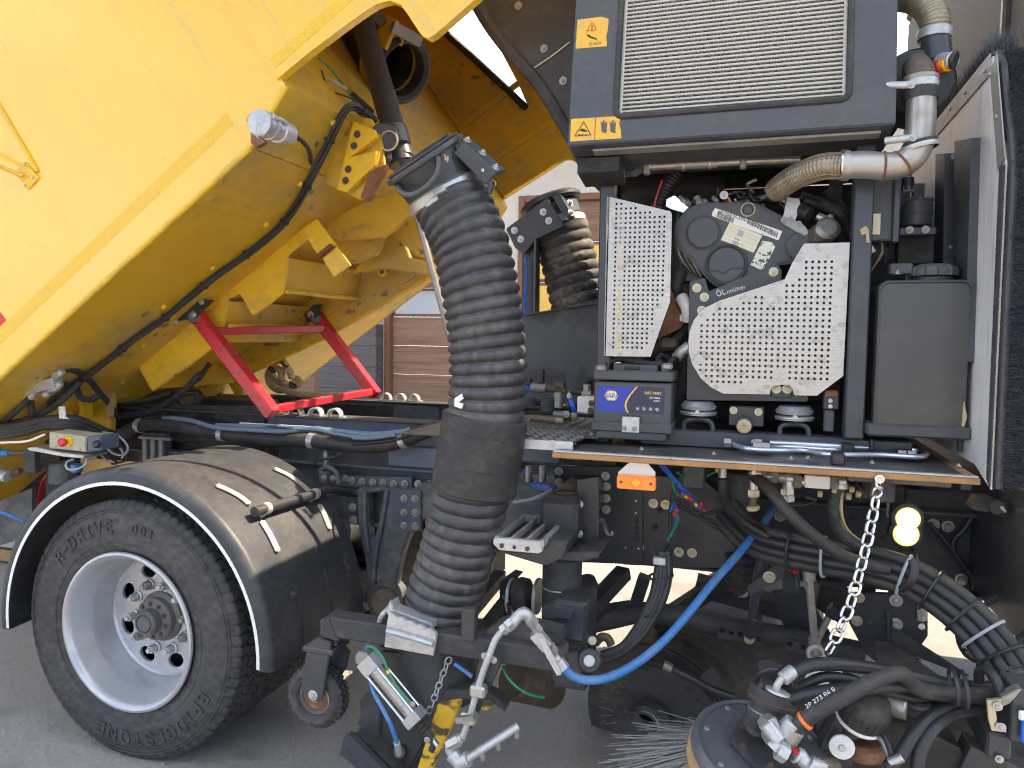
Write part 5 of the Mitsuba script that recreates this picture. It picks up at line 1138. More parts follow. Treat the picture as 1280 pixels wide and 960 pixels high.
obj('label', ext(TS, cs(TS.uvs([(904, 294), (946, 310), (945.5, 311), (903.5, 295)])), .0006, .0017), 'white_label', en)
prin('crackled', mikit.proc(lambda p, n, uv: mix((0.62, 0.60, 0.52), (0.08, 0.07, 0.055), smoothstep(.56, .66, fbm(p.x * 130, p.z * 130, 0., 3)))), 0.4, metal=.3)
lab(en, [(953, 301), (965, 303), (969, 309), (955, 336), (950, 337), (938, 331)], 'crackled', .0014)
# front carrier plate
FP = Y(2.435)
fp = FP.uvs([(862, 352), (881, 347), (886, 364), (965, 331), (972, 331), (977, 338), (977, 350), (1010, 400), (1010, 502), (858, 500)])
cpk = obj('carrier_plate', bev(FP, cs(fp, rnd=.006), .03, 0, .004), 'black_satin', en)
bolts(en, [(871, 360), (880.5, 371.5), (877, 388), (967, 340)], 2.434, px=5.4, mat='zinc_yellow')
obj('lettering', text(FP.off(.0006), '\u00d6L', 896, 371, .017, rot=.30), 'white_label', en)
obj('lettering', text(FP.off(.0006), 'nn\u00fcfon', 909, 367.5, .0125, rot=.30), 'white_label', en)
bolts(en, [(982, 326), (905, 244)], 2.50, px=5)
# pieces on top and around
def eng(name, a, b, r, mat, n=14): return obj(name, cyl(at(*a), at(*b), r, n), mat, en)
eng('pipe', (905, 258, 2.55), (985, 240, 2.6), .010, 'steel_dull'); eng('injector', (914, 262, 2.52), (921, 254, 2.50), .012, 'steel_dull'); eng('injector', (933, 266, 2.50), (936, 258, 2.49), .020, 'plastic_black')
obj('pump_bracket', plate(2.46, [(984, 246), (999, 248), (1001, 256), (994, 276), (984, 282), (978, 276)], .03, bv=.004), 'galvanised', en)
obj('pump_bracket', plate(2.455, [(978, 270), (992, 274), (1006, 282), (1012, 292), (1006, 296), (990, 286), (976, 278)], .03, bv=.004), 'steel_dull', en)
bolts(en, [(980, 275), (988.5, 275), (998.5, 280)], 2.453, px=3.6, mat='steel_dull')
obj('pump', bumpy(lathe([(0, 0), (.03, 0), (.036, .008), (.036, .04), (.024, .05), (0, .05)], at(1030, 292, 2.47), (.2, -1, .3), 24), .002, 40), 'steel_dull', en)
obj('pump_cover', bumpy(box(at(1024, 296, 2.47), (.07, .06, .07), None, .02), .003, 30), 'cast_brown', en)
eng('valve', (1000, 262, 2.48), (1012, 268, 2.46), .022, 'plastic_black'); eng('valve', (1022, 270, 2.46), (1034, 275, 2.45), .012, 'zinc'); eng('valve', (1034, 274, 2.46), (1040, 270, 2.45), .009, 'insulation')
eng('fuel_hose', (1003, 250, 2.5), (1030, 258, 2.52), .016, 'hose_black')
obj('coolant_hose', tp([(1000, 246, 2.52), (1030, 256, 2.52), (1048, 266, 2.5), (1058, 278, 2.52)], .019, 12), 'rubber', en)
obj('coolant_hose', tp([(1036, 240, 2.58), (1046, 262, 2.56), (1048, 290, 2.54), (1058, 312, 2.56)], .024, 12), 'rubber', en)
obj('coolant_hose', tp([(975, 206, 2.65), (1000, 186, 2.62), (1030, 184, 2.62), (1048, 196, 2.64), (1052, 230, 2.66)], .020, 12), 'rubber', en)
obj('coolant_hose', tp([(1010, 220, 2.7), (1030, 200, 2.7), (1045, 215, 2.7), (1040, 260, 2.7)], .022, 12), 'cast_brown', en)
for a, b in (((992, 208), (1010, 184)), ((1000, 210), (1018, 186)), ((1006, 208), (1026, 188))): obj('spring_rod', cyl(at(*a, 2.46), at(*b, 2.46), .007, 8), 'black_paint', en)
obj('silver_line', tp([(958, 243, 2.46), (972, 244, 2.46), (984, 245, 2.46)], .006, 8), 'chrome', en)
obj('air_duct', corrugated(A((845, 218, 2.62), (833, 236, 2.60), (822, 262, 2.60), (815, 280, 2.62)), .028, .012, .005, helix=False, n=18, ramp=.01), 'hose_black', en, smooth=50)
obj('duct_stripe', tp([(828, 225, 2.575), (821, 245, 2.572), (817, 262, 2.572)], .004, 6), 'red_plastic', en)
obj('tank_behind', tp([(775, 240, 2.8), (840, 236, 2.8), (900, 240, 2.85)], .06, 20), 'black_dusty', en)
obj('heat_shield', bumpy(plate(2.50, [(833, 249), (843, 244), (860, 259), (854, 266), (840, 262), (832, 258)], .01, bv=.002), .004, 30), 'chrome', en)
for k in range(7): obj('fitting', cyl(at(850 + k * 7, 247 + (k % 3) * 4, 2.52), at(854 + k * 7, 252 + (k % 2) * 4, 2.50), .008 + .003 * (k % 2), 10), ('galvanised', 'steel_dull', 'plastic_black')[k % 3], en)
wr = random.Random(3)
for k in range(34):
    x, y = 880 + wr.random() * 110, 232 + wr.random() * 30 + 0
    y += (x - 880) * .10
    pts = [(x, y, 2.5 + .06 * wr.random())]
    for q in range(3): pts.append((pts[-1][0] + wr.uniform(-4, 13), pts[-1][1] + wr.uniform(-8, 9), 2.48 + .08 * wr.random()))
    obj('wire', tp(pts, .0022 + .003 * wr.random(), 6), ('hose_black', 'rubber', 'steel_dull', 'insulation', 'hose_black', 'galvanised', 'plastic_grey')[k % 7] if k % 17 else 'red_plastic', en)
cc = at(935, 262, 2.47)
for r in (.020, .0165): obj('wire_coil', sweep(np.array([cc + r * (math.cos(t) * X1 + math.sin(t) * Z1) for t in np.linspace(0, 6.28, 30)[:-1]]), .003, 6, True), 'hose_black' if r < .02 else 'insulation', en)
for k in range(8):
    x, y = 850 + wr.random() * 20, 300 + wr.random() * 60; obj('wire', tp([(848, 262 + k * 3, 2.52), (844 + k, 290, 2.5), (848 + k * 2, 320, 2.5), (862 + k * 2, 338 + k, 2.52)], .004, 6), ('hose_black', 'steel_dull', 'plastic_grey')[k % 3], en)
obj('turbo_casting', bumpy(plate(2.50, [(833, 352), (838, 362), (856, 400), (850, 410), (822, 424), (826, 400)], .12, bv=.006), .003, 25), 'rust', en)
obj('turbo_casting', bumpy(box(at(838, 430, 2.54), (.06, .08, .04), None, .01), .004, 25), 'cast_brown', en)
obj('casting_tag', bpx(849, 393, 853, 402, 2.485, .012), 'galvanised', en)
obj('white_pipe', tp([(852, 372, 2.50), (858, 384, 2.48), (860, 400, 2.50)], .020, 12), 'white_label', en)
obj('white_pipe', tp([(846, 447, 2.47), (852, 440, 2.46), (862, 432, 2.46)], .018, 12), 'galvanised', en)
obj('coolant_hose', tp([(800, 450, 2.6), (822, 440, 2.56), (850, 420, 2.56), (858, 400, 2.58)], .025, 12), 'rubber', en)
obj('coolant_hose', tp([(852, 340, 2.56), (846, 360, 2.54), (850, 380, 2.56)], .020, 12), 'rubber', en)
obj('dark_box', bpx(848, 325, 880, 352, 2.56, .1), 'plastic_black', en)
# feet
def foot(cx_, py):
    c = at(cx_, py, 2.44)
    m = obj('mount', lathe([(.058, 0), (.058, .004), (.03, .008), (.052, .012), (.056, .022), (.044, .036), (0, .036)], c - Z1 * .012, (0, 0, 1), 32), 'galvanised', en)
    obj('mount', lathe([(0, -.0), (.054, 0), (.056, -.006), (0, -.010)], c - Z1 * .012, (0, 0, 1), 32), 'steel_dull', en)
    bolt(en, c - Z1 * .008 - Y1 * .052, (0, -1, .1), r=.008, mat='zinc_yellow')
    obj('yoke', tube(A((cx_ - 18, py + 30, 2.41), (cx_ - 17.5, py + 18, 2.41), (cx_ - 12, py + 14, 2.41), (cx_ + 12, py + 15, 2.41), (cx_ + 17, py + 20, 2.41), (cx_ + 18, py + 33, 2.41)), .008, 8, .01), 'black_satin', en)
foot(873, 511); foot(993, 517)
obj('drain_bracket', bpx(911, 508, 955, 533, 2.43, .03), 'black_paint', en)
bolts(en, [(917, 513), (948, 515)], 2.428, px=4.6, mat='zinc_yellow')
obj('drain_collar', cyl(at(930.5, 531, 2.39), at(930.5, 530, 2.44), .026, 20), 'black_paint', en)
obj('drain_cap', cyl(at(930, 533, 2.365), at(930, 532.5, 2.39), .022, 20), 'insulation', en)
obj('drain_ring', sweep(np.array([at(930, 535, 2.36) + .009 * (math.cos(t) * X1 + math.sin(t) * Z1) for t in np.linspace(0, 6.28, 20)[:-1]]), .0012, 5, True), 'zinc', en)
obj('sensor_block', bpx(1029, 490, 1049, 512, 2.38, .04), 'plastic_black', en); obj('sensor_top', bpx(1031, 488, 1048, 496, 2.372, .02), 'rust', en)
bolts(en, [(1038, 501), (1038, 508)], 2.378, px=2.4)
obj('sensor_leg', bpx(1030, 512, 1043, 540, 2.39, .03), 'plastic_grey', en)

# perforated guards
def guard(name, label, pts, y, reg, dx, dy, r, x0, z0, tilt=0.0, skip=lambda p: False):
    k = thing(name, label, 'guard'); pl = Y(y); from shapely.geometry import Polygon, Point
    P_ = Polygon(pl.uvs(reg)); u0 = pl.uv(x0, z0); hs_ = []
    for i in range(-45, 46):
        for j in range(-45, 46):
            q = (u0[0] + i * dx, u0[1] + j * dy)
            if P_.contains(Point(q)): hs_.append(circ(q, r, 10))
    obj('sheet', bev(pl, cs(pl.uvs(pts), hs_), .003, 0, .0005), 'aluminium', k, smooth=False); return k
GY = 2.37
g1 = guard('perforated_guard', 'tall narrow perforated aluminium guard above the battery', [(762, 246), (838, 264), (840, 268), (837.5, 377), (813, 446), (757, 445)], GY,
      [(766, 252), (772, 252), (800, 262), (833, 271), (832, 368), (824, 374), (806, 438), (762, 438)], sz(5.75, GY), sz(5.75, GY), sz(1.42, GY), 770.5, 261)
for k, (a, b) in enumerate((((760, 246), (756, 445)), )): obj('bent_edge', bar(at(*a, GY + .012), at(*b, GY + .012), .003, .024, Y1), 'aluminium', g1)
GY2 = 2.35
arc_ = [(865, 455), (861, 440), (860.5, 428), (862, 414), (867, 401), (874, 391), (883, 384), (899, 376)]
g2 = guard('perforated_guard', 'wide perforated aluminium belt guard with rounded left end in front of the engine',
      [(1005, 304.5), (1062.5, 303), (1054, 470), (1021, 494.6), (993, 494), (990, 485), (987, 481), (968, 481), (964, 485), (962, 493), (904, 492), (890, 485), (876, 473)] + arc_ + [(981, 349), (990, 329)], GY2,
      [(1003, 322), (1040, 322), (1036, 478), (990, 478), (980, 462), (970, 462), (964, 478), (886, 478), (874, 462), (874, 404), (896, 384), (920, 384), (926, 378), (958, 365), (960, 384), (975, 384), (978, 358), (990, 352), (1002, 346)], sz(6.6, GY2), sz(6.55, GY2), sz(1.55, GY2), 1008, 327.5)
bolts(g2, [(966.5, 377), (873.5, 450), (975, 469.7)], GY2 - .0005, px=5.4, mat='zinc')
bolts(en, [(970.5, 486), (984, 486)], 2.40, px=5.6, mat='zinc_yellow')
obj('guard_lug', bpx(964, 481, 990, 497, 2.405, .02), 'black_satin', en)

# ------------------------------------------------------------------ battery
bt = thing('battery', 'black car battery with blue and navy label on its tray', 'battery')
BY = 2.33
obj('case', bpx(742, 478, 839, 541, BY, .175, .004), 'plastic_grey', bt)
obj('lid', bpx(741, 464, 842, 476, BY - .008, .19, .004), 'plastic_grey', bt)
obj('lid_top', bpx(766, 456, 822, 467, BY + .03, .10, .004), 'plastic_grey', bt)
obj('handle_slot', bpx(780, 458, 800, 462, BY + .026, .012), 'plastic_black', bt)
obj('foot_ledge', bpx(738, 529, 840, 541, BY - .015, .2, .004), 'plastic_grey', bt)
for a, b in ((749, 463), (832, 461)):
    obj('terminal', cyl(at(a, b - 6, BY + .05), at(a, b + 3, BY + .05), .014, 16), 'steel_dull', bt)
    obj('terminal_clamp', bumpy(bpx(a - 5, b - 7, a + 8, b + 2, BY + .03, .04, .006), .002, 40), 'steel_dull', bt)
obj('cable', tp([(756, 455, 2.40), (775, 448, 2.42), (795, 452, 2.40), (815, 455, 2.40), (828, 456, 2.39)], .010, 10), 'rubber', bt)
obj('cable', tp([(828, 456, 2.39), (822, 452, 2.42), (826, 444, 2.46), (836, 448, 2.48)], .009, 10), 'rubber', bt)
obj('cable', tp([(836, 456, 2.40), (844, 448, 2.44), (850, 462, 2.5)], .009, 10), 'rubber', bt)
BL = Y(BY - .0005)
LB = [(747.5, 482), (831, 484.5), (830, 518), (747, 514)]
def onl(fx, fy): a = np.array(LB, float); t = a[0] + (a[1] - a[0]) * fx; b = a[3] + (a[2] - a[3]) * fx; return tuple(t + (b - t) * fy)
def lq(pts): return BL.uvs([onl(*p) for p in pts])
obj('label', ext(BL, cs(BL.uvs(LB)), .0006, .0006), 'label_navy', bt)
cv = [(.57, 0), (.52, .16), (.46, .36), (.415, .58), (.405, .75), (.42, .9), (.45, 1)]
obj('label_field', ext(BL, cs(lq([(0, 0)] + cv + [(0, 1)])), .0006, .0010), 'label_blue', bt)
obj('label_curve', ext(BL, cs(lq(cv + [(x + .028, y) for x, y in cv[::-1]])), .0006, .0014), 'label_gold', bt)
hx_ = [(.15, .18), (.26, .18), (.315, .37), (.26, .56), (.15, .56), (.095, .37)]
obj('emblem', ext(BL, cs(lq(hx_)), .0006, .0014), 'label_gold', bt)
obj('emblem', ext(BL, cs(lq([(.205 + (x - .205) * .86, .37 + (y - .37) * .86) for x, y in hx_])), .0006, .0016), 'cream_label', bt)
obj('lettering', text(BL.off(.0012), 'NAPA', *onl(.205, .375), .0135, bold=True, center=True, rot=-.03), 'label_blue', bt)
obj('lettering', text(BL.off(.0006), 'BATTERY', *onl(.83, .23), .0085, bold=True, center=True, rot=-.03), 'label_gold', bt)
obj('lettering', text(BL.off(.0006), 'BATTERIE', *onl(.855, .40), .0048, bold=True, center=True, rot=-.03), 'white_label', bt)
obj('lettering', text(BL.off(.0006), 'ACCU', *onl(.885, .51), .0048, bold=True, center=True, rot=-.03), 'white_label', bt)
for k in range(4):
    c = onl(.60 + k * .098, .83); uu = BL.uv(*c)
    obj('symbol', ext(BL, cs(circ(uu, .0052, 16), [circ(uu, .0044, 16)]), .0006, .0012), 'white_label', bt)
    obj('symbol', ext(BL, cs(circ(uu, .0024, 4 + k)), .0006, .0012), 'white_label', bt)
hc = obj('hold_down', bpx(777, 521, 799, 541, BY - .020, .008, .002), 'galvanised', bt)
bolts(bt, [(780.5, 535.5), (793, 536)], BY - .0205, px=3.2, mat='steel_dull')
tr_ = thing('battery_tray', 'black folded steel tray under the battery', 'tray')
obj('tray', bpx(744, 541, 833, 550, BY - .022, .22, .003), 'black_satin', tr_)
obj('tray_foot', bpx(731, 545, 747, 549, BY - .025, .1, .002), 'black_satin', tr_)
bolt(tr_, at(739, 545, BY), (0, 0, 1), r=.012)

# ------------------------------------------------------------------ right side: boxes, filter, tank, panel with brush
rb = thing('relay_box', 'dark grey relay box on the right engine post with a worn label', 'box')
obj('box', bpx(1088, 222, 1117, 301, 2.40, .16, .004), 'plastic_grey', rb)
obj('cover', bpx(1116, 222, 1126, 303, 2.385, .18, .004), 'black_satin', rb)
obj('label', plate(2.398, [(1088, 267), (1101, 267), (1100, 293), (1087, 293)], .002), 'cream_label', rb)
obj('torn_tag', plate(2.325, [(1075, 287), (1082, 282), (1086, 286), (1087, 304), (1083, 303), (1082, 292), (1077, 294)], .0015), 'insulation', rb)
for k in range(5): obj('wire', tp([(1090 + 4 * k, 302, 2.44), (1094 + 3 * k, 312 + k, 2.42), (1088 + 2 * k, 330, 2.44), (1082 + k, 345, 2.46)], .004, 6), ('hose_black', 'zinc_yellow')[k % 4 == 3], rb)
obj('fitting', cyl(at(1086, 308, 2.42), at(1092, 316, 2.42), .010, 10), 'zinc_yellow', rb)
ff = thing('fuel_filter', 'dark cylindrical fuel filter on a bolted bracket beside the white panel', 'filter')
c = at(1144, 284, 2.56); zt_ = at(1144, 250, 2.56)[2]; Hh = zt_ - c[2]
obj('body', lathe([(0, 0), (.040, 0), (.044, .004), (.044, Hh * .45), (.046, Hh * .46), (.046, Hh * .62), (.044, Hh * .63), (.045, Hh * .92), (.048, Hh * .94), (.046, Hh), (0, Hh)], c, Z1, 28), 'plastic_grey', ff)
obj('bracket', bpx(1124, 284, 1171, 294, 2.48, .05, .003), 'black_paint', ff)
bolts(ff, [(1137, 287.5), (1157, 287)], 2.478, px=4.2, mat='steel_dull')
obj('bracket_wall', bpx(1122, 293, 1168, 330, 2.56, .05), 'grime_black', ff)
for p in ((1141, 246), (1149, 246)): obj('pipe', tube([at(*p, 2.56), at(p[0], p[1] + 6, 2.56)], .005, 8), 'chrome', ff)
obj('sensor', cyl(at(1135, 238, 2.58), at(1135, 222, 2.58), .017, 16), 'plastic_black', ff)
obj('sensor_nut', hexn(at(1135, 240, 2.58), Z1, .018, .02), 'zinc', ff)
obj('rear_bracket', bpx(1141, 229, 1156, 248, 2.66, .02), 'black_paint', ff)
obj('filter_hose', tp([(1130, 250, 2.5), (1118, 262, 2.5), (1112, 300, 2.52), (1108, 330, 2.54)], .012, 8), 'hose_black', ff)

tk = thing('oil_tank', 'satin black oil tank with round filler cap on the right of the deck', 'tank')
TY = 2.30
def rbox(px0, py0, px1, py1, y, d, rc, xs=0):
    pl = Y(y); a, b = pl.uv(px0, py1), pl.uv(px1, py0)
    return pl, rrect(a[0], a[1], b[0], b[1], rc)
tx0, tz0 = xz(1091.5, 540, TY); tx1, tz1 = xz(1216, 351, TY)
tx0 += .0; TPl = Y(TY)
tpoly = rrect(tx0, tz0, tx1, tz1, .022)
obj('body', bev(TPl, cs(tpoly), .28, 0, .006), 'tank_black', tk)
tw_ = np.array(rrect(tx0 + .002, tz0 - .05, tx1 - .002, tz1 - .001, .021)); tw_ = tw_[tw_[:, 1] > tz0 + .005]
obj('edge_seam', sweep(TPl.to(np.c_[tw_, np.full(len(tw_), .001)]), .0042, 6), 'black_paint', tk)
obj('chipped_paint', plate(TY - .001, [(1204, 503), (1206, 502), (1207, 512), (1209, 520), (1206, 533), (1202, 533), (1203, 520)], .001), 'insulation', tk)
obj('base_tray', bpx(1083, 532, 1215, 548, TY - .012, .30, .006), 'black_satin', tk)
zc_ = tz1; cc = np.array([(at(1137, 330, 2.38)[0] + at(1200, 330, 2.38)[0]) / 2, 2.39, zc_])
rc_ = (at(1200, 333, 2.38)[0] - at(1137, 333, 2.38)[0]) / 2
t = np.linspace(0, 2 * math.pi, 121)[:-1]
sc_ = np.stack([(rc_ - .0035 * (np.abs(np.sin(t * 6)) < .25)) * np.cos(t), (rc_ - .0035 * (np.abs(np.sin(t * 6)) < .25)) * np.sin(t)], 1)
v, f = mm(m3.CrossSection([sc_]).extrude(.026, 4)); v[:, :2] *= (1 - .10 * np.clip((v[:, 2:3] - .016) / .01, 0, 1)); obj('filler_cap', (v + cc + Z1 * .020, f), 'plastic_grey', tk)
obj('cap_dome', lathe([(rc_ * .88, 0), (rc_ * .6, .008), (rc_ * .2, .010), (0, .010)], cc + Z1 * .0455, Z1, 36), 'plastic_grey', tk)
obj('filler_neck', cyl(cc, cc + Z1 * .021, rc_ * .85, 32), 'black_paint', tk)
obj('cap_lug', bpx(1112, 329, 1142, 343, 2.37, .05, .004), 'plastic_grey', tk)
bolt(tk, at(1122, 343, 2.37), (0, 0, 1), r=.012, mat='steel_dull')
for p in ((1090, 549), (1201, 549)): obj('leg', bpx(p[0] - 3, p[1], p[0] + 3, p[1] + 16, 2.36, .02), 'black_paint', tk)

PX = .575
sd = thing('metal_bulkhead', 'streaky pale metal end panel with dark riveted edge rail', 'panel')
SPl = Pl((PX, 0, 0), (0, 1, 0), Z1)     # seen from the -x side: a x b = +x
SPl = Pl((PX, 0, 0), -Y1, Z1)           # normal -x
so = SPl.uvs([(1163, 164), (1241, 70), (1257, 205), (1238, 612)]); 
ob = [so[0], so[1], so[2], so[3]]
zb = so[3][1]
obj('sheet', ext(SPl, cs([(-3.3, so[0][1] - .1), (so[0][0] - .01, so[0][1])] + [so[1], so[2], so[3], (-2.25, 1.33), (-3.3, 1.33)]), .004), 'dirty_sheet', sd)
def rail(a, b, w, mat='black_satin', h=.004):
    p, q = np.array(SPl.uv(*a)), np.array(SPl.uv(*b)); d = (q - p) / np.linalg.norm(q - p); n = np.array([-d[1], d[0]])
    return ext(SPl, cs([p - n * w, q - n * w, q + n * w, p + n * w]), .003, h)
obj('edge_rail', rail((1161, 173), (1239, 80), .028), 'steel_dull', sd)
obj('edge_rail', rail((1244, 78), (1254, 205), .028, h=.005), 'steel_dull', sd)
obj('edge_rail', ext(SPl, cs([SPl.uv(1258, 205), SPl.uv(1239, 611), (SPl.uv(1239, 611)[0] - .03, SPl.uv(1239, 611)[1] + .02), (SPl.uv(1258, 205)[0] - .04, SPl.uv(1258, 205)[1])]), .003, .0045), 'black_dusty', sd)
for p in ((1170, 157), (1190, 136), (1209, 116), (1233, 89), (1241, 93), (1249, 145)):
    u_ = SPl.uv(*p); bolt(sd, SPl.pt(u_[0], u_[1], .005), -X1, r=.008, washer=False)
for p in ((1254, 250), (1251, 330), (1248, 420), (1243, 520)):
    u_ = SPl.uv(*p); bolt(sd, SPl.pt(u_[0] - .02, u_[1], .001), -X1, r=.006, washer=False)
chn = thing('mounting_channel', 'pair of black drilled mounting channels on the pale side panel', 'bracket')
def vch(p0, p1, q1, q0, h): return ext(SPl, cs(SPl.uvs([p0, p1, q1, q0])), h, h + .001)
obj('channel', vch((1183, 192), (1195, 191), (1192, 436), (1179, 432), .03), 'black_satin', chn)
obj('channel', vch((1204, 176), (1226, 172), (1218, 452), (1201, 445), .022), 'black_satin', chn)
for p in ((1212, 182), (1210, 227), (1208, 254)):
    u_ = SPl.uv(*p); obj('hole', cyl(SPl.pt(*u_, .0225), SPl.pt(*u_, .0235), .006, 12), 'ink_black', chn)
for p in ((1199, 195), (1193, 309)):
    u_ = SPl.uv(*p); bolt(chn, SPl.pt(*u_, .012), (0, -1, 0), r=.010)
# brush seal
bs_ = thing('brush_seal', 'dense black bristle brush seal along the edge of the pale side panel', 'brush')
edge = [SPl.pt(*SPl.uv(*p)) for p in ((1164, 160), (1205, 112), (1241, 68), (1250, 130), (1258, 200), (1254, 300), (1248, 420), (1239, 610))]
dense = np.vstack([edge[i] + (edge[i + 1] - edge[i]) * np.linspace(0, 1, 60)[:-1, None] for i in range(len(edge) - 1)])
obj('holder', tube([e + X1 * .014 - Y1 * .004 for e in edge], .010, 8, .05), 'black_paint', bs_)
brv, brf, kk = [], [], 0
rs = np.random.RandomState(5)
for i in range(len(dense) - 1):
    p0, p1 = dense[i], dense[i + 1]; d = p1 - p0; nn = np.cross(d, X1); nn /= np.linalg.norm(nn) + 1e-9
    nn = nn if (nn @ (-Y1 + .8 * Z1)) > 0 else -nn
    top = i < 118
    m_ = 26 if top else 34
    for j in range(m_):
        o = p0 + d * rs.rand() + X1 * (.004 + .055 * rs.rand()); L_ = (.075 if top else .05) * rs.uniform(.7, 1.15)
        dirv = (nn * .9 + Z1 * .25) if top else (-Y1 * .7 + X1 * .6)
        dirv = dirv + rs.randn(3) * .22; e_ = o + dirv / np.linalg.norm(dirv) * L_
        s_ = np.cross(e_ - o, rs.randn(3)); s_ = s_ / np.linalg.norm(s_) * .0011
        brv += [o - s_, o + s_, e_]; brf.append([kk, kk + 1, kk + 2]); kk += 3
obj('bristles', (np.array(brv), np.array(brf)), 'brush_black', bs_, smooth=False, kind='stuff')

# cab behind
cb_ = thing('lorry_cab', 'dark rear wall and window of the lorry cab at the right edge', 'cab')
obj('rear_wall', box((.80, 3.5, 1.55), (.12, 2.4, 1.5), None, .02), 'black_satin', cb_)
obj('rear_window', box((.775, 3.5, 2.85), (.03, 2.3, 1.08), None, .01), 'cab_glass', cb_)
obj('window_bar', box((.752, 2.85, 2.85), (.03, .035, 1.1), None, .008), 'black_satin', cb_)
obj('window_bar', box((.752, 2.36, 2.85), (.03, .10, 1.1), None, .008), 'black_satin', cb_)
obj('far_wall', box((1.72, 4.67, 2.1), (1.75, .06, 2.6), None, .02), 'black_satin', cb_)
obj('cab_floor', box((1.72, 3.5, .85), (1.75, 2.3, .06), None, .02), 'grime_black', cb_)
obj('roof', box((1.7, 3.5, 3.45), (1.9, 2.4, .12), None, .04), 'black_satin', cb_)
obj('side_wall', box((1.72, 2.33, 2.1), (1.75, .06, 2.6), None, .02), 'black_satin', cb_)

# ------------------------------------------------------------------ front part of the chassis, below the deck
RY = 2.90
fc = thing('front_chassis_rail', 'black chassis side rail with bolts below the engine deck', 'chassis')
obj('web', plate(RY, [(735, 590), (880, 596), (1100, 610), (1300, 624), (1300, 750), (1160, 738), (1000, 722), (880, 712), (735, 702)], .012), 'black_dusty', fc)
z1_, z0_ = at(1000, 640, RY)[2] + .015, at(1160, 738, RY)[2]
obj('upper_flange', box((.35, RY - .03, at(1200, 640, RY)[2]), (1.6, .06, .014), None, .003), 'black_paint', fc)
obj('lower_flange', box((.30, RY - .025, z0_ + .006), (2.2, .06, .012), None, .003), 'black_paint', fc)
obj('far_rail', box((.0, 3.80, .95), (2.6, .08, .27), None, .006), 'grime_black', fc)
obj('cross_member', box((.15, 3.35, 1.0), (.14, .9, .16), None, .01), 'grime_black', fc)
obj('deck_bearer', bpx(1060, 594, 1190, 606, 2.20, .05, .003), 'deck_dark', fc)
obj('deck_bearer', box((-.15, 2.6, zd - .06), (.06, .8, .07), None, .004), 'grime_black', fc)
obj('deck_bearer', box((.35, 2.6, zd - .06), (.06, .8, .07), None, .004), 'grime_black', fc)
obj('under_deck_plate', box((-.1, 3.35, 1.22), (1.1, .02, .2)), 'grime_black', fc)
bolts(fc, [(975, 645), (1166.7, 655.7), (1185, 658), (1226.7, 661.7), (1271.7, 666.7), (1201.7, 724), (1222, 726), (1061.7, 722.7), (969, 704)], RY - .002, px=6.6, mat='steel_dull')
for p in ((1067, 648), (1195, 616), (1104, 672)): obj('hole', cyl(at(*p, RY - .003), at(*p, RY), .011, 14), 'ink_black', fc)
obj('column', bpx(1114, 606, 1134, 638, 2.75, .06, .01), 'grime_black', fc)
obj('thin_strut', bpx(1109, 604, 1113, 648, 2.6, .01), 'steel_dull', fc)
obj('hook_plate', bpx(1199, 598, 1217, 614, 2.62, .03, .005), 'black_satin', fc)
obj('side_bracket', plate(2.6, [(1213, 634), (1222, 621), (1240, 622), (1247, 625), (1236, 641), (1218, 638)], .06, bv=.004), 'black_satin', fc)
obj('side_bracket', plate(2.75, [(1262, 630), (1300, 632), (1300, 680), (1262, 675)], .04, bv=.004), 'black_dusty', fc)
obj('hinge_barrel', cyl(at(1246, 634, 2.5), at(1262, 640, 2.55), .022, 16), 'black_dusty', fc)
for k in range(3): bolt(fc, at(1252 + 1.6 * k, 634 + 2.2 * k, 2.49), r=.007, washer=False)
obj('wire_bracket', plate(2.7, [(1258, 604), (1275, 612), (1273, 632), (1258, 628)], .004), 'insulation', fc)
obj('wall_wire', tp([(1160, 654, 2.88), (1178, 672, 2.87), (1192, 690, 2.86), (1206, 706, 2.86), (1214, 720, 2.86), (1217, 736, 2.85)], .009, 8), 'hose_black', fc)
obj('wall_wire', tp([(1218, 642, 2.86), (1205, 662, 2.86), (1193, 675, 2.86), (1192, 686, 2.86), (1206, 708, 2.85), (1216, 722, 2.85), (1217, 738, 2.84)], .010, 8), 'hose_black', fc)
obj('bracket_box', bpx(1258, 716, 1276, 736, 2.70, .04, .006), 'steel_dull', fc)
obj('bracket_slot', bpx(1270, 676, 1279, 714, 2.72, .01), 'galvanised', fc)
obj('rail_hose', tp([(1264, 736, 2.7), (1264, 760, 2.7), (1261, 795, 2.7)], .013, 10), 'hose_black', fc)
# bolted carrier plates
cpl = thing('column_carrier', 'black bolted carrier plates with box arm holding the support column', 'bracket')
KY = 2.75
kp = obj('carrier_plate', bev(Y(KY), cs(Y(KY).uvs([(693, 582), (770, 584), (803, 588), (803, 706), (727, 703), (700, 690), (693, 660)])), .015, b=.002), 'black_paint', cpl)
kq = obj('carrier_plate', bev(Y(KY + .02), cs(Y(KY + .02).uvs([(780, 592), (880, 600), (924, 640), (922, 711), (780, 706)])), .015, b=.002), 'black_paint', cpl)
bolts(cpl, [(699, 589), (699, 602.7), (757, 595), (758, 608), (757.7, 623), (757.7, 637), (743, 640), (733, 621.7), (733, 656.7), (731, 682.7)], KY - .002, px=5.6, mat='zinc')
bolts(cpl, [(796, 625), (795.7, 640), (816.7, 629), (832, 630.7), (783, 683), (799, 684), (848.7, 690), (865, 691)], KY + .018, px=6, mat='zinc_yellow')
for p in ((796, 652), (796, 659), (796, 666.5), (796, 674), (737, 571), (737, 576), (818, 661), (750.5, 678.5), (824.5, 639)): obj('hole', cyl(at(*p, KY - .003), at(*p, KY + .02), .009, 12), 'ink_black', cpl)
obj('upper_plate', plate(2.78, [(700, 566), (770, 568), (770, 586), (735, 586)], .012), 'black_dusty', cpl)
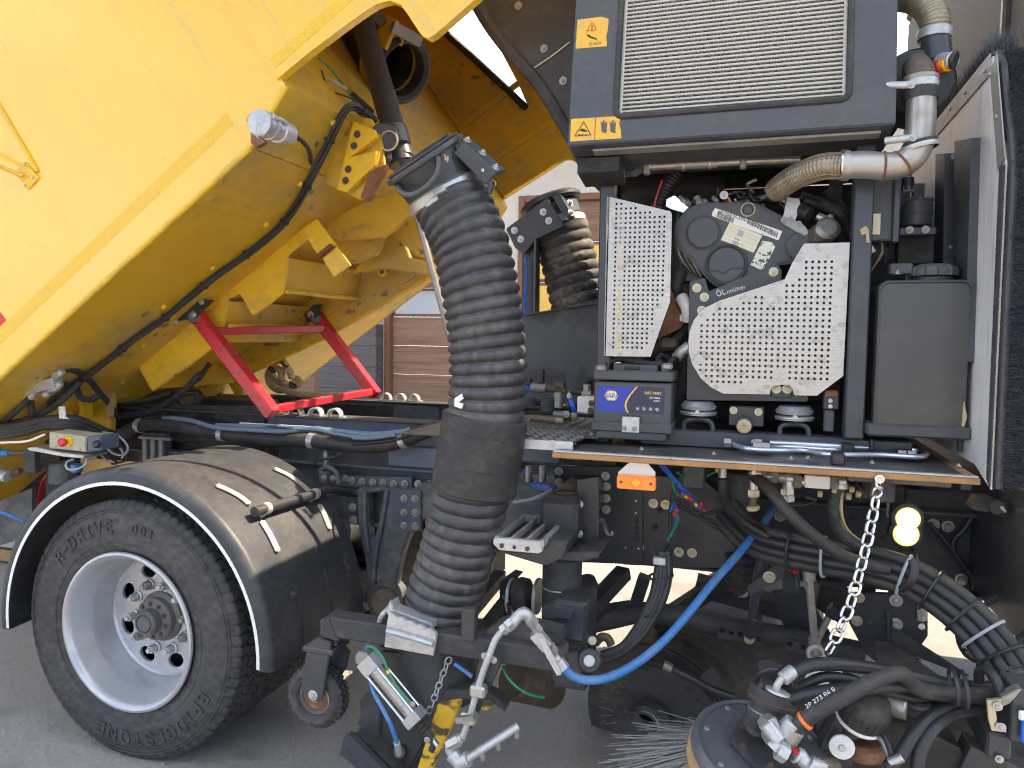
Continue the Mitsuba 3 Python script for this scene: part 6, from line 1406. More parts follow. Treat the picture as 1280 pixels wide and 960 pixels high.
obj('blue_clip', bpx(705, 567, 727, 575, 2.70, .04, .004), 'blue_grey_hose', cpl)
ab = at(697, 648, 2.30)
hw = (at(721, 648, 2.3)[0] - at(673, 648, 2.3)[0]) / 2; hh = (at(697, 623, 2.3)[2] - at(697, 671, 2.3)[2]) / 2
obj('box_arm', box((ab[0], 2.30 + .225, ab[2]), (2 * hw, .45, 2 * hh), None, .016), 'black_paint', cpl)
obj('box_arm_cap', bev(Y(2.298), cs(circ((ab[0], ab[2]), .09, 4, .09, math.pi / 4)), .004, b=.002), 'black_paint', cpl) if False else None
obj('arm_recess', lathe([(.035, 0), (.040, .003), (.043, 0)], (ab[0] + .0, 2.40, ab[2] + hh), Z1, 24), 'black_dusty', cpl)
bolts(cpl, [(724, 630.5), (723.5, 667)], 2.36, px=5.5, mat='zinc')
obj('arm_gusset', plate(2.40, [(722, 600), (748, 597), (749, 700), (722, 675)], .01), 'black_paint', cpl)
obj('hook', tube(A((751, 650, 2.7), (757, 657, 2.66), (759, 666, 2.65), (764, 670, 2.65), (766, 664, 2.65)), .007, 8), 'steel_dull', cpl)
obj('hook_bar', tube(A((742, 650, 2.68), (754, 650, 2.68), (757, 664, 2.66)), .006, 8), 'steel_dull', cpl)
# step
st = thing('step_tread', 'galvanised slotted step tread on the box arm', 'step')
fs_ = [(616, 676), (630, 682), (677, 687), (677, 691), (665, 692), (622, 688)]
E0, E1, E2, E3 = at(616, 682, 2.10), at(677, 688, 2.10), at(684, 652, 2.40), at(641, 651, 2.40)
zS = E1[2]
def stp(p): return np.array([p[0], p[1], zS])
obj('front_edge', bev(Y(2.10), cs(Y(2.10).uvs([(617, 672), (676, 677), (678, 690), (672, 692), (624, 688), (616, 680)]), rnd=.006), .02, b=.003), 'galvanised', st)
zt2 = at(646, 675, 2.10)[2]
X0, X1_ = at(617, 676, 2.1)[0], at(678, 678, 2.1)[0]
for i in range(4):
    x = X0 + .006 + (X1_ - X0 - .012) * i / 3
    obj('tread_bar', box((x, 2.26, zt2 - .008), (.010 if i % 3 else .014, .30, .022), None, .002), 'galvanised', st)
obj('tread_back', box(((X0 + X1_) / 2, 2.40, zt2 - .008), (X1_ - X0, .012, .022), None, .002), 'galvanised', st)
obj('tread_floor', box(((X0 + X1_) / 2, 2.26, zt2 - .024), (X1_ - X0, .29, .004), None, .001), 'cast_brown', st)
bolts(st, [(627, 682), (659, 686)], 2.098, px=3.2, mat='cast_brown'); obj('hole', cyl(at(643, 684, 2.098), at(643, 684, 2.1), .006, 12), 'ink_black', st)
obj('bracket', plate(2.16, [(620, 689), (672, 691), (679, 674), (710, 677), (703, 697), (683, 707), (676, 706)], .25, bv=.003), 'black_paint', st)
# support column
cm2 = thing('support_column', 'black round column with square foot carrying the nozzle beam', 'column')
c0_, c1_ = at(703, 694, 2.36), at(703, 768, 2.36); rC = (at(727, 730, 2.36)[0] - at(679, 730, 2.36)[0]) / 2
obj('tube', cyl((c0_[0], 2.36 + .0, c0_[2]), (c0_[0], 2.36, c1_[2] - .10), rC, 36), 'black_dusty', cm2)
obj('band', lathe([(rC, -.003), (rC + .002, 0), (rC, .003)], (c0_[0], 2.36, at(703, 742, 2.29)[2]), Z1, 36), 'zinc_yellow', cm2)
obj('top_flange', plate(2.24, [(672, 694), (690, 690), (752, 690), (746, 697), (727, 702), (690, 699)], .2, bv=.003), 'black_paint', cm2)
obj('sleeve', bpx(692, 752, 733, 862, 2.20, .16, .006), 'black_paint', cm2)
obj('sleeve', bpx(692, 755, 729, 800, 2.19, .01, .003), 'black_satin', cm2)
obj('guide_plate', plate(2.17, [(676, 764), (690, 757), (716, 766), (714, 774), (680, 774)], .12, bv=.003), 'black_satin', cm2)
obj('pivot_boss', cyl(at(737, 826, 2.14), at(737, 826, 2.28), .036, 24), 'black_paint', cm2)
obj('pivot_pin', cyl(at(736.5, 826, 2.125), at(736.5, 826, 2.15), .018, 20), 'zinc', cm2)
obj('foot_plate', plate(2.15, [(690, 820), (722, 815), (728, 845), (712, 856), (690, 850)], .05, bv=.003), 'black_satin', cm2)
obj('wing_knob', cyl(at(699, 807, 2.13), at(703, 808, 2.16), .022, 18), 'black_paint', cm2); obj('wing_knob', cyl(at(700, 807, 2.125), at(700, 807, 2.135), .014, 16), 'steel_dull', cm2)

# hose fittings with blue hose
wf = thing('water_pipework', 'grey steel pipework with unions and a shut-off valve left of the column', 'pipe')
G = lambda a, b, r, n=14, m='galvanised', nm='pipe': obj(nm, cyl(at(*a), at(*b), r, n), m, wf)
HX = lambda a, b, r, m='zinc': obj('union_nut', hexn(at(*a), at(*b) - at(*a), r, np.linalg.norm(at(*b) - at(*a))), m, wf)
obj('pipe', tp([(630, 786, 1.92), (620, 798, 1.91), (612, 818, 1.90), (603, 842, 1.90), (594, 872, 1.90), (586, 900, 1.90), (578, 922, 1.90)], .0095, 12), 'galvanised', wf)
obj('elbow', tube(A((640, 779, 1.93), (649, 769, 1.94), (655, 765, 1.94), (660, 770, 1.95), (664, 778, 1.96)), .0155, 12), 'galvanised', wf)
HX((629, 788, 1.92), (634, 783, 1.92), .017); HX((635, 783, 1.93), (643, 776, 1.93), .019); HX((661, 772, 1.95), (667, 780, 1.96), .019); HX((667, 781, 1.96), (674, 790, 1.97), .016)
obj('valve_body', bar(at(668, 790, 1.97), at(684, 808, 1.98), .038, .034), 'galvanised', wf)
obj('valve_lever', plate(1.93, [(673, 798), (680, 797), (684, 806), (700, 836), (701, 844), (696, 845), (681, 818)], .006, bv=.002), 'galvanised', wf)
HX((684, 807, 1.98), (692, 818, 2.0), .020); HX((692, 818, 2.0), (698, 826, 2.0), .017); G((697, 826, 2.0), (706, 837, 2.0), .019)
for c in ((596, 866), (584, 900)):
    k = obj('pipe_holder', bpx(c[0] - 10, c[1] - 7, c[0] + 9, c[1] + 8, 1.885, .035, .006), 'zinc', wf)
obj('clamp_lever', plate(1.87, [(567, 898), (590, 896), (592, 902), (570, 906)], .02, bv=.003), 'steel_dull', wf)
obj('rail', plate(1.93, [(601, 815), (626, 824), (622, 838), (588, 912), (580, 910)], .02, bv=.002), 'black_paint', wf)
bolts(wf, [(606, 820), (617, 825)], 1.928, px=5, mat='zinc')
HX((575, 924, 1.90), (560, 932, 1.90), .018); obj('elbow', tube(A((578, 922, 1.9), (566, 928, 1.9), (562, 936, 1.9), (566, 944, 1.9)), .014, 12), 'galvanised', wf)
G((564, 942, 1.9), (578, 956, 1.9), .021); G((572, 954, 1.9), (586, 948, 1.9), .022)
G((582, 950, 1.90), (648, 907, 1.98), .0125, nm='spray_bar')
for t in (.3, .6, .95): 
    q = at(582, 950, 1.90) * (1 - t) + at(648, 907, 1.98) * t; obj('spray_nozzle', cyl(q, q - Z1 * .03 + X1 * .004, .009, 10), 'steel_dull', wf)
bh_ = thing('blue_water_hose', 'bright blue water hose curving from the pipework up to the chassis', 'hose')
obj('hose', tp([(704, 834, 2.0), (716, 845, 2.0), (732, 850, 2.01), (752, 849, 2.02), (772, 842, 2.05), (800, 826, 2.1), (830, 801, 2.16), (862, 765, 2.24), (894, 725, 2.34), (925, 690, 2.45), (950, 659, 2.55), (964, 640, 2.65), (972, 628, 2.75)], .0125, 16), 'blue_hose', bh_)

# nozzle beam, caster, bracket
nb = thing('nozzle_beam', 'black box-section beam with upright and galvanised toothed bracket carrying the suction nozzle', 'beam')
B0, B1_ = at(412, 786, 2.0), at(700, 826, 2.0)
zb_ = (B0[2] + B1_[2]) / 2
obj('beam', box(((B0[0] + B1_[0]) / 2, 2.035, zb_), (B1_[0] - B0[0] + .02, .07, .064), None, .005), 'black_dusty', nb)
obj('beam_end', plate(1.998, [(408, 770), (411, 772), (423, 800), (421, 802), (402, 796), (404, 778)], .072, bv=.003), 'black_paint', nb)
obj('upright', bpx(576, 762, 593, 802, 1.985, .03, .003), 'black_paint', nb)
obj('upright', plate(2.03, [(592, 800), (620, 780), (640, 775), (700, 790), (700, 806)], .06, bv=.003), 'black_paint', nb)
zz = [(482, 766)]
tb_ = [(486, 765)] + [(490 + 6 * k, 767 + 2.4 * k + (2.5 if k % 2 else 0)) for k in range(9)] + [(545, 792), (545, 797), (541, 820), (480, 809), (483, 780)]
obj('toothed_bracket', bev(Y(1.975), cs(Y(1.975).uvs(tb_)), .014, b=.003), 'galvanised', nb)
obj('bracket_fold', tube(A((484, 788, 1.972), (510, 795, 1.972), (542, 805, 1.972)), .011, 8), 'galvanised', nb)
obj('bracket_strip', plate(2.0, [(488, 752), (492, 762), (540, 780), (541, 786), (485, 770), (482, 764)], .05, bv=.003), 'galvanised', nb)
obj('shackle', tube(A((474, 778, 2.02), (478, 768, 2.0), (486, 760, 2.02), (490, 752, 2.05)), .008, 8), 'galvanised', nb)
ca = thing('caster_wheel', 'small black caster tyre on a fork at the beam end', 'caster')
cc_ = at(398, 868, 2.06)
obj('fork', bev(Y(2.0), cs(Y(2.0).uvs([(384, 806), (398, 797), (414, 803), (412, 815), (403, 872), (398, 878), (388, 876), (376, 862), (377, 850)]), rnd=.004), .010, b=.003), 'black_satin', ca)
obj('fork', plate(2.095, [(400, 806), (430, 808), (436, 815), (432, 835), (412, 868), (402, 866)], .010, bv=.003), 'black_satin', ca)
obj('fork_crown', box(at(408, 806, 2.05), (.11, .11, .018), None, .004), 'black_satin', ca)
obj('stem', bpx(399, 776, 420, 808, 2.02, .06, .005), 'black_satin', ca)
Rw = .098
tv = [(.056, -.026), (.062, -.034), (.080, -.036), (Rw - .008, -.030), (Rw, -.020), (Rw, .020), (Rw - .008, .030), (.080, .036), (.062, .034), (.056, .026)]
obj('tyre', lathe([(r, y) for r, y in tv] + [tv[0]], cc_, (0, -1, 0), 64), 'tyre_rubber', ca)
for k in range(30):
    a = k * 2 * math.pi / 30
    for s in (-1, 0, 1):
        e_ = a + s * .07; q = cc_ + np.array([math.cos(e_), 0, math.sin(e_)]) * (Rw + .001) + Y1 * s * .017
        M_ = frame(q, np.array([math.cos(e_), 0, math.sin(e_)]), (0, 1, 0)); obj('tread_block', mv(box((0, 0, 0), (.013, .012, .008), None, .001), M_), 'tyre_rubber', ca)
obj('rim', lathe([(.057, -.022), (.050, -.024), (.046, -.010), (.020, -.006), (.018, -.02), (0, -.02), (0, .02), (.046, .01), (.057, .022), (.057, -.022)], cc_, (0, 1, 0), 40), 'steel_dull', ca)
obj('rust_ring', lathe([(.022, -.0115), (.044, -.0145), (.044, -.012), (.022, -.009)], cc_, (0, 1, 0), 32), 'rust', ca)
bolt(ca, at(391.5, 869, 1.998), r=.017, mat='galvanised')

# suction nozzle
nz = thing('suction_nozzle', 'black suction nozzle mouth hanging under the hose with a worn yellow blade', 'nozzle')
obj('throat', lathe([(.125, 0), (.127, -.05), (.132, -.13), (.140, -.20), (.140, -.204), (.127, -.132), (.12, -.05), (.118, 0)], at(546, 786, 2.15), (0, 0, 1), 40), 'black_dusty', nz)
t_ = at(546, 786, 2.15)
obj('inlet_rim', lathe([(.118, 0), (.13, .002), (.13, .012), (.118, .014), (.118, 0)], t_, Z1, 40), 'galvanised', nz)
obj('hood', plate(2.06, [(470, 806), (572, 818), (572, 862), (550, 905), (512, 975), (475, 945), (448, 905), (446, 880), (470, 850)], .30, bv=.02), 'black_paint', nz)
obj('hood_rib', plate(2.045, [(452, 886), (470, 880), (476, 884), (474, 920), (466, 924), (446, 906)], .05, bv=.006), 'black_satin', nz)
obj('skid', plate(2.00, [(436, 922), (444, 917), (492, 957), (500, 985), (470, 985), (424, 942)], .06, bv=.004), 'black_paint', nz)
obj('skid', plate(1.97, [(430, 920), (436, 917), (484, 966), (480, 985), (424, 944)], .02, bv=.003), 'black_satin', nz)
obj('skid_hole', cyl(at(437, 940, 1.968), at(437, 940, 1.97), .010, 12), 'ink_black', nz)
prin('worn_yellow', mikit.proc(lambda p, n, uv: mix((0.66, 0.40, 0.03), (0.10, 0.07, 0.03), smoothstep(.52, .66, fbm(p.x * 22, p.y * 22, p.z * 22, 4)))), .5)
obj('blade', bev(Y(2.02), cs(Y(2.02).uvs([(514, 985), (546, 882), (552, 878), (575, 875), (566, 903), (540, 958), (530, 985)])), .04, b=.004), 'worn_yellow', nz)
obj('blade_edge', plate(2.03, [(556, 862), (575, 862), (600, 862), (622, 872), (632, 884), (630, 890), (612, 876), (575, 874), (552, 877)], .05, bv=.003), 'black_paint', nz)
obj('blade_tip', plate(2.06, [(600, 880), (606, 873), (617, 874), (618, 880), (608, 889), (600, 886)], .02, bv=.003), 'worn_yellow', nz)
obj('slide_plate', plate(2.04, [(544, 822), (552, 823), (544, 850), (534, 848)], .012, bv=.002), 'black_paint', nz)
bolts(nz, [(541, 841), (533, 925)], 2.036, px=3, mat='zinc')
obj('port', cyl(at(499, 940, 2.035), at(499, 943, 2.06), .020, 18), 'black_paint', nz)
pc_ = thing('pneumatic_cylinder', 'pale pneumatic cylinder with tie rods on the suction nozzle', 'cylinder')
q0, q1 = at(463, 829, 1.96), at(517, 895, 1.96); qd = (q1 - q0) / np.linalg.norm(q1 - q0)
obj('barrel', cyl(q0, q1, .021, 24), 'aluminium', pc_)
obj('head_cap', bar(q0 - qd * .02, q0 + qd * .025, .058, .05, Y1), 'galvanised', pc_); obj('head_cap', bar(q1 - qd * .012, q1 + qd * .02, .058, .05, Y1), 'galvanised', pc_)
sdv = np.cross(qd, Y1)
for s in (-1, 1):
    for yy2 in (-.02, .02): obj('tie_rod', cyl(q0 + sdv * s * .0235 + Y1 * yy2, q1 + sdv * s * .0235 + Y1 * yy2, .0042, 8), 'chrome', pc_)
obj('bellows', lathe([(.012 + .006 * (k % 2), .006 * k) for k in range(8)], q1 + qd * .02, qd, 20), 'rubber', pc_)
obj('rod', cyl(q1 + qd * .06, q1 + qd * .11, .008, 12), 'chrome', pc_)
obj('rod_end', tube(A((530, 912, 1.96), (538, 921, 1.96), (542, 930, 1.96), (539, 938, 1.96)), .010, 10), 'black_paint', pc_); bolt(pc_, at(534, 925, 1.94), r=.010)
obj('knuckle', bumpy(box(at(456, 822, 1.97), (.05, .05, .045), None, .012), .004, 40), 'steel_dull', pc_)
bolt(pc_, at(516, 880, 1.925), r=.008)
obj('green_line', tp([(458, 807, 1.95), (468, 810, 1.93), (478, 822, 1.92), (486, 840, 1.92), (496, 858, 1.92), (513, 878, 1.925)], .0042, 8), 'green_wire', pc_)
obj('yellow_clip', cyl(at(484, 838, 1.915), at(486, 842, 1.915), .0055, 8), 'yellow_plastic', pc_)
bl = thing('blue_air_hose', 'thin blue air hose on the front of the suction nozzle', 'hose')
obj('hose', tp([(463, 848, 1.97), (466, 862, 1.95), (476, 882, 1.93), (488, 905, 1.93), (496, 928, 1.95)], .0065, 10), 'blue_hose', bl)
obj('fitting', cyl(at(496, 928, 1.95), at(499, 942, 1.99), .010, 12), 'galvanised', bl)
obj('hose', tp([(568, 830, 2.0), (580, 838, 2.0), (590, 846, 2.0)], .006, 8), 'blue_hose', bl)
obj('hose', tp([(456, 814, 1.99), (460, 808, 1.98), (458, 820, 1.99)], .006, 8), 'blue_hose', bl)
gl = thing('green_air_line', 'thin green air line drooping below the black beam', 'hose')
obj('hose', tp([(628, 833, 2.03), (634, 846, 2.0), (645, 858, 2.0), (662, 868, 2.02), (680, 872, 2.06)], .004, 8), 'green_wire', gl)
def chain(key_label, pts, y, link, wire, mat='chrome', name='steel_chain'):
    k = thing(name, key_label, 'chain'); s = spline([at(p[0], p[1], y if len(p) < 3 else p[2]) for p in pts], .002)
    L_ = np.concatenate([[0], np.cumsum(np.linalg.norm(np.diff(s, axis=0), axis=1))]); pt = link * .72; n = int(L_[-1] / pt)
    t = np.linspace(0, 2 * math.pi, 25)[:-1]; hl, hw_ = (link - .0) / 2 - wire, link * .30
    loop = np.stack([hw_ * np.cos(t) * 1.0, np.zeros_like(t), np.sign(np.sin(t)) * (hl - hw_) + hw_ * np.sin(t)], 1)
    m = mikit.ply(sweep(loop, wire, 8, True), mat, smooth=True)
    for i in range(n):
        c = np.array([np.interp((i + .5) * pt, L_, s[:, j]) for j in range(3)]); c2 = np.array([np.interp((i + .6) * pt, L_, s[:, j]) for j in range(3)])
        M_ = frame(c, c2 - c, (0, 1, 0)); a = math.radians(50 if i % 2 else -40) + rng.uniform(-.12, .12); R_ = np.eye(4); R_[:2, :2] = [[math.cos(a), -math.sin(a)], [math.sin(a), math.cos(a)]]
        obj('link', {**m, 'to_world': T(M_ @ R_)}, None, k)
    return k
chain('small dull chain hanging beside the yellow blade of the nozzle', [(562, 822), (553, 845), (543, 872), (534, 896)], 2.02, .030, .0026, 'galvanised')
# air spring with white flanges
asp = thing('roller', 'black rubber roller between pale flanges left of the column', 'roller')
ra, rb_ = at(641, 745, 2.40), at(670, 745, 2.40)
obj('rubber', lathe([(0, 0), (.035, 0), (.058, .012), (.064, .035), (.058, .060), (.035, .072), (0, .072)], ra, rb_ - ra, 32), 'rubber', asp)
obj('flange', lathe([(0, 0), (.060, 0), (.062, .006), (.060, .011), (0, .011)], ra - X1 * .010, X1, 32), 'galvanised', asp); obj('flange', lathe([(0, 0), (.060, 0), (.062, .006), (.060, .011), (0, .011)], rb_ + X1 * .0, X1, 32), 'galvanised', asp)
obj('bracket', plate(2.42, [(624, 728), (638, 718), (648, 721), (636, 734), (634, 778), (624, 780)], .06, bv=.004), 'black_paint', asp)
obj('air_line', tp([(630, 748, 2.36), (636, 756, 2.34), (637, 770, 2.34)], .006, 8), 'hose_black', asp); obj('green_end', tp([(629, 745, 2.36), (633, 751, 2.35)], .0055, 8), 'green_wire', asp); obj('gold_end', cyl(at(633, 751, 2.35), at(635, 754, 2.345), .0065, 10), 'label_gold', asp)
sw2 = thing('swing_arm', 'black bolted swing arm parts behind the column foot', 'arm')
obj('arm', bar(at(700, 800, 2.5), at(780, 715, 2.9), .06, .05), 'black_dusty', sw2)
obj('arm', bar(at(725, 770, 2.8), at(790, 760, 2.9), .05, .05), 'grime_black', sw2)
obj('arm', bar(at(790, 770, 3.1), at(806, 720, 3.1), .06, .05), 'black_dusty', sw2)
obj('arm', bar(at(590, 760, 2.5), at(625, 720, 2.9), .05, .05), 'grime_black', sw2)
obj('arm', plate(2.35, [(590, 790), (626, 745), (632, 760), (606, 800)], .08, bv=.004), 'grime_black', sw2)
obj('rubber_stop', lathe([(0, 0), (.03, .005), (.04, .03), (.03, .06), (0, .065)], at(735, 740, 2.7), (0, -.3, 1), 20), 'rubber', sw2)
obj('elbow_fitting', tube(A((744, 804, 2.3), (752, 796, 2.3), (760, 798, 2.3), (764, 806, 2.3)), .014, 10), 'cast_brown', sw2); obj('brass_cap', hexn(at(739, 800, 2.25), (.4, -1, .3), .016, .02), 'zinc_yellow', sw2)
obj('lower_roller', cyl(at(640, 850, 2.5), at(690, 862, 2.7), .07, 24), 'cast_brown', sw2)

# marker lamp and bundle of air lines
ml = thing('side_marker_lamp', 'amber side marker lamp on a white bracket under the deck edge', 'lamp')
MY = 2.19
obj('bracket', bev(Y(MY), cs(Y(MY).uvs([(793, 573), (806, 574), (812, 582), (819, 590), (819, 606), (771, 600), (773, 590), (783, 581)])), .004, b=.001), 'white_label', ml)
obj('stud', cyl(at(797, 566, MY + .01), at(797, 575, MY + .01), .009, 10), 'zinc', ml)
LPn = Y(MY - .022); mb = LPn.uvs([(771, 593), (819, 597), (819, 615), (771, 610)])
mu = np.array(mb); mx0, mx1, mz0, mz1 = mu[:, 0].min(), mu[:, 0].max(), (mu[2][1] + mu[3][1]) / 2, (mu[0][1] + mu[1][1]) / 2
obj('lens', bev(LPn, cs(rrect(mx0, mz0, mx1, mz1, .007)), .022, 0, .004), 'amber_lens', ml)
mc = ((mx0 + mx1) / 2, (mz0 + mz1) / 2)
for k in range(4):
    a = k * math.pi / 2 + math.pi / 4 * 0; obj('optic', lathe([(.0052, 0), (.004, .002), (0, .003)], LPn.pt(mc[0] + .007 * math.cos(a), mc[1] + .007 * math.sin(a)), LPn.n, 14), 'amber_bright', ml)
obj('optic_rim', lathe([(.0145, 0), (.0155, .0015), (.0165, 0)], LPn.pt(*mc), LPn.n, 28), 'amber_lens', ml)
for s in (-1, 1): obj('screw', cyl(LPn.pt(mc[0] + s * (mx1 - mx0) * .385, mc[1]), LPn.pt(mc[0] + s * (mx1 - mx0) * .385, mc[1], .001), .0045, 12), 'cast_brown', ml)
al = thing('air_line_bundle', 'blue green and black air lines and wires beside the marker lamp', 'hose')
wl_ = random.Random(11)
for pts, r, m in (([(818, 572), (828, 584), (840, 598), (856, 615), (870, 626)], .006, 'blue_wire'), ([(822, 572), (834, 587), (846, 602), (862, 618), (876, 634)], .006, 'blue_wire'), ([(840, 598), (842, 608), (846, 618), (858, 622), (876, 632)], .004, 'green_wire'), ([(838, 640), (842, 628), (846, 640), (844, 655), (838, 672)], .005, 'blue_wire'), ([(842, 636), (848, 648), (842, 662), (834, 676)], .005, 'green_wire'), ([(846, 590), (860, 598), (880, 596), (898, 588)], .004, 'green_wire'), ([(862, 582), (852, 596), (842, 615), (838, 640), (838, 690)], .006, 'hose_black'), ([(840, 620), (856, 636), (880, 642), (904, 637), (916, 634)], .006, 'hose_black'), ([(846, 630), (870, 644), (900, 655), (920, 665)], .006, 'hose_black'), ([(850, 625), (880, 650), (910, 668), (940, 690)], .006, 'hose_black'), ([(838, 672), (834, 680), (830, 690)], .007, 'hose_black'), ([(868, 578), (880, 584), (890, 580)], .006, 'hose_black'), ([(852, 614), (860, 618), (872, 628), (882, 640)], .004, 'red_plastic')):
    obj('line', tp([(*p, 2.58 + .01 * wl_.random()) for p in pts], r, 8), m, al)
for p, m in (((853, 618), 'red_plastic'), ((858, 621), 'yellow_plastic'), ((864, 624), 'red_plastic'), ((870, 631), 'yellow_plastic'), ((846, 638), 'red_plastic'), ((843, 643), 'red_plastic'), ((855, 616), 'blue_wire'), ((862, 622), 'red_plastic'), ((874, 634), 'blue_wire'), ((897, 588), 'label_gold'), ((876, 630), 'red_plastic')):
    obj('sleeve', cyl(at(p[0] - 1.5, p[1] - 2, 2.57), at(p[0] + 1.5, p[1] + 2, 2.57), .0062, 8), m, al)
for k in range(6): obj('line', tp([(655, 588 + 6 * k % 9, 2.7), (670, 604 + k * 1.5, 2.65), (690, 608 + k, 2.62), (704, 612, 2.64)], .005, 7), 'blue_wire' if k % 2 == 0 else 'hose_black', al)
for p in ((661, 592), (678, 592)): obj('coupler', cyl(at(p[0], p[1] - 10, 2.66), at(p[0], p[1] + 10, 2.66), .014, 12), 'steel_dull', al)
obj('line', tp([(642, 628, 2.7), (670, 622, 2.6), (690, 612, 2.6)], .006, 7), 'grey_wire', al)
obj('fastener', bpx(816, 697, 832, 707, 2.42, .02), 'galvanised', al)
hd2 = thing('hose_drop', 'bundle of black hoses curving down from the rail to the column foot', 'hose')
for k, (dx, dy) in enumerate(((-7, -3), (-2.5, 0), (2.5, 2), (7, 4))):
    obj('hose', tp([(830 + dx * .6, 690, 2.46), (829 + dx, 715, 2.44), (824 + dx, 742, 2.42), (813 + dx, 768, 2.40), (797 + dx * .7, 793 + dy * .6, 2.38), (777, 812 + dy, 2.36), (752, 822 + dy, 2.34)], .0135, 10), 'hose_black' if k % 2 else 'rubber', hd2)
for p in ((826, 720), (815, 764), (788, 803)): 
    c = at(*p, 2.42); obj('cable_tie', lathe([(.038, -.003), (.042, -.003), (.042, .003), (.038, .003), (.038, -.003)], c, (-.5 if p[1] > 750 else -.15, 0, 1 if p[1] < 790 else .6), 18), 'plastic_black', hd2)

# hydraulic fittings below the deck edge
hy = thing('hydraulic_fittings', 'row of steel hydraulic fittings with a white block under the deck', 'fittings')
HYy = 2.35
def hf(a, b, r, m='zinc', nm='fitting', hexa=False, y=HYy):
    p, q = at(*a, y), at(*b, y); obj(nm, hexn(p, q - p, r, np.linalg.norm(q - p)) if hexa else cyl(p, q, r, 16), m, hy)
hf((903, 583), (903, 597), .013, 'galvanised'); hf((940, 587), (948, 596), .017); hf((944, 592), (952, 592), .018); hf((950, 596), (958, 596), .019, hexa=True); hf((958, 596), (966, 596), .012); hf((964, 596), (973, 597), .018, hexa=True); hf((973, 597), (985, 597), .015, 'steel_dull')
hf((942, 600), (942, 622), .013); hf((942, 612), (942, 621), .019, 'zinc_yellow', hexa=True); hf((941, 622), (941, 634), .012, 'cast_brown'); hf((941, 632), (942, 638), .019, 'insulation')
hf((983, 598), (992, 598), .017); hf((985, 600), (985, 614), .017); hf((984, 611), (984, 619), .021, hexa=True); hf((984, 618), (985, 627), .020, 'galvanised'); hf((992, 601), (1002, 602), .021, 'steel_dull', hexa=True); hf((1000, 602), (1007, 603), .014)
obj('block', bpx(1006, 595, 1038, 611, HYy - .02, .05, .003), 'white_label', hy)
hf((1038, 602), (1048, 603), .021, 'steel_dull', hexa=True); hf((1048, 603), (1058, 601), .018); hf((1053, 604), (1053, 611), .019)
for p in ((1022, 617), (1040, 612), (1062, 611), (1070, 617), (1058, 620)): hf(p, (p[0] + 6, p[1] + 1), .010, 'insulation')
obj('relay', bpx(1070, 596, 1086, 625, 2.5, .06, .01), 'grime_black', hy)
obj('cylinder', cyl(at(926, 590, 2.65), at(926, 652, 2.65), .045, 24), 'black_dusty', hy)
obj('wire', tp([(1004, 614, 2.4), (1008, 622, 2.38), (1020, 624, 2.38), (1012, 630, 2.4), (988, 632, 2.42)], .005, 7), 'hose_black', hy)
obj('wire', tp([(1060, 594, 2.4), (1054, 610, 2.36), (1052, 640, 2.36), (1058, 660, 2.4), (1080, 680, 2.5)], .004, 7), 'insulation', hy)

# the big black hose loom
bl2 = thing('black_hose_loom', 'thick tied loom of black hydraulic hoses sweeping round at the right', 'hose')
main = [(905, 640, 2.60), (940, 673, 2.52), (980, 686, 2.46), (1030, 696, 2.42), (1080, 705, 2.38), (1130, 720, 2.34), (1175, 745, 2.30), (1213, 776, 2.26), (1243, 810, 2.22), (1264, 840, 2.18)]
ms = spline(A(*main), .02); mt = np.gradient(ms, axis=0); mt /= np.linalg.norm(mt, axis=1, keepdims=True)
s1_ = np.cross(mt, Y1); s1_ /= np.linalg.norm(s1_, axis=1, keepdims=True); s2_ = np.cross(mt, s1_)
for k, (a, b, r) in enumerate(((-.040, 0, .0165), (-.012, -.012, .0165), (.016, -.008, .0165), (.042, .004, .0165), (-.026, .022, .014), (.006, .022, .014), (.030, .024, .014))):
    o = s1_ * a + s2_ * (-b)
    obj('hose', sweep(ms + o, r, 12), 'hose_black' if k % 3 else 'rubber', bl2)
for i in (int(len(ms) * f) for f in (.30, .40, .52, .63, .72, .80, .88, .95)):
    pr = np.array([ms[i] + s1_[i] * .062 * math.cos(t) * 1.0 + s2_[i] * .040 * math.sin(t) for t in np.linspace(0, 2 * math.pi, 25)[:-1]])
    obj('cable_tie', sweep(pr, .0045, 6, True), 'grey_wire' if i % 2 else 'plastic_black', bl2)
obj('strap_loop', tube(A((1141, 700, 2.24), (1143, 712, 2.23), (1138, 728, 2.23), (1128, 736, 2.26)), .012, 10), 'hose_black', bl2)
tails = (([(1262, 835, 2.18), (1262, 850, 2.16), (1240, 859, 2.14), (1200, 857, 2.10), (1160, 850, 2.05), (1120, 841, 2.02), (1080, 834, 1.98), (1040, 830, 1.95), (1010, 832, 1.93), (994, 840, 1.92)], .0165),
         ([(1268, 838, 2.18), (1270, 855, 2.15), (1245, 866, 2.12), (1200, 868, 2.06), (1150, 862, 2.0), (1125, 842, 1.94), (1090, 852, 1.90), (1050, 874, 1.87), (1020, 890, 1.86), (990, 912, 1.86)], .0185),
         ([(1272, 842, 2.18), (1272, 860, 2.15), (1240, 872, 2.12), (1190, 866, 2.06), (1130, 857, 2.0), (1060, 862, 1.93), (1010, 868, 1.92), (985, 874, 1.92)], .0175),
         ([(1266, 850, 2.2), (1240, 876, 2.16), (1180, 878, 2.1), (1120, 868, 2.02), (1072, 852, 1.96), (1030, 846, 1.95), (1000, 860, 1.95)], .013),
         ([(1262, 856, 2.2), (1230, 872, 2.14), (1190, 880, 2.08), (1160, 898, 2.02), (1140, 920, 1.98), (1125, 945, 1.96), (1110, 960, 1.95)], .0165),
         ([(1262, 866, 2.2), (1230, 885, 2.12), (1190, 893, 2.06), (1165, 912, 2.0), (1150, 940, 1.97), (1146, 965, 1.96)], .0165))
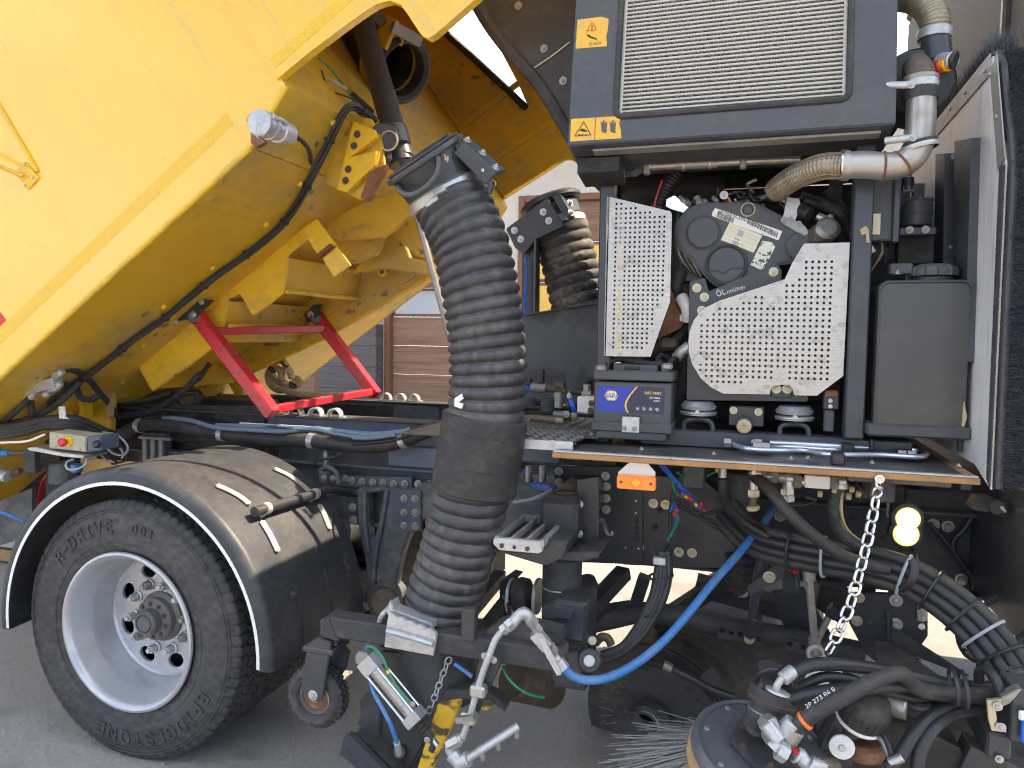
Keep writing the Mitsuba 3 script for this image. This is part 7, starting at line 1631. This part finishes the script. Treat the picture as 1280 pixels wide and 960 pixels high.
for k, (pts, r) in enumerate(tails): obj('hose', tp(pts, r, 14, .012), 'hose_black' if k != 1 else 'rubber', bl2, smooth=60)
for p, d in (((1192, 858, 2.02), (1, 0, .1)), ((1204, 862, 2.03), (1, 0, .1))): obj('tie', lathe([(.042, -.004), (.047, -.004), (.047, .004), (.042, .004), (.042, -.004)], at(*p), d, 20), 'plastic_black', bl2)
obj('orange_ring', lathe([(.0185, -.005), (.0225, -.004), (.0225, .004), (.0185, .005)], at(1006, 901, 1.86), at(990, 912, 1.86) - at(1020, 890, 1.86), 20), 'orange_ring', bl2)
HLp = Pl(at(1012, 884, 1.838), at(1036, 868, 1.85) - at(1008, 886, 1.838), Z1)
obj('lettering', text(HLp, '2P 273 R4 S', 1008, 886, .010), 'white_label', bl2)
dn = thing('side_hoses', 'thin black hoses looping beside the loom against the bright ground', 'hose')
obj('hose', tp([(1226, 750, 2.3), (1203, 770, 2.3), (1198, 795, 2.3), (1208, 818, 2.3), (1228, 828, 2.3), (1246, 822, 2.28)], .0085, 8), 'hose_black', dn)
obj('hose', tp([(1246, 746, 2.4), (1222, 766, 2.35), (1211, 790, 2.3), (1214, 812, 2.3), (1232, 820, 2.3), (1250, 818, 2.28)], .0085, 8), 'hose_black', dn)
obj('coupler', cyl(at(1210, 812, 2.28), at(1220, 820, 2.28), .012, 12), 'steel_dull', dn)
obj('hose', tp([(1270, 802, 2.3), (1300, 778, 2.4)], .010, 8), 'hose_black', dn)
obj('hose_hook', tube(A((1224, 850, 2.1), (1224, 840, 2.08), (1232, 836, 2.06), (1242, 845, 2.04), (1248, 858, 2.03), (1250, 870, 2.03)), .012, 10), 'hose_black', dn)
for nm, pts, r in (('upper', [(903, 598, 2.35), (903, 612, 2.36), (908, 630, 2.40), (928, 652, 2.46), (955, 668, 2.48), (985, 684, 2.48)], .014), ('mid', [(944, 597, 2.35), (958, 608, 2.30), (985, 640, 2.26), (1015, 668, 2.26), (1045, 690, 2.28), (1078, 704, 2.32), (1110, 712, 2.34)], .018), ('inner', [(1053, 611, 2.37), (1044, 622, 2.37), (1042, 642, 2.37), (1050, 664, 2.38), (1072, 682, 2.38), (1100, 695, 2.38), (1130, 712, 2.38)], .018)):
    k = thing('branch_hose', {'upper': 'black hose falling from the leftmost steel fitting into the loom', 'mid': 'brownish black hose crossing in front of the rail down to the loom', 'inner': 'black hose bending down from the fitting right of the white block'}[nm], 'hose', 'hoses from the fittings to the loom')
    obj('hose', tp(pts, r, 14), 'rubber' if nm != 'upper' else 'hose_black', k)

# work lamp, lit
wlm = thing('work_lamp', 'lit twin work lamp glowing warm white on the chassis rail', 'lamp')
LY = 2.52
LPl = Pl((0, LY, 0), (1, .05, 0), Z1)
LPl = Y(LY); ca_, cb2 = LPl.uv(1135.5, 649), LPl.uv(1133, 668.5)
rl_ = .033
pea = m3.CrossSection([circ(ca_, rl_ * 1.12, 32)]) + m3.CrossSection([circ(cb2, rl_ * 1.18, 32)]) + m3.CrossSection([ccw([(ca_[0] - .022, ca_[1]), (ca_[0] + .022, ca_[1]), (cb2[0] + .022, cb2[1]), (cb2[0] - .022, cb2[1])])])
obj('housing', bev(LPl, pea.offset(.008, m3.JoinType.Round), .05, -.006, .006), 'plastic_black', wlm)
prin('lamp_lens', (0.8, 0.62, 0.30), .15)
obj('lens_rim', bev(LPl, pea, .02, -.003, .004), 'lamp_lens', wlm, emitter={'type': 'area', 'radiance': rgb(.17, .085, .016)})
for c in (ca_, cb2):
    m_ = lathe([(rl_ * .80, -.004), (rl_ * .76, .004), (rl_ * .5, .008), (0, .010)], LPl.pt(*c), LPl.n, 28)
    obj('bulb', m_, 'lamp_lens', wlm, emitter={'type': 'area', 'radiance': rgb(2.6, 1.9, .85)})
obj('mount', bpx(1126, 676, 1142, 690, LY + .03, .03, .004), 'black_paint', wlm); obj('cable', tp([(1140, 680, LY + .02), (1146, 692, LY + .02), (1148, 704, LY)], .006, 8), 'hose_black', wlm)

chain('bright steel chain hanging from the deck edge to the side broom', [(1099.5, 599, 2.17), (1095, 623, 2.12), (1090, 650, 2.10), (1084, 677, 2.08), (1077, 705, 2.06), (1069, 735, 2.04), (1061, 760, 2.02), (1050, 786, 2.0), (1038, 810, 1.98), (1027, 826, 1.97)], 2.1, .045, .0042)
bolt(fc, at(1099.5, 599, 2.14), r=.012, mat='chrome')

# lifting gear behind the broom
lg = thing('broom_lift_linkage', 'black tubes, rods and bolted plates of the broom lifting linkage', 'linkage')
obj('cross_tube', tp([(725, 782, 2.85), (765, 773, 2.85), (800, 766, 2.85), (840, 769, 2.85), (912, 784, 2.85), (990, 798, 2.85), (1080, 817, 2.85)], .040, 18), 'black_dusty', lg)
for pts, hs__ in (([(898, 781), (954, 792), (953, 806), (896, 798)], ((903, 788), (914, 791), (925.5, 793), (949, 799))), ([(982, 798), (1018, 806), (1015, 820), (981, 812)], ((987, 805), (1004, 809)))):
    pl = Y(2.78); k = obj('lug_plate', bev(pl, cs(pl.uvs(pts), [circ(pl.uv(*h), .010, 12) for h in hs__], rnd=.003), .012, b=.002), 'black_paint', lg)
bolt(lg, at(936.5, 799, 2.775), r=.018, mat='zinc_yellow')
obj('gas_strut', cyl(at(957, 679, 2.62), at(945, 742, 2.66), .022, 18), 'black_satin', lg); obj('gas_strut', cyl(at(951, 700, 2.63), at(937, 796, 2.72), .016, 16), 'black_satin', lg); obj('gas_strut', cyl(at(945, 770, 2.69), at(939, 790, 2.71), .025, 16), 'black_paint', lg); obj('strut_cap', cyl(at(957, 678, 2.615), at(957, 682, 2.62), .024, 16), 'insulation', lg)
obj('turnbuckle', cyl(at(1009, 694, 2.50), at(1012, 726, 2.50), .020, 14), 'steel_dull', lg); obj('turnbuckle', cyl(at(1011, 720, 2.50), at(1018, 800, 2.50), .012, 12), 'steel_dull', lg); obj('turnbuckle', cyl(at(1017, 795, 2.50), at(1019, 812, 2.50), .018, 14), 'steel_dull', lg)
obj('ball_joint', cyl(at(1020, 817, 2.45), at(1020, 817, 2.52), .030, 20), 'steel_dull', lg); bolt(lg, at(1020, 817, 2.45), r=.018, mat='steel_dull')
zb2 = [(.052 + .010 * (k % 2), -.014 * k) for k in range(9)]
obj('air_bellows', lathe([(0, .0)] + zb2 + [(.03, -.13), (.02, -.16), (0, -.16)], at(927, 690, 2.78), Z1, 28), 'rubber', lg); obj('bellows_top', cyl(at(927, 650, 2.80), at(927, 692, 2.80), .04, 20), 'black_dusty', lg); obj('bellows_stud', cyl(at(927, 735, 2.78), at(927, 745, 2.78), .022, 14), 'steel_dull', lg)
k = obj('lever', plate(2.58, [(934, 734), (972, 704), (981, 706), (981, 722), (944, 742), (937, 746)], .016, bv=.003), 'black_satin', lg)
bolt(lg, at(961.5, 721, 2.578), r=.020, mat='zinc_yellow')
obj('switch_plate', plate(2.62, [(979, 690), (1001, 693), (1000, 742), (978, 739)], .012, bv=.002), 'black_paint', lg)
obj('switch', cyl(at(994, 714, 2.58), at(994, 720, 2.60), .012, 14), 'plastic_black', lg); obj('switch_cap', cyl(at(994, 712, 2.57), at(994, 715, 2.575), .010, 14), 'red_plastic', lg); obj('switch_arm', tube(A((994, 718, 2.58), (997, 734, 2.57)), .003, 6), 'chrome', lg)
obj('inner_plate', plate(2.95, [(965, 740), (1005, 735), (1060, 830), (1060, 850), (985, 800)], .02), 'black_dusty', lg)
obj('inner_plate', plate(3.05, [(1025, 732), (1062, 740), (1064, 775), (1050, 780), (1020, 760)], .2), 'grime_black', lg)
obj('inner_rod', cyl(at(1040, 762, 2.8), at(1022, 800, 2.8), .012, 12), 'steel_dull', lg); obj('inner_rod_end', cyl(at(1036, 760, 2.78), at(1048, 768, 2.78), .028, 16), 'black_paint', lg)
obj('inner_beam', bar(at(820, 780, 3.1), at(910, 722, 3.1), .10, .06), 'grime_black', lg); obj('inner_beam', bar(at(870, 730, 3.2), at(980, 760, 3.2), .14, .06), 'black_dusty', lg)
bp3 = thing('bolted_bracket_plate', 'black bolted bracket plate with slotted adjuster behind the loom', 'bracket')
pl = Y(2.60)
obj('plate', bev(pl, cs(pl.uvs([(1062, 742), (1140, 743), (1160, 749), (1160, 795), (1149, 811), (1098, 830), (1082, 818), (1062, 780)])), .02, b=.003), 'black_paint', bp3)
bolts(bp3, [(1073.7, 747), (1071, 776)], 2.598, px=6, mat='zinc_yellow'); bolts(bp3, [(1120, 750.6), (1119.7, 780)], 2.598, px=7, mat='zinc')
for p in ((1087, 747), (1087, 777), (1137, 751), (1105, 777), (1134, 781)): obj('hole', cyl(at(*p, 2.597), at(*p, 2.6), .010, 12), 'ink_black', bp3)
obj('slot_plate', bev(Y(2.585), cs(Y(2.585).uvs([(1147, 737), (1160, 738), (1160, 777), (1147, 776)]), [Y(2.585).uvs([(1151, 741), (1156, 741), (1156, 763), (1151, 763)])], rnd=.003), .012, b=.002), 'galvanised', bp3)
bolts(bp3, [(1153.5, 765), (1153.5, 772)], 2.583, px=4.5, mat='zinc'); obj('oval_hole', cyl(at(1152, 783, 2.597), at(1152, 783, 2.6), .010, 12), 'white_label', bp3)
obj('gusset', quad3(A((1110, 765, 2.595), (1111, 808, 2.595), (1205, 850, 2.45), (1122, 785, 2.595)), .012), 'black_dusty', bp3)
obj('gusset', quad3(A((1093, 806, 2.59), (1112, 806, 2.59), (1190, 852, 2.3), (1100, 852, 2.35)), .012), 'black_dusty', bp3)
obj('gusset_edge', tube(A((1110, 765, 2.59), (1111, 808, 2.59)), .006, 6), 'black_satin', bp3); obj('gusset_edge', tube(A((1111, 808, 2.58), (1150, 826, 2.48)), .006, 6), 'black_satin', bp3)
obj('column', bpx(1075, 728, 1095, 745, 2.7, .05), 'grime_black', bp3); obj('column', bpx(1112, 726, 1136, 745, 2.7, .05), 'grime_black', bp3)

# ------------------------------------------------------------------ roller brush under its cover
rb2 = thing('roller_brush', 'tan bristled roller brush under a dusty black curved cover', 'brush')
rc2 = at(822, 900, 2.92); rd = np.array([.30, 1, 0.02]); rd /= np.linalg.norm(rd); RR = .255
prin('cover_dark', dusty((0.036, 0.036, 0.037), dust=(.12, .105, .085), amount=.55, up=.25, f=7), 0.55)
M_ = frame(rc2, rd, (0, 0, 1)); tt2 = np.radians(np.linspace(-20, 200, 50)); zz2 = np.linspace(.02, 1.5, 14)
def shell(r0, r1, a):
    pr = np.vstack([np.stack([r1 * np.cos(a), r1 * np.sin(a)], 1), np.stack([r0 * np.cos(a[::-1]), r0 * np.sin(a[::-1])], 1)])
    v, f = mm(m3.CrossSection([ccw(pr)]).extrude(1.5, 12)); return mv((v, f), M_)
obj('cover', bumpy(shell(.30, .308, tt2), .004, 6), 'cover_dark', rb2)
obj('core', mv(cyl((0, 0, .03), (0, 0, 1.45), .10, 24), M_), 'grime_black', rb2)
bv, bf, kk = [], [], 0; rs = np.random.RandomState(8)
for i in range(5200):
    a = rs.uniform(0, 2 * math.pi); z = rs.uniform(.0, .5) ** 1.5 * 1.3; r1 = RR * rs.uniform(.97, 1.06); da = rs.normal(0, .10)
    p0 = np.array([.1 * math.cos(a), .1 * math.sin(a), z]); p1 = np.array([r1 * math.cos(a + da), r1 * math.sin(a + da), z + rs.normal(0, .015) - .02])
    s = np.cross(p1 - p0, rs.randn(3)); s = s / np.linalg.norm(s) * .0016; bv += [p0 - s, p0 + s, p1]; bf.append([kk, kk + 1, kk + 2]); kk += 3
v, f = mv((np.array(bv), np.array(bf)), M_); v[:, 2] = np.maximum(v[:, 2], .004)
obj('bristles', (v, f), 'bristle_tan', rb2, smooth=False, kind='stuff')
ea = np.vstack([np.stack([.304 * np.cos(tt2), .304 * np.sin(tt2)], 1)]); v, f = mm(m3.CrossSection([ccw(ea)]).extrude(.012)); obj('end_cap', mv((v + np.array([0, 0, -.02]), f), M_), 'cover_dark', rb2)
RP_ = Y(2.70)
ep = obj('end_plate', bev(RP_, cs(RP_.uvs([(780, 887), (786, 835), (800, 830), (841, 838), (874, 857), (893, 884), (862, 900), (833, 912), (806, 900)])), .014, b=.002), 'black_paint', rb2)
for p in ((799, 834), (808, 838), (862, 861), (873, 877)): bolt(ep, at(*p, 2.698), r=.013, mat='black_paint')
obj('bearing', lathe([(.045, -.01), (.075, -.01), (.080, 0), (.075, .06), (.045, .06), (.045, -.01)], at(812, 905, 2.66), (-.2, -1, .2), 32), 'black_dusty', rb2)
obj('bearing_ring', lathe([(.040, .02), (.048, .03), (.056, .02)], at(810, 905, 2.63), (-.2, -1, .2), 32), 'galvanised', rb2)
obj('arm_plate', plate(2.58, [(786, 893), (795, 891), (818, 922), (826, 945), (784, 925)], .012, bv=.002), 'black_satin', rb2)
bolt(rb2, at(783, 896, 2.57), r=.022, mat='black_paint')
obj('triangle_lug', plate(2.74, [(890, 832), (913, 866), (884, 860), (871, 850)], .01, bv=.002), 'black_paint', rb2)
obj('brush_hose', tp([(805, 826, 2.68), (830, 832, 2.64), (860, 846, 2.62), (890, 862, 2.62), (918, 872, 2.62)], .014, 10), 'hose_black', rb2)
obj('hose_fitting', cyl(at(829, 831, 2.63), at(840, 836, 2.63), .017, 12), 'steel_dull', rb2)
obj('inner_hood', plate(3.0, [(850, 800), (900, 792), (1000, 808), (1060, 835), (1060, 960), (900, 960), (860, 880)], .02), 'cover_dark', rb2)

# ------------------------------------------------------------------ side broom
sb = thing('side_broom', 'round side broom with grey wire bristles, wooden ring and hydraulic motor', 'broom')
bc = at(958, 940, 1.93); bn = np.array([.20, -.20, .95]); bn /= np.linalg.norm(bn)
MB = frame(bc, bn, (0, 1, 0)); RB = .185
prin('disc_grey', dusty((0.095, 0.10, 0.108), dust=(.2, .19, .17), amount=.4, up=.1, f=12), .35)
obj('disc', lathe([(0, 0), (.08, .004), (RB - .03, .004), (RB - .008, -.002), (RB, -.012), (RB, -.024), (0, -.024)], bc, bn, 72), 'disc_grey', sb)
obj('disc_lip', lathe([(RB - .022, .004), (RB - .012, .008), (RB - .002, -.004)], bc, bn, 72), 'disc_grey', sb)
obj('wooden_ring', lathe([(.05, -.024), (RB + .002, -.024), (RB + .004, -.030), (RB + .002, -.066), (.05, -.066)], bc, bn, 72), 'timber', sb)
hxp = [(.092 * math.cos(t), .092 * math.sin(t)) for t in np.arange(6) * math.pi / 3 + .3]
v, f = mm(m3.CrossSection([ccw(hxp)]).offset(.004, m3.JoinType.Round).extrude(.012)); obj('hub_plate', mv((v + np.array([0, 0, .012]), f), MB), 'black_dusty', sb)
obj('hub', lathe([(0, -.0), (.075, 0), (.075, .012), (0, .012)], bc, bn, 36), 'black_dusty', sb)
for k in range(6):
    t = .3 + k * math.pi / 3 + .3; q = mv((np.array([[.074 * math.cos(t), .074 * math.sin(t), .024]]), None if False else np.zeros((0, 3), int)), MB)[0][0]; bolt(sb, q, bn, r=.013, mat='cast_brown')
for k in range(8):
    t = k * math.pi / 4; q = bc + MB[:3, 0] * .15 * math.cos(t) + MB[:3, 1] * .15 * math.sin(t) + bn * .003; bolt(sb, q, bn, r=.010, mat='zinc', washer=False)
bv, bf, kk = [], [], 0; rs = np.random.RandomState(21)
for i in range(1300):
    a = rs.uniform(0, 2 * math.pi); r0_ = rs.uniform(.10, RB - .012); L_ = rs.uniform(.25, .31)
    tl = .80 + rs.normal(0, .09); o = np.array([r0_ * math.cos(a), r0_ * math.sin(a), -.066]); d = np.array([math.cos(a) * math.sin(tl), math.sin(a) * math.sin(tl), -math.cos(tl)]) + rs.randn(3) * .04
    e_ = o + d / np.linalg.norm(d) * L_; s = np.cross(d, rs.randn(3)); s = s / np.linalg.norm(s) * .0017; s2 = np.cross(d, s); s2 = s2 / np.linalg.norm(s2) * .0017
    bv += [o - s, o + s, e_ + s * .7, e_ - s * .7, o - s2, o + s2, e_ + s2 * .7, e_ - s2 * .7]; bf += [[kk, kk + 1, kk + 2], [kk, kk + 2, kk + 3], [kk + 4, kk + 5, kk + 6], [kk + 4, kk + 6, kk + 7]]; kk += 8
v, f = mv((np.array(bv), np.array(bf)), MB); v[:, 2] = np.maximum(v[:, 2], .003)
obj('bristles', (v, f), 'bristle', sb, smooth=False, kind='stuff')
mo = thing('broom_motor', 'black hydraulic motor with steel fittings on the side broom', 'motor')
m0 = at(955, 912, 1.93); m1 = at(968, 862, 1.95); md = bn
md = (m1 - m0) / np.linalg.norm(m1 - m0); HL = np.linalg.norm(m1 - m0)
obj('body', lathe([(0, 0), (.056, 0), (.058, .01), (.050, .02), (.047, .05), (.047, HL * .62), (.058, HL * .64), (.060, HL * .9), (.056, HL), (0, HL)], m0, md, 36), 'black_dusty', mo)
obj('seam', lathe([(.0475, HL * .4), (.051, HL * .41), (.051, HL * .44), (.0475, HL * .45)], m0, md, 36), 'steel_dull', mo); obj('seam', lathe([(.060, HL * .74), (.0615, HL * .75), (.0615, HL * .76), (.060, HL * .77)], m0, md, 36), 'rust', mo)
for k in range(5):
    t = k * 1.2566; Mm = frame(m1, md, (0, 1, 0)); bolt(mo, m1 + Mm[:3, 0] * .043 * math.cos(t) + Mm[:3, 1] * .043 * math.sin(t), md, r=.011, mat='cast_brown')
obj('flange_lug', lathe([(0, 0), (.025, 0), (.025, .014), (0, .014)], at(944, 912, 1.88), bn, 18), 'black_dusty', mo); bolt(mo, at(944, 909, 1.88), bn, r=.013, mat='cast_brown')
obj('port_ring', lathe([(0, 0), (.030, 0), (.030, .006), (.015, .008), (0, .008)], at(972, 866, 1.90), md, 24), 'galvanised', mo)
g_ = lambda a, b, r, m='zinc', nm='fitting': obj(nm, cyl(at(*a), at(*b), r, 16), m, mo)
hx2 = lambda a, b, r, m='zinc': obj('nut', hexn(at(*a), at(*b) - at(*a), r, np.linalg.norm(at(*b) - at(*a))), m, mo)
obj('elbow', tube(A((970, 866, 1.90), (971, 858, 1.90), (976, 850, 1.90), (984, 843, 1.91)), .0095, 12), 'galvanised', mo)
g_((978, 849, 1.90), (992, 838, 1.92), .017, 'galvanised'); 
hx2((956, 908, 1.84), (966, 903, 1.86), .024); g_((957, 904, 1.84), (974, 926, 1.83), .019, 'galvanised'); g_((958, 922, 1.83), (972, 916, 1.85), .022); hx2((968, 934, 1.83), (974, 926, 1.83), .021, 'galvanised'); hx2((972, 936, 1.83), (984, 944, 1.83), .024, 'galvanised')
hx2((970, 922, 1.85), (982, 912, 1.86), .019); g_((978, 916, 1.86), (992, 902, 1.86), .022, 'galvanised'); hx2((982, 932, 1.86), (991, 922, 1.86), .019); g_((986, 926, 1.86), (996, 912, 1.86), .020, 'steel_dull')
obj('side_mount', plate(2.0, [(948, 836), (962, 834), (986, 846), (992, 862), (984, 866), (966, 852)], .05, bv=.004), 'black_paint', mo)
obj('wire', tp([(946, 850, 1.95), (950, 842, 1.93), (962, 836, 1.92), (974, 838, 1.93), (985, 836, 1.95)], .007, 8), 'hose_black', mo)
g_((998, 940, 1.84), (1006, 952, 1.84), .016, 'galvanised'); g_((996, 941, 1.84), (996, 938, 1.84), .010, 'red_plastic', 'red_plug'); obj('water_elbow', tube(A((1000, 944, 1.84), (1006, 953, 1.84), (1016, 955, 1.85), (1034, 958, 1.88)), .016, 12), 'galvanised', mo)
for p in ((996, 944), (1012, 955)): obj('hose_clip', lathe([(.016, -.004), (.021, -.003), (.021, .003), (.016, .004)], at(*p, 1.84), (.7, 0, -.5), 16), 'galvanised', mo)
g_((1020, 956, 1.86), (1045, 958, 1.9), .018, 'cast_brown')
# broom carrier with wheel, actuator, plates
bc2 = thing('broom_carrier', 'black plates carrying the side broom with pale washer and white actuator', 'bracket')
obj('arm', plate(2.05, [(1022, 905), (1040, 890), (1048, 906), (1040, 960), (1022, 965), (1016, 940)], .06, bv=.004), 'black_satin', bc2)
obj('arm', plate(2.03, [(1036, 915), (1066, 908), (1090, 912), (1090, 922), (1066, 926), (1066, 960), (1036, 962)], .05, bv=.004), 'black_paint', bc2)
obj('strut', bar(at(1020, 950, 2.02), at(1056, 882, 2.04), .035, .03), 'black_paint', bc2)
wsh = at(1052, 933, 1.985); obj('washer', lathe([(0, 0), (.0295, 0), (.031, .003), (.0295, .007), (0, .007)], wsh, (0, -1, .1), 32), 'white_label', bc2); bolt(bc2, wsh - Y1 * .006, (0, -1, .1), r=.012, washer=False)
obj('actuator', cyl(at(1014, 852, 2.08), at(1052, 854, 2.12), .032, 24), 'white_label', bc2); obj('actuator', cyl(at(1096, 872, 2.08), at(1136, 884, 2.05), .034, 24), 'aluminium', bc2)
obj('rubber_coupling', lathe([(.02, 0), (.034, .004), (.034, .014), (.028, .018), (.034, .022), (.034, .034), (.028, .038), (.034, .042), (.034, .055), (0, .06)], at(1148, 876, 2.06), (0, -.1, -1), 24), 'rubber', bc2)
obj('loop', tube(A((1040, 858, 2.0), (1048, 848, 1.98), (1062, 846, 1.98), (1072, 852, 1.98)), .010, 10), 'black_paint', bc2)
bw = at(1080, 888, 2.02)
obj('buffer', lathe([(0, -.055), (.03, -.053), (.05, -.042), (.060, -.02), (.062, 0), (.060, .02), (.05, .042), (.03, .053), (0, .055)], bw, (.25, -.3, 1), 40), 'rubber', bc2)
for k in range(26):
    a = k * 2 * math.pi / 26; Mw = frame(bw, (.25, -.3, 1)); pts = [mv((np.array([[.0625 * math.cos(ph) * math.cos(a), .0625 * math.cos(ph) * math.sin(a), .054 * math.sin(ph)]]), np.zeros((0, 3), int)), Mw)[0][0] for ph in np.linspace(-1.1, 1.1, 9)]
    obj('buffer_rib', sweep(np.array(pts), .0022, 5), 'rubber', bc2)
obj('buffer_rim', tube([bw + (lambda Mw: Mw[:3, 0] * .053 * math.cos(t) + Mw[:3, 1] * .053 * math.sin(t))(frame(bw, (.25, -.3, 1))) - np.array([.25, -.3, 1]) * .030 for t in np.linspace(0, 2 * math.pi, 30)], .007, 8), 'white_label', bc2)
obj('base_plate', plate(2.08, [(1088, 900), (1140, 905), (1200, 935), (1210, 965), (1060, 970), (1070, 930)], .25), 'grime_black', bc2)
obj('rust_pad', bumpy(cyl(at(1080, 925, 2.06), at(1080, 945, 2.06), .05, 24), .003, 30), 'rust', bc2)
obj('small_fitting', tube(A((1094, 918, 2.0), (1104, 926, 1.98), (1112, 944, 1.97), (1120, 952, 1.96)), .009, 10), 'steel_dull', bc2); obj('small_fitting', cyl(at(1112, 954, 1.95), at(1128, 946, 1.95), .012, 12), 'zinc', bc2)
obj('thin_hose', tp([(1098, 910, 2.0), (1110, 930, 1.97), (1116, 950, 1.96)], .008, 8), 'hose_black', bc2)
sbx = thing('steel_corner_box', 'black steel box frame with clamp bracket at the bottom right corner', 'frame')
obj('box', bpx(1233, 918, 1265, 950, 2.05, .2, .006), 'black_satin', sbx); obj('post', bpx(1263, 862, 1300, 930, 2.02, .1, .004), 'black_satin', sbx)
obj('arm', bar(at(1200, 940, 2.1), at(1300, 985, 2.1), .08, .08), 'black_paint', sbx)
obj('back', plate(2.3, [(1180, 900), (1240, 880), (1300, 880), (1300, 970), (1180, 970)], .1), 'grime_black', sbx)
obj('clamp', plate(1.99, [(1234, 876), (1252, 874), (1252, 882), (1245, 890), (1247, 905), (1258, 908), (1258, 916), (1240, 914), (1236, 900)], .012, bv=.002), 'zinc_yellow', sbx); obj('clamp', plate(2.0, [(1252, 872), (1272, 862), (1278, 862), (1262, 880), (1252, 884)], .03, bv=.002), 'steel_dull', sbx)
bolts(sbx, [(1247, 883), (1251, 909)], 1.985, px=5, mat='zinc')
obj('decal', bpx(1277, 900, 1290, 930, 2.0, .01), 'blue_wire', sbx); obj('decal', bpx(1274, 890, 1290, 902, 1.999, .01), 'white_label', sbx)
hole = bolt(sbx, at(1249, 949, 2.04), r=.010)
